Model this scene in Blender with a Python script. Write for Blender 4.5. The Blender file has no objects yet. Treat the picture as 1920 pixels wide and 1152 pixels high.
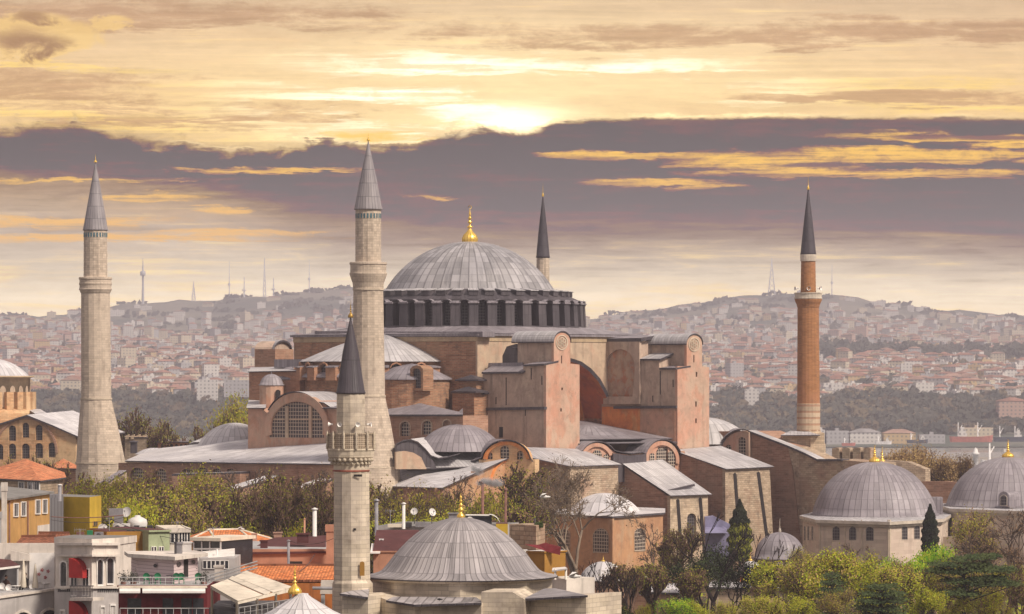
import bpy, math, random
from mathutils import Vector, Matrix
from mathutils.geometry import tessellate_polygon
R = math.radians
SC = bpy.context.scene
COL = SC.collection
rnd = random.Random(7)
HAZE = 0.00015                            # density of the air, per metre

# ---------------- camera (long lens, level, shifted up) ----------------
F, HZ, CZ = 7200.0, 700.0, 33.0          # focal length in photo pixels, horizon row, eye height above the church floor
cd = bpy.data.cameras.new("camera"); cam = bpy.data.objects.new("camera", cd); COL.objects.link(cam)
cam.location = (0, 0, CZ); cam.rotation_euler = (R(90), 0, 0)
cd.sensor_width = 36; cd.lens = 36 * F / 1920; cd.shift_y = (HZ - 576) / 1920
cd.clip_start = 1; cd.clip_end = 40000
SC.camera = cam

# ---------------- colour management ----------------
SC.view_settings.view_transform = 'Standard'
SC.view_settings.look = 'None'
SC.view_settings.exposure = 0.47
SC.view_settings.gamma = 1
SC.cycles.max_bounces = 5
SC.cycles.diffuse_bounces = 3
SC.cycles.glossy_bounces = 2
SC.cycles.transparent_max_bounces = 8
SC.cycles.volume_bounces = 0
SC.cycles.use_adaptive_sampling = True
SC.cycles.use_denoising = True

def lin(c):
    out = []
    for v in c[:3]:
        v /= 255.0
        out.append(v / 12.92 if v <= .04045 else ((v + .055) / 1.055) ** 2.4)
    return tuple(out)

# ---------------- a small node writer ----------------
class V:
    def __init__(s, g, sock): s.g = g; s.k = sock
    def _b(s, op, o, rev=False): return s.g.m(op, o, s) if rev else s.g.m(op, s, o)
    def __add__(s, o): return s._b('ADD', o)
    def __radd__(s, o): return s._b('ADD', o)
    def __sub__(s, o): return s._b('SUBTRACT', o)
    def __rsub__(s, o): return s._b('SUBTRACT', o, True)
    def __mul__(s, o): return s._b('MULTIPLY', o)
    def __rmul__(s, o): return s._b('MULTIPLY', o)
    def __truediv__(s, o): return s._b('DIVIDE', o)
class NG:
    def __init__(s, tree): s.t = tree; s.N = tree.nodes; s.L = tree.links
    def n(s, typ, **kw):
        nd = s.N.new('ShaderNode' + typ)
        for k, v in kw.items(): setattr(nd, k, v)
        return nd
    def put(s, sock, v):
        if v is None: return
        if isinstance(v, V): s.L.new(v.k, sock)
        elif isinstance(v, (tuple, list)):
            sock.default_value = tuple(v) + (1,) if (len(v) == 3 and len(sock.default_value) == 4) else tuple(v)
        else: sock.default_value = v
    def m(s, op, a, b=None, c=None, clamp=False):
        nd = s.n('Math', operation=op); nd.use_clamp = clamp
        s.put(nd.inputs[0], a); s.put(nd.inputs[1], b); s.put(nd.inputs[2], c)
        return V(s, nd.outputs[0])
    def sm(s, x, lo, hi, a=0., b=1.):
        nd = s.n('MapRange', interpolation_type='SMOOTHSTEP')
        for i, v in enumerate((x, lo, hi, a, b)): s.put(nd.inputs[i], v)
        return V(s, nd.outputs[0])
    def mr(s, x, lo, hi, a=0., b=1.):
        nd = s.n('MapRange'); nd.clamp = True
        for i, v in enumerate((x, lo, hi, a, b)): s.put(nd.inputs[i], v)
        return V(s, nd.outputs[0])
    def mix(s, f, a, b, mode='MIX'):
        nd = s.n('Mix', data_type='RGBA', blend_type=mode)
        s.put(nd.inputs[0], f); s.put(nd.inputs[6], a); s.put(nd.inputs[7], b)
        return V(s, nd.outputs[2])
    def vec(s, x, y, z=0.):
        nd = s.n('CombineXYZ')
        for i, v in enumerate((x, y, z)): s.put(nd.inputs[i], v)
        return V(s, nd.outputs[0])
    def sep(s, v):
        nd = s.n('SeparateXYZ'); s.put(nd.inputs[0], v)
        return [V(s, o) for o in nd.outputs]
    def noise(s, v, scale=1., detail=3., rough=.55, dist=0.):
        nd = s.n('TexNoise'); s.put(nd.inputs['Vector'], v)
        nd.inputs['Scale'].default_value = scale; nd.inputs['Detail'].default_value = detail
        nd.inputs['Roughness'].default_value = rough; nd.inputs['Distortion'].default_value = dist
        return V(s, nd.outputs[0])
    def white(s, v):
        nd = s.n('TexWhiteNoise', noise_dimensions='3D'); s.put(nd.inputs['Vector'], v)
        return V(s, nd.outputs['Value'])
    def ramp(s, f, stops, interp='LINEAR'):
        nd = s.n('ValToRGB'); cr = nd.color_ramp; cr.interpolation = interp
        while len(cr.elements) < len(stops): cr.elements.new(.5)
        for e, (p, c) in zip(cr.elements, stops): e.position = p; e.color = tuple(c) + (1,)
        s.put(nd.inputs[0], f)
        return V(s, nd.outputs[0])
    def scale(s, v, k):   # vector * component vector
        nd = s.n('VectorMath', operation='MULTIPLY'); s.put(nd.inputs[0], v); s.put(nd.inputs[1], k)
        return V(s, nd.outputs[0])
    def bump(s, h, strength=.4, dist=.1):
        nd = s.n('Bump'); nd.inputs['Strength'].default_value = strength; nd.inputs['Distance'].default_value = dist
        s.put(nd.inputs['Height'], h)
        return V(s, nd.outputs[0])
    def curve(s, x, pts):
        nd = s.n('FloatCurve'); cv = nd.mapping.curves[0]
        while len(cv.points) < len(pts): cv.points.new(.5, .5)
        for p, (a, b) in zip(cv.points, pts): p.location = (a, b)
        nd.mapping.update(); s.put(nd.inputs['Value'], x)
        return V(s, nd.outputs[0])

# ---------------- world: dusk sky seen as direction (azimuth, elevation) ----------------
SUN_AZ, SUN_EL = 130.0, 44.0     # compass-like: degrees clockwise from +Y
w = bpy.data.worlds.new("World"); SC.world = w; w.use_nodes = True
w.node_tree.nodes.clear(); g = NG(w.node_tree)
dx, dy, dz = g.sep(V(g, g.n('TexCoord').outputs['Generated']))
yy = g.m('MAXIMUM', dy, .12)
PX = (dx / yy) * F + 960.0
PY = 700.0 - (dz / yy) * F
nA = g.noise(g.vec(PX * (1 / 760), PY * (1 / 80), 3.1), 1, 6, .6, .4) - .5
nB = g.noise(g.vec(PX * (1 / 210), PY * (1 / 20), 7.7), 1, 7, .68, .6) - .5
nC = g.noise(g.vec(PX * (1 / 75), PY * (1 / 42), 1.7), 1, 6, .65, .5) - .5
nE = g.noise(g.vec(PX * (1 / 34), PY * (1 / 15), 9.1), 1, 6, .7, .3) - .5
nF = g.noise(g.vec(PX * (1 / 120), PY * (1 / 30), 12.4), 1, 8, .72, .8) - .5
nD = g.noise(g.vec(PX * (1 / 330), PY * (1 / 9), 5.2), 1, 5, .6, .3) - .5
PYw = PY + nA * 120 + nB * 70
PXw = PX + nA * 500 + nC * 160
sky = g.ramp(g.mr(PY, 0, 700), [
    (0.0, lin((218, 189, 158))), (.14, lin((234, 202, 162))), (.27, lin((240, 205, 154))),
    (.36, lin((232, 198, 150))), (.62, lin((196, 180, 170))), (.72, lin((216, 202, 188))),
    (.80, lin((240, 224, 204))), (.87, lin((244, 226, 204))), (1.0, lin((205, 198, 196)))])
# glow of the low sun behind the bank
gl = g.m('EXPONENT', (((PX - 960) * (PX - 960)) * (1 / 560. ** 2) + ((PY - 170) * (PY - 170)) * (1 / 135. ** 2)) * -1.0)
sky = g.mix(gl * .7, sky, (1.12, .88, .50))
sky = g.mix(g.sm(nA * 1.3 + nB * 1.1 + nD * .5, -.02, .42) * .34, sky, lin((196, 156, 124)))
sky = g.mix(g.sm(nD + nB * .7, .06, .3) * .35, sky, lin((255, 226, 160)))
def blob(cx, cy, rx, ry, x=PXw, y=PYw, n=None, k=5.0, lo=1.7, hi=-.1):
    n = nB * .8 + nC * .4 + nF * .6 + nE * .25 if n is None else n
    d = ((x - cx) * (x - cx)) * (1 / rx ** 2) + ((y - cy) * (y - cy)) * (1 / ry ** 2)
    return g.sm(d + n * k, lo, hi)
def mx(lst):
    a = lst[0]
    for b in lst[1:]: a = g.m('MAXIMUM', a, b)
    return a
pat = mx([blob(90, 165, 260, 34), blob(330, 215, 320, 14), blob(1500, 60, 700, 24), blob(230, 30, 500, 30), blob(1700, 185, 300, 16)])
sky = g.mix(pat * .6, sky, lin((184, 142, 116)))
lit = mx([blob(800, 112, 290, 18), blob(1190, 118, 230, 20), blob(420, 163, 150, 17), blob(640, 192, 260, 12), blob(760, 176, 150, 10),
          blob(1640, 152, 270, 13), blob(1500, 160, 130, 14), blob(930, 224, 110, 15), blob(1750, 206, 330, 8), blob(120, 205, 420, 9),
          blob(330, 232, 420, 9), blob(560, 255, 190, 16), blob(800, 252, 150, 8), blob(60, 128, 260, 7)])
lit = lit * g.sm(nC + nB * 1.2 + nD, -.22, .1, .25, 1.)
sky = g.mix(lit, sky, g.mix(g.sm(gl, .1, .85), lin((252, 216, 142)), (1.4, 1.25, .95)))
sun_ = g.m('EXPONENT', (((PX - 965) * (PX - 965)) * (1 / 90. ** 2) + ((PY - 226) * (PY - 226)) * (1 / 26. ** 2)) * -1.0)
sky = g.mix(sun_, sky, (2.0, 1.7, 1.1))
tone = g.m('ADD', 1., nD * .4 + nB * .3 + nE * .16 + nF * .3)
sky = g.mix(1.0, sky, g.vec(tone, tone, tone), 'MULTIPLY')
# the dark bank
PYe = PY + nB * g.mr(PX, 800, 1250, 55, 12) + nC * g.mr(PX, 900, 1250, 46, 12) + nA * 12 + nE * 12 + nF * g.mr(PX, 800, 1250, 34, 8)
xs = g.mr(PX, -400, 2320)
def cx_(p): return (p + 400) / 2720.
E1 = g.curve(xs, [(cx_(a), b / 700.) for a, b in [(-400, 240), (0, 238), (100, 224), (200, 238), (330, 262), (430, 276), (520, 270), (640, 264), (760, 268),
     (850, 244), (900, 238), (990, 246), (1050, 226), (1300, 220), (1600, 218), (1920, 221), (2320, 226)]]) * 700.
E2 = g.curve(xs, [(cx_(a), b / 700.) for a, b in [(-400, 380), (0, 382), (250, 392), (420, 410), (560, 450), (700, 470), (1000, 485), (1400, 475), (1920, 500), (2320, 500)]]) * 700.
edge = PYe - E1
bank = g.sm(edge + nC * g.mr(PX, 700, 1150, 30, 4), g.mr(PX, 800, 1150, -16, -4), g.mr(PX, 800, 1150, 24, 9)) * (1 - g.sm(PYw, E2 - 95, E2 + 60))
dark = g.ramp(g.mr(PY, 200, 500), [(0, lin((106, 76, 76))), (.3, lin((98, 72, 78))), (.65, lin((122, 99, 104))), (1, lin((160, 144, 144)))])
dark = g.mix(g.sm(nA * 1.2 + nC * .6 + nB * .5 + nF * .9 + nE * .3, -.2, .3) * .7, dark, lin((136, 114, 112)))
dark = g.mix(g.sm(nD * .9 + nB * .8, -.02, .28) * .38, dark, lin((158, 132, 120)))
dark = g.mix(g.sm(nD + nB * .7 - nC * .4, .0, -.3) * .5, dark, lin((92, 68, 74)))
dk = g.m('ADD', 1., nE * .22 + nF * .3)
dark = g.mix(1.0, dark, g.vec(dk, dk, dk), 'MULTIPLY')
sky = g.mix(bank, sky, dark)
rim = g.m('EXPONENT', edge * edge * (-1 / 16.)) * g.sm(g.m('ABSOLUTE', PX - 1000), 1300, 60, .05, 1.0) * g.sm(nC + nB, -.25, .2)
sky = g.mix(rim, sky, (1.35, 1.05, .58))
GX, GY = PX + nB * 260, PY + nB * 40 + nC * 20
def gb(cx, cy, rx, ry): return blob(cx, cy, rx, ry, GX, GY, nD * .8 + nB * .5 + nF * .7 + nE * .3, 4.0, 1.5, .1)
gold = mx([gb(1240, 343, 120, 9), gb(1170, 292, 150, 9), gb(1440, 305, 160, 26), gb(1700, 292, 340, 15), gb(1780, 258, 230, 8), gb(1640, 325, 330, 8),
           gb(520, 320, 170, 6), gb(150, 338, 190, 5), gb(270, 370, 100, 9), gb(425, 396, 46, 8), gb(60, 415, 260, 10), gb(420, 436, 200, 8),
           gb(700, 256, 90, 12), gb(825, 373, 44, 5), gb(200, 446, 300, 8), gb(1890, 270, 120, 6)])
gold = gold * g.sm(nD * 1.4 + nB + nC * .5, -.3, .08, .2, 1.)
sky = g.mix(gold * .92, sky, g.mix(g.sm(PY, 250, 450), lin((255, 206, 118)), lin((236, 188, 132))))
# loose cumulus, upper left
CXx, CYy = PX + nC * 110 + nB * 30, PY + nC * 80
cum2 = mx([blob(52, 72, 130, 52, CXx, CYy, nC, 1.6, 1.15, .6), blob(200, 40, 50, 16, CXx, CYy, nC, 1.6, 1.2, .3)])
cum = mx([blob(40, 82, 92, 30, CXx, CYy, nC, 2.2, 1.3, -.1), blob(58, 36, 42, 20, CXx, CYy, nC, 2.2, 1.3, -.1)])
sky = g.mix(cum2 * .7, sky, lin((246, 208, 140)))
sky = g.mix(cum * .9, sky, g.mix(g.sm(nC, -.1, .25), lin((160, 124, 104)), lin((188, 150, 122))))
# pale streaks low over the hills
low = g.sm(PY, 425, 500) * g.sm(nB + nA * .8 + nD * .4, 0, .35)
sky = g.mix(low * .6, sky, lin((250, 226, 182)))
low2 = g.sm(PY, 440, 520) * g.sm(nA * -1.0 + nC * .3, .02, .3)
sky = g.mix(low2 * .4, sky, lin((196, 186, 186)))
# the air in front of the sky adds its own light and takes some of the sky's: the sky beyond it is set accordingly
sl_ = g.m('MAXIMUM', (700. - PY) * (1 / F), .012)
Tr = g.m('EXPONENT', g.m('MINIMUM', g.m('DIVIDE', 229., sl_), 9300.) * -HAZE)
sky = g.mix(1.0, sky, (.735, .725, .72), 'MULTIPLY')
Ai = g.mix(1.0, g.vec(1 - Tr, 1 - Tr, 1 - Tr), (.272, .243, .275), 'MULTIPLY')
sky = g.mix(1.0, sky, Ai, 'SUBTRACT')
sky = g.mix(1.0, sky, g.vec(Tr, Tr, Tr), 'DIVIDE')
sky = g.mix(1.0, sky, (0.006, 0.004, 0.006), 'LIGHTEN')
st = g.n('TexSky', sky_type='NISHITA'); st.sun_disc = False
st.sun_elevation = R(SUN_EL); st.sun_rotation = R(SUN_AZ)
nis = g.mix(1.0, V(g, st.outputs[0]), (.1, .1, .1), 'MULTIPLY')
ov = g.noise(g.vec(dx, dy, dz), 3, 4)
over = g.mix(ov, (.62, .56, .54), (.82, .74, .68))
dome = g.mix(1.0, g.mix(.8, nis, over), (.62, .59, .60), 'MULTIPLY')
inview = g.sm(dy, .55, .9) * g.sm(PY, -1800, -100)
fin = g.mix(inview, dome, sky)
bg = g.n('Background'); g.L.new(fin.k, bg.inputs[0]); bg.inputs[1].default_value = 1.0
wo = g.n('OutputWorld'); g.L.new(bg.outputs[0], wo.inputs[0])
w.cycles.sampling_method = 'MANUAL'; w.cycles.sample_map_resolution = 512

# ---------------- soft sun through cloud ----------------
sl = bpy.data.lights.new("sun", 'SUN'); sl.energy = 3.2; sl.angle = R(10); sl.color = (1, .88, .74)
so = bpy.data.objects.new("sun", sl); COL.objects.link(so)
sd = Vector((math.sin(R(SUN_AZ)) * math.cos(R(SUN_EL)), math.cos(R(SUN_AZ)) * math.cos(R(SUN_EL)), math.sin(R(SUN_EL))))
so.rotation_euler = sd.to_track_quat('Z', 'Y').to_euler(); so.location = (200, -200, 300)

# ---------------- materials ----------------
M = {}
def newmat(name, rough=.85, spec=.3, metal=0.):
    m = bpy.data.materials.new(name); m.use_nodes = True; m.node_tree.nodes.clear()
    q = NG(m.node_tree); b = q.n('BsdfPrincipled'); o = q.n('OutputMaterial'); q.L.new(b.outputs[0], o.inputs[0])
    b.inputs['Roughness'].default_value = rough; b.inputs['Specular IOR Level'].default_value = spec; b.inputs['Metallic'].default_value = metal
    M[name] = m
    return q, b
def uvp(q): return V(q, q.n('UVMap').outputs[0])
def pos(q): return V(q, q.n('NewGeometry').outputs['Position'])

def m_plain(name, c, rough=.8, spec=.3, metal=0., var=.25, sc=.6):
    q, b = newmat(name, rough, spec, metal)
    n = q.noise(pos(q), sc, 5, .6)
    q.put(b.inputs['Base Color'], q.mix(q.sm(n, .3, .72), tuple(x * (1 - var) for x in c), tuple(min(1, x * (1 + var * .6)) for x in c)))
    q.put(b.inputs['Normal'], q.bump(n, .15, .05))
def m_render(name, c, dirt=.55):
    q, b = newmat(name, .88, .2); P = pos(q)
    n = q.noise(P, .5, 6, .65); st = q.noise(q.scale(P, (1.6, 1.6, .12)), 1, 5, .65); n3 = q.noise(P, 3., 5, .7)
    col = q.mix(q.sm(n, .38, .66), tuple(x * .78 for x in c), c)
    col = q.mix(q.sm(st, .5, .74) * dirt, col, tuple(x * .34 + .01 for x in c))
    col = q.mix(q.sm(n3, .55, .8) * .3, col, tuple(x * .55 for x in c))
    q.put(b.inputs['Base Color'], col); q.put(b.inputs['Normal'], q.bump(n3, .2, .05))
def m_lead(name, c, c2, su=.62, sv=2.6, seam=.55, pv=.22, streak=.5, warm=(.42, .36, .30), sw=.38):
    q, b = newmat(name, .55, .45)
    u, v, _ = q.sep(uvp(q))
    fu = q.m('FRACT', u * (1 / su)); fv = q.m('FRACT', v * (1 / sv) + q.m('FLOOR', u * (1 / su)) * 0.0)
    du = q.m('ABSOLUTE', fu - .5); dv = q.m('ABSOLUTE', fv - .5)
    line = q.m('MAXIMUM', q.sm(du, sw, .5), q.sm(dv, .5 - (.5 - sw) * .3, .5) * .9)
    pan = q.white(q.vec(q.m('FLOOR', u * (1 / su)), q.m('FLOOR', v * (1 / sv)), 1.))
    P = pos(q)
    big = q.noise(P, .11, 4, .6); st = q.noise(q.vec(u * 1.3, v * .12, 2.), 1, 5, .65)
    fine = q.noise(P, 1.4, 5, .7)
    col = q.mix(q.sm(big, .3, .7), c, c2)
    col = q.mix(q.sm(st, .48, .74) * streak, col, tuple(x * .5 for x in c))
    col = q.mix(q.sm(fine, .55, .8) * .35, col, warm)
    col = q.mix(1.0, col, q.ramp(pan, [(0, (1 - pv,) * 3), (1, (1 + pv * .4,) * 3)]), 'MULTIPLY')
    col = q.mix(line * seam, col, tuple(x * .22 for x in c))
    q.put(b.inputs['Base Color'], col)
    q.put(b.inputs['Roughness'], q.mr(fine, .3, .7, .42, .7))
    q.put(b.inputs['Normal'], q.bump(q.m('ADD', q.sm(du, .36, .5) * 1.0, fine * .35), .5, .08))
def m_mason(name, c1, c2, mort, bw=.9, bh=.38, stain=.5, streak=.4, alt=None, altamt=.5, msz=.03, dirt=(.09, .075, .065), bmp=.4):
    q, b = newmat(name, .9, .2)
    U = uvp(q); P = pos(q)
    br = q.n('TexBrick'); q.put(br.inputs['Vector'], U)
    for k, v in (('Color1', c1 + (1,)), ('Color2', c2 + (1,)), ('Mortar', mort + (1,)), ('Scale', 1.), ('Brick Width', bw), ('Row Height', bh), ('Mortar Size', msz), ('Mortar Smooth', .3)):
        br.inputs[k].default_value = v
    col = V(q, br.outputs[0])
    u, v_, _ = q.sep(U)
    cell = q.white(q.vec(q.m('FLOOR', u * (1 / (bw * 1.7))), q.m('FLOOR', v_ * (1 / bh)), 4.))
    col = q.mix(1.0, col, q.ramp(cell, [(0, (.82,) * 3), (.5, (.98,) * 3), (1, (1.1,) * 3)]), 'MULTIPLY')
    big = q.noise(P, .13, 5, .62); mid = q.noise(P, .55, 6, .65)
    if alt: col = q.mix(q.sm(big, .46, .6) * altamt, col, alt)
    col = q.mix(q.sm(mid, .5, .74) * stain, col, dirt)
    st = q.noise(q.scale(P, (.75, .75, .05)), 1, 5, .65)
    col = q.mix(q.sm(st, .52, .76) * streak, col, dirt)
    q.put(b.inputs['Base Color'], col)
    q.put(b.inputs['Normal'], q.bump(q.m('ADD', V(q, br.outputs[1]) * -.6, mid), bmp, .12))
def m_plaster(name, a, b2, c3, s1=.16, streak=.5, crack=(.16, .12, .10), patch=.8):
    q, b = newmat(name, .88, .2)
    P = pos(q)
    n1 = q.noise(P, s1, 5, .6, .4); n2 = q.noise(q.scale(P, (1, 1, .6)), s1 * 2.3, 5, .65, .6); n3 = q.noise(P, 1.2, 6, .7)
    st = q.noise(q.scale(P, (.7, .7, .06)), 1, 5, .65); st2 = q.noise(q.scale(P, (2.2, 2.2, .1)), 1, 3, .6)
    col = q.mix(q.sm(n1, .42, .62), a, b2)
    col = q.mix(q.sm(n2, .50, .62) * patch, col, c3)
    col = q.mix(q.sm(st, .5, .75) * streak, col, crack)
    col = q.mix(q.sm(st2, .58, .78) * streak * .5, col, tuple(x * .5 for x in a))
    n4 = q.noise(P, .42, 6, .7, .5); n5 = q.noise(q.scale(P, (1, 1, .5)), .9, 5, .7)
    col = q.mix(q.sm(n4, .46, .62) * .4, col, tuple(x * .62 for x in b2))
    col = q.mix(q.sm(n5, .5, .66) * .3, col, tuple(min(1, x * 1.25) for x in a))
    col = q.mix(q.sm(n3, .54, .78) * .5, col, crack)
    q.put(b.inputs['Base Color'], col); q.put(b.inputs['Normal'], q.bump(n3, .25, .1))
def m_lattice(name, bar, dark, s=.42, w=.16, sy=None):
    q, b = newmat(name, .5, .4)
    u, v, _ = q.sep(uvp(q))
    a = q.m('ABSOLUTE', q.m('FRACT', u * (1 / s)) - .5); c = q.m('ABSOLUTE', q.m('FRACT', v * (1 / (sy or s))) - .5)
    l = q.m('MAXIMUM', q.sm(a, .5 - w, .5 - w * .5), q.sm(c, .5 - w, .5 - w * .5))
    q.put(b.inputs['Base Color'], q.mix(l, dark, bar))
def m_tile(name, c, c2, su=.24, sv=.4, mul=(.3, .12, .07)):
    q, b = newmat(name, .85, .25)
    u, v, _ = q.sep(uvp(q)); P = pos(q)
    a = q.m('ABSOLUTE', q.m('FRACT', u * (1 / su)) - .5); r = q.m('FRACT', v * (1 / sv))
    cell = q.white(q.vec(q.m('FLOOR', u * (1 / su)), q.m('FLOOR', v * (1 / sv)), 4.)); n = q.noise(P, .5, 5, .65)
    col = q.mix(q.sm(n, .35, .7), c, c2)
    col = q.mix(1.0, col, q.ramp(cell, [(0, (.6,) * 3), (1, (1.25,) * 3)]), 'MULTIPLY')
    col = q.mix(q.m('MAXIMUM', q.sm(a, .33, .5) * .75, q.sm(r, .86, 1.) * .6), col, tuple(x * .35 for x in c))
    q.put(b.inputs['Base Color'], col); q.put(b.inputs['Normal'], q.bump(q.m('SUBTRACT', n * .3, a), .7, .08))

m_lead('lead_pale', (.42, .405, .425), (.58, .56, .565), streak=.45)
m_lead('lead_dome', (.31, .30, .32), (.44, .42, .43), su=1.24, sv=1.55, streak=.9, seam=.62, pv=.34, sw=.35)
m_lead('lead_mauve', (.225, .20, .225), (.34, .31, .335), sv=1.7, streak=.4)
m_lead('lead_white', (.56, .54, .56), (.74, .715, .72), su=.8, sv=2.2, streak=.3, seam=.5)
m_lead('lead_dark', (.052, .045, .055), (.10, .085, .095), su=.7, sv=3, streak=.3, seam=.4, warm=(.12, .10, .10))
m_lead('lead_cone', (.24, .225, .25), (.34, .31, .32), su=.5, sv=2.2, seam=.75, streak=.5)
m_lead('slate_cone', (.055, .047, .06), (.09, .075, .09), su=.45, sv=2.4, seam=.5, streak=.3, warm=(.1, .08, .08))
m_lead('lead_near', (.27, .25, .265), (.41, .38, .385), su=.62, sv=1.35, seam=.62, streak=.85, sw=.36, pv=.32, warm=(.36, .30, .27))
m_lead('edge_dark', (.06, .05, .06), (.09, .08, .09), seam=.1)
m_mason('brick', (.36, .155, .085), (.45, .22, .13), (.42, .29, .21), bw=.7, bh=.22, stain=.5, streak=.35, alt=(.42, .24, .15), msz=.03)
m_mason('brick_rough', (.32, .135, .075), (.50, .245, .14), (.40, .28, .19), bw=.9, bh=.26, stain=.75, streak=.5, alt=(.38, .25, .16), msz=.05, bmp=.9)
m_mason('brick_brown', (.32, .165, .11), (.44, .25, .17), (.44, .31, .23), bw=1.0, bh=.3, stain=.45, streak=.4, alt=(.42, .27, .19), altamt=.55)
m_mason('stone_warm', (.50, .39, .27), (.62, .50, .37), (.42, .33, .24), bw=.9, bh=.36, stain=.6, streak=.45, alt=(.50, .36, .27), altamt=.4, msz=.035, dirt=(.14, .11, .09))
m_mason('stone_mixed', (.40, .30, .21), (.56, .44, .32), (.34, .26, .19), bw=.8, bh=.34, stain=.75, streak=.35, alt=(.38, .23, .16), altamt=.6, msz=.03, dirt=(.11, .09, .075), bmp=.8)
m_mason('stone_near', (.56, .48, .37), (.66, .57, .45), (.38, .32, .26), bw=.95, bh=.30, stain=.65, streak=.5, alt=(.43, .37, .32), altamt=.65, msz=.016, dirt=(.20, .16, .13), bmp=.25)
m_mason('stone_minaret', (.52, .43, .34), (.60, .50, .40), (.40, .33, .26), bw=.8, bh=.4, stain=.45, streak=.6, alt=(.56, .47, .38), altamt=.5, msz=.03, dirt=(.20, .155, .125))
m_mason('brick_minaret', (.34, .145, .055), (.41, .19, .08), (.36, .20, .11), bw=.6, bh=.2, stain=.3, streak=.3, alt=(.42, .20, .11), altamt=.7, msz=.03)
m_mason('stone_turbe', (.56, .46, .37), (.66, .56, .46), (.46, .38, .31), bw=1.5, bh=.6, stain=.3, streak=.45, alt=(.60, .47, .40), msz=.012, dirt=(.26, .21, .18), bmp=.12)
m_mason('stone_band', (.54, .42, .30), (.60, .47, .34), (.44, .27, .18), bw=30, bh=1.1, stain=.3, streak=.4, msz=.22)
m_mason('orange_church', (.60, .34, .17), (.66, .42, .23), (.48, .29, .17), bw=.9, bh=.3, stain=.55, streak=.5, alt=(.68, .48, .28), altamt=.8, dirt=(.13, .07, .04))
m_plaster('plaster_beige', (.55, .42, .30), (.47, .355, .26), (.52, .34, .24), streak=.55)
m_plaster('plaster_grey', (.52, .39, .31), (.43, .32, .255), (.58, .46, .36), streak=.8)
m_plaster('plaster_pink', (.57, .335, .245), (.53, .38, .285), (.52, .25, .165), streak=.5, patch=.6)
m_plaster('plaster_rose', (.54, .31, .22), (.50, .34, .25), (.48, .25, .16), streak=.35)
m_plaster('plaster_orange', (.74, .27, .08), (.62, .19, .06), (.66, .34, .14), streak=.45)
m_plaster('plaster_red', (.46, .13, .055), (.36, .10, .045), (.50, .19, .07), streak=.4)
m_plaster('plaster_niche', (.46, .33, .24), (.40, .26, .20), (.48, .17, .09), s1=.35, streak=.4)
m_plaster('plaster_bath', (.54, .30, .16), (.48, .26, .15), (.54, .36, .22), streak=.4)
m_plaster('plaster_cornice', (.50, .38, .24), (.40, .30, .20), (.46, .33, .22), streak=.3)
m_lattice('lattice', (.50, .42, .34), (.035, .028, .03), .55, .15)
m_lattice('lattice_wide', (.46, .36, .28), (.05, .035, .035), .62, .13)
m_lattice('lattice_dark', (.16, .14, .14), (.02, .018, .022), .5, .12)
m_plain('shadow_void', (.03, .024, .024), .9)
m_plain('gold', (.95, .62, .13), .3, .5, .75, .1)
m_plain('bronze', (.45, .28, .08), .4, .5, .8, .1)
m_plain('blue_tile', (.05, .14, .18), .4, .5)
m_plain('stone_trim', (.58, .49, .38), .85, .2)
m_plain('white_stone', (.56, .49, .41), .8, .2)
# ---------------- geometry kit ----------------
def pt(px, py, Y): return Vector(((px - 960) / F * Y, Y, CZ + (HZ - py) / F * Y))
def zpy(py, Y): return CZ + (HZ - py) / F * Y
class Plane:
    """vertical plane through (x,y), running along d; 'back' points away from the viewer"""
    def __init__(s, o, d, back=None):
        s.o = Vector(o[:2]); s.d = Vector(d[:2]).normalized()
        b = Vector((-s.d.y, s.d.x)) if back is None else Vector(back[:2]).normalized()
        if back is None and b.y < 0: b = -b
        s.b = Vector((b.x, b.y, 0))
    def hit(s, px, py):
        k = (px - 960) / F
        t = (k * s.o.y - s.o.x) / (s.d.x - k * s.d.y)
        x, y = s.o.x + t * s.d.x, s.o.y + t * s.d.y
        return Vector((x, y, CZ + (HZ - py) / F * y))
    def scale(s, px): return F / s.hit(px, 700).y       # photo pixels per metre (vertical)
    def push(s, m): return Plane((s.o.x + s.b.x * m, s.o.y + s.b.y * m), s.d, s.b)
def flat(Y, ang=0.): # plane facing the viewer at distance Y (through x=0), turned by ang degrees
    return Plane((0, Y), (math.cos(R(ang)), math.sin(R(ang))))
def pp(px0, Y0, px1, Y1): return Plane(pt(px0, 700, Y0), pt(px1, 700, Y1) - pt(px0, 700, Y0))
def autouv(ps):
    n = Vector((0, 0, 0))
    for i in range(len(ps)):
        a, b = ps[i], ps[(i + 1) % len(ps)]
        n += Vector(((a.y - b.y) * (a.z + b.z), (a.z - b.z) * (a.x + b.x), (a.x - b.x) * (a.y + b.y)))
    if n.length < 1e-12: return [(0, 0)] * len(ps)
    n.normalize()
    if n.z < 0: n = -n
    t = Vector((-n.y, n.x, 0)); t = Vector((1, 0, 0)) if t.length < .02 else t.normalized()
    b = n.cross(t)
    return [(p.dot(t), p.dot(b)) for p in ps]
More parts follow.
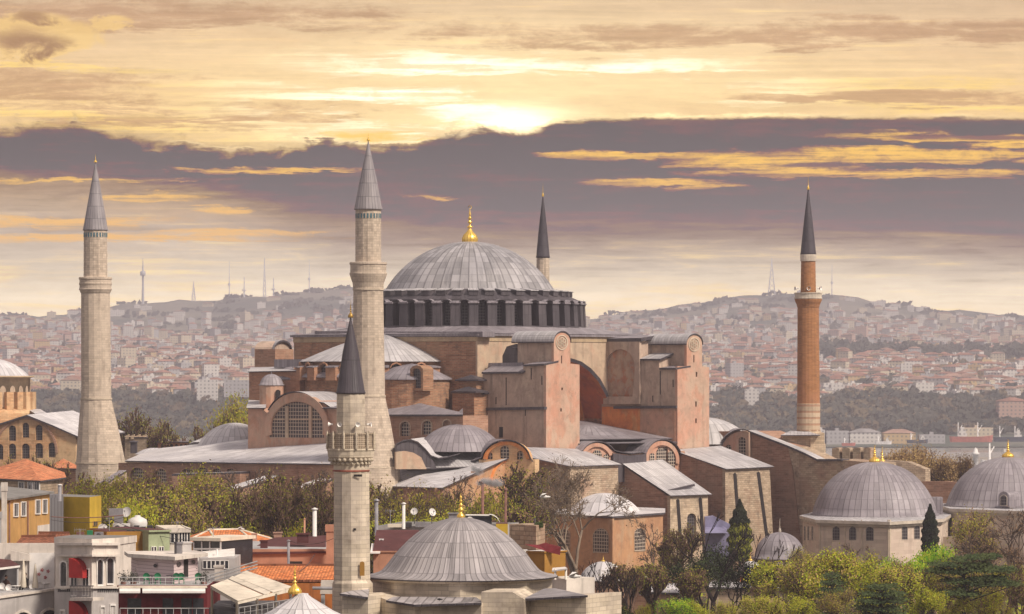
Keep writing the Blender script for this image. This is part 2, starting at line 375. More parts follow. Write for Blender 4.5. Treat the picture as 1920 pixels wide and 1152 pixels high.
class MB:
    def __init__(s): s.v = []; s.f = []; s.m = []; s.uv = []; s.sm = []
    def face(s, ps, m=0, uv=None, sm=False):
        ps = [Vector(p) for p in ps]; i = len(s.v); s.v += ps
        s.f.append(tuple(range(i, i + len(ps)))); s.m.append(m); s.uv.append(uv or autouv(ps)); s.sm.append(sm)
    def poly(s, out, holes=(), m=0):
        if not holes: s.face(out, m); return
        loops = [list(out)] + [list(h) for h in holes]; flatp = [p for l in loops for p in l]
        for tri in tessellate_polygon(loops): s.face([flatp[i] for i in tri], m)
    def extrude(s, out, vec, m=0, holes=(), back=True, mside=None, hd=None, front=True):
        out = [Vector(p) for p in out]; vec = Vector(vec); ms = m if mside is None else mside
        if front: s.poly(out, holes, m)
        if back: s.face([p + vec for p in out], m)
        for i in range(len(out)):
            a, b = out[i], out[(i + 1) % len(out)]; s.face([a, b, b + vec, a + vec], ms)
        hv = vec.normalized() * (hd or min(vec.length, .6))
        for h in holes:
            for i in range(len(h)):
                a, b = h[i], h[(i + 1) % len(h)]; s.face([a, b, b + hv, a + hv], m)
    def slab(s, ps, th=.25, m=0, me=None):
        """roof sheet given by its top outline, thickened downward"""
        ps = [Vector(p) for p in ps]; d = Vector((0, 0, -th)); s.face(ps, m); s.face([p + d for p in ps], m if me is None else me)
        for i in range(len(ps)):
            a, b = ps[i], ps[(i + 1) % len(ps)]; s.face([a, b, b + d, a + d], m if me is None else me)
    def box(s, lo, hi, m=0, rot=None, ctr=None):
        x0, y0, z0 = lo; x1, y1, z1 = hi
        c = [Vector(p) for p in ((x0, y0, z0), (x1, y0, z0), (x1, y1, z0), (x0, y1, z0), (x0, y0, z1), (x1, y0, z1), (x1, y1, z1), (x0, y1, z1))]
        if rot is not None:
            cc = Vector(ctr if ctr is not None else ((x0 + x1) / 2, (y0 + y1) / 2, (z0 + z1) / 2)); rm = Matrix.Rotation(rot, 3, 'Z')
            c = [rm @ (p - cc) + cc for p in c]
        for q in ((0, 1, 5, 4), (1, 2, 6, 5), (2, 3, 7, 6), (3, 0, 4, 7), (4, 5, 6, 7), (3, 2, 1, 0)): s.face([c[i] for i in q], m)
    def prism(s, foot, z0, z1, m=0, mt=None, taper=1.0, top=True):
        """footprint [(x,y)..] from z0 to z1; taper scales the top about the middle"""
        cx = sum(p[0] for p in foot) / len(foot); cy = sum(p[1] for p in foot) / len(foot)
        a = [Vector((p[0], p[1], z0)) for p in foot]; b = [Vector((cx + (p[0] - cx) * taper, cy + (p[1] - cy) * taper, z1)) for p in foot]
        for i in range(len(a)): j = (i + 1) % len(a); s.face([a[i], a[j], b[j], b[i]], m)
        if top: s.face(b, m if mt is None else mt)
        return b
    def lathe(s, c, prof, n=32, m=0, a0=0., a1=360., sm=True, seams=None, flute=0, fl=0., mf=None, sq=1.0, ph=0.):
        """prof: [(r, z[, dx])]; seams = number of lead strips round the turn"""
        c = Vector(c); full = abs(a1 - a0) >= 359.9; cols = n if full else n + 1; base = len(s.v)
        arc = [0.]
        for i in range(1, len(prof)): arc.append(arc[-1] + math.hypot(prof[i][0] - prof[i - 1][0], prof[i][1] - prof[i - 1][1]))
        for pr in prof:
            for j in range(cols):
                a = R(a0 + (a1 - a0) * j / n + ph); r = pr[0]
                if flute: r *= 1 + fl * abs(math.sin(flute * a / 2)) - fl
                s.v.append(c + Vector((r * math.cos(a) + (pr[2] if len(pr) > 2 else 0), r * math.sin(a) * sq, pr[1])))
        rm = max(p[0] for p in prof); uw = (seams * .62 if seams else 2 * math.pi * rm)
        for i in range(len(prof) - 1):
            for j in range(n):
                k = (j + 1) % cols; a, b, d, e = base + i * cols + j, base + i * cols + k, base + (i + 1) * cols + k, base + (i + 1) * cols + j
                s.f.append((a, b, d, e)); s.m.append(mf(i) if mf else m); s.sm.append(sm)
                u0, u1 = uw * j / n, uw * (j + 1) / n; s.uv.append([(u0, arc[i]), (u1, arc[i]), (u1, arc[i + 1]), (u0, arc[i + 1])])
    def tube(s, p0, p1, r0, r1=None, n=6, m=0, cap=True, sm=True):
        p0, p1 = Vector(p0), Vector(p1); r1 = r0 if r1 is None else r1; d = (p1 - p0)
        if d.length < 1e-6: return
        d.normalize(); x = d.orthogonal().normalized(); y = d.cross(x); base = len(s.v)
        for p, r in ((p0, r0), (p1, r1)):
            for j in range(n): a = 2 * math.pi * j / n; s.v.append(p + (x * math.cos(a) + y * math.sin(a)) * r)
        for j in range(n):
            k = (j + 1) % n; s.f.append((base + j, base + k, base + n + k, base + n + j)); s.m.append(m); s.sm.append(sm); s.uv.append([(0, 0), (1, 0), (1, 1), (0, 1)])
        if cap and n > 2:
            for o in (0, n): s.f.append(tuple(base + o + j for j in range(n))); s.m.append(m); s.sm.append(False); s.uv.append([(0, 0)] * n)
    def ball(s, c, r, m=0, nu=10, nv=6, sq=1.0):
        s.lathe(c, [(max(r * math.sin(math.pi * i / nv), 1e-4), -r * sq * math.cos(math.pi * i / nv)) for i in range(nv + 1)], nu, m)
    def build(s, name, mats, parent=None, origin=None):
        me = bpy.data.meshes.new(name); o = Vector(origin) if origin is not None else Vector((0, 0, 0))
        if origin is None and parent is not None: o = Vector(parent.matrix_basis.translation) if parent.parent is None else wloc(parent)
        me.from_pydata([tuple(p - o) for p in s.v], [], s.f)
        if not isinstance(mats, (list, tuple)): mats = [mats]
        for k in mats: me.materials.append(M[k])
        me.polygons.foreach_set('material_index', s.m); me.polygons.foreach_set('use_smooth', s.sm)
        ul = me.uv_layers.new(name='UVMap'); ul.data.foreach_set('uv', [c for f in s.uv for p in f for c in p])
        me.update()
        ob = bpy.data.objects.new(name, me); COL.objects.link(ob)
        if parent is not None: ob.parent = parent; ob.location = o - wloc(parent)
        else: ob.location = o
        return ob
def wloc(o):
    l = Vector((0, 0, 0))
    while o is not None: l += o.location; o = o.parent
    return l
def tag(o, label=None, cat=None, group=None, kind=None):
    if label: o['label'] = label
    if cat: o['category'] = cat
    if group: o['group'] = group
    if kind: o['kind'] = kind
    return o
def thing(name, loc, label, cat, group=None):
    o = bpy.data.objects.new(name, None); COL.objects.link(o); o.location = Vector(loc); o.empty_display_size = 1
    return tag(o, label, cat, group)
def copy_tree(o, parent=None):
    c = o.copy(); COL.objects.link(c)
    if parent is not None: c.parent = parent
    for ch in list(o.children): copy_tree(ch, c)
    return c
def arc(cx, cy, rx, ry, a0, a1, n=14): # pixel arc; angles in degrees, 90 = up
    return [(cx + rx * math.cos(R(a0 + (a1 - a0) * i / n)), cy - ry * math.sin(R(a0 + (a1 - a0) * i / n))) for i in range(n + 1)]
def archpx(cx, top, bot, w, n=8, pointed=False):
    """pixel outline of a round headed opening"""
    r = w / 2.
    ry = min(r, (bot - top) * .6)
    if pointed: head = [(cx + r, top + ry), (cx + r * .8, top + ry * .5), (cx, top), (cx - r * .8, top + ry * .5), (cx - r, top + ry)]
    else: head = arc(cx, top + ry, r, ry, 0, 180, n)
    return [(cx - r, bot), (cx + r, bot)] + head
def wall(parent, name, pl, out, depth, mat, wins=(), lat='lattice', mside=None, hd=.45, label=None, frame=None):
    """wall traced on its own vertical plane, extruded back; wins: (cx, top, bottom, width[, lattice, kind])"""
    mb = MB(); P = [pl.hit(*p) for p in out]; holes = []; panes = []
    for wn in wins:
        kind = wn[5] if len(wn) > 5 else 'arch'; cx, t, b, wd = wn[:4]
        o = [(cx - wd / 2, b), (cx + wd / 2, b), (cx + wd / 2, t), (cx - wd / 2, t)] if kind == 'rect' else archpx(cx, t, b, wd, pointed=(kind == 'point'))
        holes.append([pl.hit(*p) for p in o]); panes.append((o, wn[4] if len(wn) > 4 and wn[4] else lat))
    mats = [mat] if mside is None else [mat, mside]
    mb.extrude(P, pl.b * depth, 0, holes, hd=hd, mside=None if mside is None else 1)
    ob = mb.build(name, mats, parent)
    if label: ob['label'] = label
    for o, lt in panes:
        q = MB(); pl2 = pl.push(hd * .8)
        h = [pl.hit(*p) + pl.b * hd * .8 for p in o]; q.face(h)
        if frame:
            c = sum(h, Vector()) / len(h); wv = [p - pl.b * hd * .8 for p in h]
            for i in range(1, len(wv)):
                a, b = wv[i], wv[(i + 1) % len(wv)]; oa = a + (a - (c - pl.b * hd * .8)).normalized() * .22; ob_ = b + (b - (c - pl.b * hd * .8)).normalized() * .22
                f = -pl.b * .08
                q.face([a + f, b + f, ob_ + f, oa + f], 1); q.face([oa + f, ob_ + f, ob_, oa], 1); q.face([a + f, b + f, b, a], 1)
        q.build('window', [lt] + ([frame] if frame else []), ob)
    return ob
def roof(parent, name, ps, mat, th=.15, edge='edge_dark'):
    mb = MB(); mb.slab(ps, th, 0, 1); return mb.build(name, [mat, edge], parent)
def vault(parent, name, pl, arcpx, length, mat, th=.16, edge='edge_dark', over=.35):
    """roof shell following a curved eave line, running back from the plane"""
    mb = MB(); f = -pl.b * over; bk = pl.b * length; up = Vector((0, 0, th)); acc = 0.
    P = [pl.hit(*p) for p in arcpx]
    for a, b in zip(P, P[1:]):
        l = (b - a).length
        mb.face([a + f + up, b + f + up, b + bk + up, a + bk + up], 0, [(0, acc), (0, acc + l), (length, acc + l), (length, acc)] and [(0, acc), (0, acc + l), (length, acc + l), (length, acc)])
        mb.face([a + f, b + f, b + f + up, a + f + up], 1); mb.face([a + f, b + f, b + bk, a + bk], 1); acc += l
    for p in (P[0], P[-1]): mb.face([p + f, p + f + up, p + bk + up, p + bk], 1)
    return mb.build(name, [mat, edge], parent)
def dome_prof(r, h, n=10, z0=0., r0=None):
    """spherical cap of base radius r and height h"""
    Rr = (r * r + h * h) / (2 * h); out = []
    a1 = math.asin(min(1, r / Rr)) if h <= r else math.pi - math.asin(min(1, r / Rr))
    for i in range(n + 1):
        a = a1 * (1 - i / n); out.append((max(Rr * math.sin(a), .02), z0 + Rr * math.cos(a) - (Rr - h)))
    return out
def finial(parent, base, h, r, mat='gold', flute=14, name='finial'):
    b = Vector(base); k = MB()
    pr = [(r * .95, 0), (r, h * .04), (r * 1.02, h * .10), (r * .8, h * .20), (r * .42, h * .28), (r * .2, h * .36)]
    k.lathe(b, pr, flute * 3, 0, flute=flute, fl=.13)
    pr2 = [(r * .2, h * .35)]
    for c, rr in ((.42, .34), (.55, .26), (.66, .2), (.76, .14)):
        pr2 += [(r * .12, h * (c - .05)), (r * rr, h * (c - .02)), (r * rr, h * (c + .01)), (r * .12, h * (c + .04))]
    pr2 += [(r * .06, h * .84), (r * .05, h * .92)]
    k.lathe(b, pr2, 10)
    for i in range(8): # crescent
        a, c = R(-60 + 300 * i / 8 - 90 + 30), R(-60 + 300 * (i + 1) / 8 - 90 + 30); q = h * .045; z = h * .955
        k.tube(b + Vector((q * math.cos(a), 0, z + q * math.sin(a))), b + Vector((q * math.cos(c), 0, z + q * math.sin(c))), r * .05, n=4)
    return k.build(name, mat, parent)
# ---------------- the great domed church ----------------
CX, CY = -7.3, 665.0
AS = R(42); Sx, Sy = math.cos(AS), -math.sin(AS); Ex, Ey = math.sin(AS), math.cos(AS)
def W(e, s, z=0.): return Vector((CX + Ex * e + Sx * s, CY + Ey * e + Sy * s, z))
def WP(e, s, py): p = W(e, s); p.z = zpy(py, p.y); return p     # height given by photo row
def Pe(e): return Plane(W(e, 0), (Sx, Sy), (Ex, Ey))            # faces west, runs north-south
def Ps(s): return Plane(W(0, s), (Ex, Ey), (-Sx, -Sy))          # faces south, runs east-west
def PXOF(e, s): p = W(e, s); return 960 + F * p.x / p.y
def rect(e0, e1, s0, s1): return [tuple(W(e, s)[:2]) for e, s in ((e0, s0), (e1, s0), (e1, s1), (e0, s1))]

church = thing('domed_basilica', W(0, 0, 0), 'vast domed basilica of brick and pink plaster under the big lead dome', 'church')

# dome
mb = MB(); mb.lathe(W(0, 0, 0), dome_prof(14.75, 8.6, 18, 47.2), 112, seams=112)
dome_ = mb.build('dome', 'lead_dome', church, W(0, 0, 47))
finial(dome_, W(0, 0, 55.7), 6.3, 1.42, flute=16)
# drum
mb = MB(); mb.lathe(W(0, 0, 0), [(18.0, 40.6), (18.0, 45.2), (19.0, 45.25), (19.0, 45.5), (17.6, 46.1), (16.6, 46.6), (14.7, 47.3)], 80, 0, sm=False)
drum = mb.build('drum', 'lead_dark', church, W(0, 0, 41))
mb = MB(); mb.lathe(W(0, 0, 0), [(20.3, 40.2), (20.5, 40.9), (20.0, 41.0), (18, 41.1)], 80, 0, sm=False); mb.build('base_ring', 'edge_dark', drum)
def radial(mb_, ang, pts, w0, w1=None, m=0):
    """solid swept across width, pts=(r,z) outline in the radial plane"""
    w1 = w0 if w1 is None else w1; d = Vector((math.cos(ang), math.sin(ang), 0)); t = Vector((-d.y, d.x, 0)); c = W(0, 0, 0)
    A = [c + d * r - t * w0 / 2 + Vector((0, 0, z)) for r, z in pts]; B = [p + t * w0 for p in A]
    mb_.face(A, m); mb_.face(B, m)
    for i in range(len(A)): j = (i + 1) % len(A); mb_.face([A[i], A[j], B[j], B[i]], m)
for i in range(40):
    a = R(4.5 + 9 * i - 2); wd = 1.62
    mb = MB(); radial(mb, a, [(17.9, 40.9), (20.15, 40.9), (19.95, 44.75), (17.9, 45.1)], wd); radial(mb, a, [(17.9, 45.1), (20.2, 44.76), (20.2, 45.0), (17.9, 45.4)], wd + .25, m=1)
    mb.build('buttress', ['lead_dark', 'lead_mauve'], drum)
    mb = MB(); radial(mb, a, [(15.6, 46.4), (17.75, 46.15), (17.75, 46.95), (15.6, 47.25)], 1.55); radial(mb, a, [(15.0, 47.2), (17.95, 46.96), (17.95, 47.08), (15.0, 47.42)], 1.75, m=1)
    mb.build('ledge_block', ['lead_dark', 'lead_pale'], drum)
    a2 = a + R(4.5); d = Vector((math.cos(a2), math.sin(a2), 0)); t = Vector((-d.y, d.x, 0)); c = W(0, 0, 0) + d * 18.05
    mb = MB(); o = [c + t * x * .52 + Vector((0, 0, z)) for x, z in [(-1, 41.5), (1, 41.5), (1, 44.0), (.8, 44.5), (.4, 44.75), (0, 44.82), (-.4, 44.75), (-.8, 44.5), (-1, 44.0)]]
    mb.face(o); mb.build('window', 'lattice_dark', drum)
    mb = MB() # arched hood between two buttresses
    for k in range(8):
        b0, b1 = R(180 * k / 8), R(180 * (k + 1) / 8)
        q = [c + t * (.98 * math.cos(b)) + Vector((0, 0, 44.75 + .72 * math.sin(b))) for b in (b0, b1)]; dd = d * 2.0; up = Vector((0, 0, .14))
        mb.face([q[0] + up, q[1] + up, q[1] + dd + up - Vector((0, 0, .2)), q[0] + dd + up - Vector((0, 0, .2))], 0); mb.face([q[0] + dd - up, q[1] + dd - up, q[1] + dd + up * 0, q[0] + dd + up * 0], 1)
        mb.face([q[0], q[1], q[1] + dd - Vector((0, 0, .2)), q[0] + dd - Vector((0, 0, .2))], 1)
    mb.build('arched_hood', ['lead_mauve', 'edge_dark'], drum)

# square block under the dome
H = 21.5
mb = MB()
mb.prism(rect(-H, H - .3, -H, 15.0), 15, 38.3, 0)
mb.prism(rect(-H, -14.2, 15.05, H - .4), 15, 35.9, 0); mb.prism(rect(12.4, H - .3, 15.05, H - .4), 15, 35.9, 0); mb.prism(rect(-H, H - .3, 15.05, H - .4), 35.95, 38.3, 0)
sq = mb.build('nave_block', 'brick_rough', church)
wall(church, 'south_wall', Ps(H), [(PXOF(-H, H), 800), (PXOF(-14.2, H), 800), (PXOF(-14.2, H), 674), (1040, 674), (1060, 676), (1074, 679.5), (1087, 684), (1105, 697), (1122, 716), (1135, 740), (1143, 765), (1149, 800), (PXOF(H, H), 800), (PXOF(H, H), 640), (PXOF(-H, H), 640)], .39, 'plaster_beige')
mb = MB(); f1 = rect(-H - .5, H + .5, -H - .5, H + .5); f0 = rect(-H - .12, H + .12, -H - .12, H + .12)
mb.prism(f0, 38.3, 39.2, 0, top=True); mb.prism(f1, 39.2, 39.55, 1, top=True)
for a, b in zip(f0, f0[1:] + f0[:1]): pass
mb.build('cornice', ['plaster_cornice', 'lead_mauve'], church)
mb = MB(); e8 = [W(0, 0, 0) + Vector((20.2 * math.cos(R(k * 11.25)), 20.2 * math.sin(R(k * 11.25)), 40.95)) for k in range(32)]
c4 = [W(a * (H + .6), b * (H + .6), 39.6) for a, b in ((-1, -1), (1, -1), (1, 1), (-1, 1))]
def nearest_side(p):
    q = p - W(0, 0, 0); e = q.x * Ex + q.y * Ey; s = q.x * Sx + q.y * Sy; k = (H + .6) / max(abs(e), abs(s)); return e * k, s * k
for i in range(32):
    a, b = e8[i], e8[(i + 1) % 32]; (ea, sa), (eb, sb) = nearest_side(a), nearest_side(b)
    A, B = W(ea, sa, 39.6), W(eb, sb, 39.6)
    mb.face([A, B, b, a], 0)
    if abs(abs(ea) - abs(eb)) > .01 and abs(abs(sa) - abs(sb)) > .01:
        cn = W(math.copysign(H + .6, ea), math.copysign(H + .6, sa), 39.6); mb.face([A, cn, B], 0)
mb.build('drum_roof', 'lead_mauve', church)
# side blocks left and right on top edge (west edge, seen left of the dome)
wall(church, 'parapet', Pe(-H - .2), [(590, 632), (905, 632), (905, 622), (720, 622), (590, 621)], 3, 'lead_mauve')

# ---- west semi dome with its windowed drum ----
sc0 = W(-H, -.5, 0); A0 = math.degrees(math.atan2(-Ey, -Ex))
mb = MB(); mb.lathe(sc0, [(13.9, 34.9)] + [(13.6 * (1 - i / 12) + .01, 35.1 + 4.7 * (1 - (1 - i / 12) ** 1.3)) for i in range(13)], 60, a0=A0 - 92, a1=A0 + 92, seams=44)
sd_ = mb.build('semi_dome', 'lead_pale', church)
mb = MB(); mb.lathe(sc0, [(13.2, 22), (13.2, 34.95), (13.9, 34.95)], 60, a0=A0 - 90, a1=A0 + 90, sm=False); ap = mb.build('apse_wall', 'brick_rough', church)
mb = MB(); mb.lathe(sc0, [(13.45, 33.2), (14.4, 32.6), (14.5, 32.3), (13.3, 32.2)], 60, a0=A0 - 90, a1=A0 + 90, sm=False); mb.build('ledge_roof', 'lead_mauve', church)
for k in range(9):
    a = R(A0 - 72 + 18 * k); d = Vector((math.cos(a), math.sin(a), 0)); t = Vector((-d.y, d.x, 0)); c = sc0 + d * 13.28
    mb = MB(); o = [c + t * x * 1.0 + Vector((0, 0, z)) for x, z in [(-1, 32.9), (1, 32.9), (1, 33.8), (.7, 34.3), (0, 34.6), (-.7, 34.3), (-1, 33.8)]]; mb.extrude(o, d * .05); 
    for i in range(2, 6): # hood over the opening
        q0, q1 = o[i] * 1, o[(i + 1) % 7] * 1; up = Vector((0, 0, .28)); mb.face([q0, q1, q1 + d * .8, q0 + d * .8], 1); mb.face([q0 + up, q1 + up, q1 + d * .8 + up, q0 + d * .8 + up], 1); mb.face([q0 + d * .8, q1 + d * .8, q1 + d * .8 + up, q0 + d * .8 + up], 1)
    mb.build('window', ['lattice_dark', 'brick'], ap)
    b = R(A0 - 63 + 18 * k); d = Vector((math.cos(b), math.sin(b), 0)); t = Vector((-d.y, d.x, 0)); mb = MB(); c = sc0 + d * 13.1
    z0, z1 = 31.8, 34.0; q = [c - t * 1.0 + Vector((0, 0, z0)), c + t * 1.0 + Vector((0, 0, z0)), c + t * 1.0 + Vector((0, 0, z1)), c - t * 1.0 + Vector((0, 0, z1))]
    mb.extrude(q, d * 1.7, 0); mb.slab([q[3] + Vector((0, 0, .35)), q[2] + Vector((0, 0, .35)), q[2] + d * 2.0 + Vector((0, 0, .1)), q[3] + d * 2.0 + Vector((0, 0, .1))], .2, 1); mb.build('buttress', ['brick', 'lead_mauve'], ap)
# exedrae (two rounded bays)
for s_, nm in ((12.2, 1), (-13.2, 0)):
    c = W(-27.5, s_, 0); mb = MB(); mb.lathe(c, [(6.3, 20), (6.3, 32.1)], 30, 0, sm=False); ex = mb.build('rounded_bay', 'brick_rough', church)
    mb = MB(); mb.lathe(c, [(6.7, 31.9), (6.7, 32.15), (5.2, 32.9), (3.0, 34.0), (.1, 34.6)], 30, seams=30); mb.build('bay_roof', 'lead_mauve', ex)
# flat piece between the bays with the tall window
wall(church, 'west_bay_wall', Pe(-31.0), [(PXOF(-31, -10), 790), (PXOF(-31, 11), 790), (PXOF(-31, 11), 708), (PXOF(-31, -10), 704)], 9, 'brick_rough', [(781, 716, 728, 20, 'lattice')])
roof(church, 'bay_roof', [WP(-31.8, -10.5, 706), WP(-31.8, 11.5, 708), WP(-22, 11.5, 688), WP(-22, -10.5, 688)], 'lead_mauve')
w_ = wall(church, 'window_bay', Pe(-31.9), [(769, 733), (793, 733), (793, 692), (788, 687), (781, 685), (774, 687), (769, 692)], 2.5, 'brick_rough', [(781, 691, 728, 16, 'lattice_dark')])
# stepped blocks against the south-west pier
for x0, x1, yt, yb, e in ((856, 893, 711, 735, -23.6), (848, 889, 733, 830, -25.2), (866, 905, 735, 850, -22.6)):
    o = wall(church, 'pier_step', Pe(e), [(x0, yb), (x1, yb), (x1, yt), (x0, yt)], 5, 'brick_rough')
    P_ = Pe(e - .5); q = [P_.hit(x0 - 3, yt + 1), P_.hit(x1 + 3, yt + 1)]; bk = P_.b * 3
    mb = MB(); mid = (q[0] + q[1]) / 2
    if yt > 734 and x0 > 860: mb.slab([q[0], q[1], q[1] + bk, q[0] + bk], .3)
    else:
        up = Vector((0, 0, .8)); mb.face([q[0], q[1], mid + bk * .4 + up]); mb.face([q[1], q[1] + bk, mid + bk * .4 + up]); mb.face([q[0] + bk, q[0], mid + bk * .4 + up]); mb.slab([q[0], q[1], q[1] + bk, q[0] + bk], .25)
    mb.build('step_roof', 'lead_dark', o)
# gallery below the bays: wavy lead roof and arched windows
g1 = Pe(-36.5)
wall(church, 'gallery_wall', g1, [(690, 905), (868, 905), (868, 780), (690, 780)], 6, 'brick_brown', [(759.5, 791, 818, 18, None, 'arch'), (800.5, 789, 816, 18, None, 'arch'), (838, 788, 806, 14, 'brick_brown', 'arch')], frame='plaster_beige')
ff = [g1.push(-.6).hit(x, 778) for x in (690, 868)]; bb = [Pe(-30.5).hit(x, y) for x, y in ((700, 762), (735, 757), (786, 756), (830, 762), (860, 772))]
mb = MB(); apx = Pe(-31).hit(786, 756)
fx = [g1.push(-.6).hit(x, 777.5) for x in (690, 730, 770, 810, 850, 868)]
for a, b in zip(fx, fx[1:]): mb.face([a, b, apx]); mb.face([a - Vector((0, 0, .3)), b - Vector((0, 0, .3)), b, a], 1)
mb.face([fx[0], apx, bb[0]]); mb.face([fx[-1], bb[-1], apx]); mb.face([fx[-1], Pe(-26).hit(868, 765), bb[-1]])
mb.build('gallery_roof', ['lead_mauve', 'edge_dark'], church)

# ---- west front with the great lunette window ----
wf = Pe(-42)
out = [(465, 850), (664, 850), (664, 766), (618, 766), (608, 758)] + arc(556, 800, 58, 64, 45, 158, 16)[1:] + [(490, 766), (465, 766)]
gl_o = [(505, 821), (607, 821), (607, 806)] + arc(556, 804, 51, 50, 8, 172, 16) + [(505, 806)]
fr = wall(church, 'west_front', wf, out, 7, 'plaster_rose')
def ring(parent, name, pl, cx, cy, rx, ry, wx, wy, a0, a1, mat, proj=.35, depth=.5, n=18):
    o = arc(cx, cy, rx, ry, a0, a1, n) + arc(cx, cy, rx - wx, ry - wy, a1, a0, n)
    mb = MB(); p2 = pl.push(-proj); pts = [p2.hit(*p) for p in o]
    k = n + 1
    for i in range(n): mb.face([pts[i], pts[i + 1], pts[2 * k - 2 - i], pts[2 * k - 1 - i]])
    for i in range(len(pts)): a, b = pts[i], pts[(i + 1) % len(pts)]; mb.face([a, b, b + pl.b * (proj + depth), a + pl.b * (proj + depth)])
    return mb.build(name, mat, parent)
mb = MB(); pl_ = wf.push(-.06); mb.face([pl_.hit(*p) for p in gl_o]); win = mb.build('lunette_window', 'lattice_wide', fr)
mb = MB()
for x in (537, 581): 
    o = [(x - 2.4, 821), (x + 2.4, 821), (x + 2.4, 762), (x - 2.4, 762)]; mb.extrude([wf.push(-.35).hit(*p) for p in o], wf.b * .4)
o = [(505, 786), (607, 786), (607, 782), (505, 782)]; 
mb.extrude([wf.push(-.2).hit(*p) for p in [(512, 788), (602, 788), (602, 785), (512, 785)]], wf.b * .2); mb.build('mullion', 'plaster_beige', win)
ring(fr, 'archivolt', wf, 556, 803, 60, 66, 10, 16, -14, 194, 'plaster_rose', .5)
vault(church, 'front_vault_roof', wf, [(622, 765), (610, 757)] + arc(556, 800, 58, 64, 45, 152, 14), 14, 'lead_pale')
roof(church, 'front_roof', [wf.push(-.7).hit(462, 765), wf.push(-.7).hit(498, 765), Pe(-35).hit(500, 752), Pe(-35).hit(466, 750)], 'lead_pale')
roof(church, 'front_roof', [wf.push(-.7).hit(604, 765), wf.push(-.7).hit(668, 765), Pe(-30).hit(664, 742), Pe(-30).hit(585, 738)], 'lead_mauve')
# little domed stair turret and the north-west tower mass
tp = W(-39, -12.2, 0); pxm = 510; 
t0 = pt(509, 700, 645)
mb = MB(); mb.lathe((t0.x, t0.y, 0), [(2.0, 27), (2.0, zpy(722, 645))], 16, 0, sm=False); tur = mb.build('stair_turret', 'plaster_rose', church)
mb = MB(); mb.lathe((t0.x, t0.y, 0), [(2.15, zpy(723, 645)), (2.15, zpy(721, 645))] + dome_prof(2.0, 1.75, 6, zpy(721, 645)), 20, seams=18); mb.lathe((t0.x, t0.y, 0), [(.12, zpy(703, 645)), (.05, zpy(697, 645))], 6); mb.build('turret_dome', 'lead_mauve', tur)
mb = MB(); dpl = flat(642.9); mb.extrude([dpl.hit(*p) for p in archpx(521, 731, 752, 9)], Vector((0, 2.3, 0))); mb.build('door', 'shadow_void', tur)
nw = Pe(-33.5)
o = wall(church, 'north_west_mass', nw, [(467, 790), (562, 790), (562, 695), (467, 697)], 10, 'brick')
roof(o, 'mass_roof', [nw.push(-.5).hit(465, 697), nw.push(-.5).hit(562, 695), Pe(-26).hit(564, 687), Pe(-26).hit(470, 689)], 'lead_pale')
wall(church, 'north_west_step', Pe(-30), [(514, 690), (566, 690), (566, 674), (514, 674)], 8, 'lead_mauve')
tw = Ps(-29)
b_ = wall(church, 'tower_head', Pe(-20.5), [(478, 695), (516, 695), (516, 655), (478, 655)], 4.5, 'brick_brown')
a_o = [(515, 690), (547, 690), (547, 655)] + arc(531, 655, 16, 15, 0, 180, 12) + [(515, 655)]
Tn = pp(515, 678, 547, 684)
wall(church, 'tower_head_front', Tn, a_o, 4, 'plaster_grey', [(527, 661, 674, 9, 'shadow_void')])
vr = Tn.push(-.4); q_ = MB(); ar = arc(531, 656, 17, 18, 0, 180, 12); bk = (pt(478, 700, 690) - pt(515, 700, 678)); bk.z = 0
for a, b in zip(ar, ar[1:]):
    A, B = vr.hit(*a), vr.hit(*b); q_.face([A, B, B + bk, A + bk], 0); q_.face([A, B, B - Vector((0, 0, .35)), A - Vector((0, 0, .35))], 1)
q_.build('tower_roof', ['lead_pale', 'edge_dark'], church)

# ---- two great south buttress towers ----
sS = 37.0
def tower(e0, e1, side, steps, circ, slits, mats, base):
    """side: pixel outline of the west flank; front: pixel box with round head"""
    pf = Ps(sS); x0, x1 = PXOF(e0, sS), PXOF(e1, sS); fl = Pe(e0)
    t = wall(church, 'buttress_tower', fl, side, e1 - e0 - .3, mats[1], [], mside=mats[1])
    cxm, top, shoulder, hr = circ
    head = [(x0, base), (x1, base), (x1, shoulder)] + ([(x1 - 3, shoulder - 3)] if False else []) + [(cxm + hr, shoulder - 2), (cxm + hr, top + hr)] + arc(cxm, top + hr * 1.15, hr, hr * 1.15, 0, 180, 14)[0:] + [(cxm - hr, shoulder - 2), (x0, shoulder - 2)]
    fr_ = wall(t, 'tower_front', pf, head, .5, mats[0], [(cx, a, b, wd, 'shadow_void', 'rect') for cx, a, b, wd in slits], 'shadow_void', hd=.4)
    # round ornament on the head
    ring(fr_, 'round_ornament', pf, cxm, top + hr * 1.2, hr * .72, hr * .92, 1.6, 2.0, 0, 360, 'stone_trim', .12, 0, 20)
    rb = MB(); pq = pf.push(-.1)
    for k in range(6):
        a = R(30 + 60 * k); c0 = (cxm + hr * .3 * math.cos(a), top + hr * 1.2 - hr * .38 * math.sin(a))
        oo = arc(c0[0], c0[1], hr * .24, hr * .3, 0, 360, 8); ii = arc(c0[0], c0[1], hr * .13, hr * .17, 0, 360, 8)
        for j in range(8): rb.face([pq.hit(*p) for p in (oo[j], oo[j + 1], ii[j + 1], ii[j])])
    rb.build('rosette', 'stone_trim', fr_)
    return t, pf, fl
xa = PXOF(-21.9, 36.5)
T1, pf, fl1 = tower(-21.9, -13.6, [(903, 848), (xa, 846), (xa, 686), (PXOF(-21.9, 33.5), 684), (981, 684), (981, 697), (905, 697)], 0, (1054, 624, 684, 15.5),
    [(1053, 667, 682, 2.2), (1054, 727, 732, 3), (1052, 766, 772, 3), ], ('plaster_pink', 'plaster_grey'), 843)
xb = PXOF(11.6, 36.5)
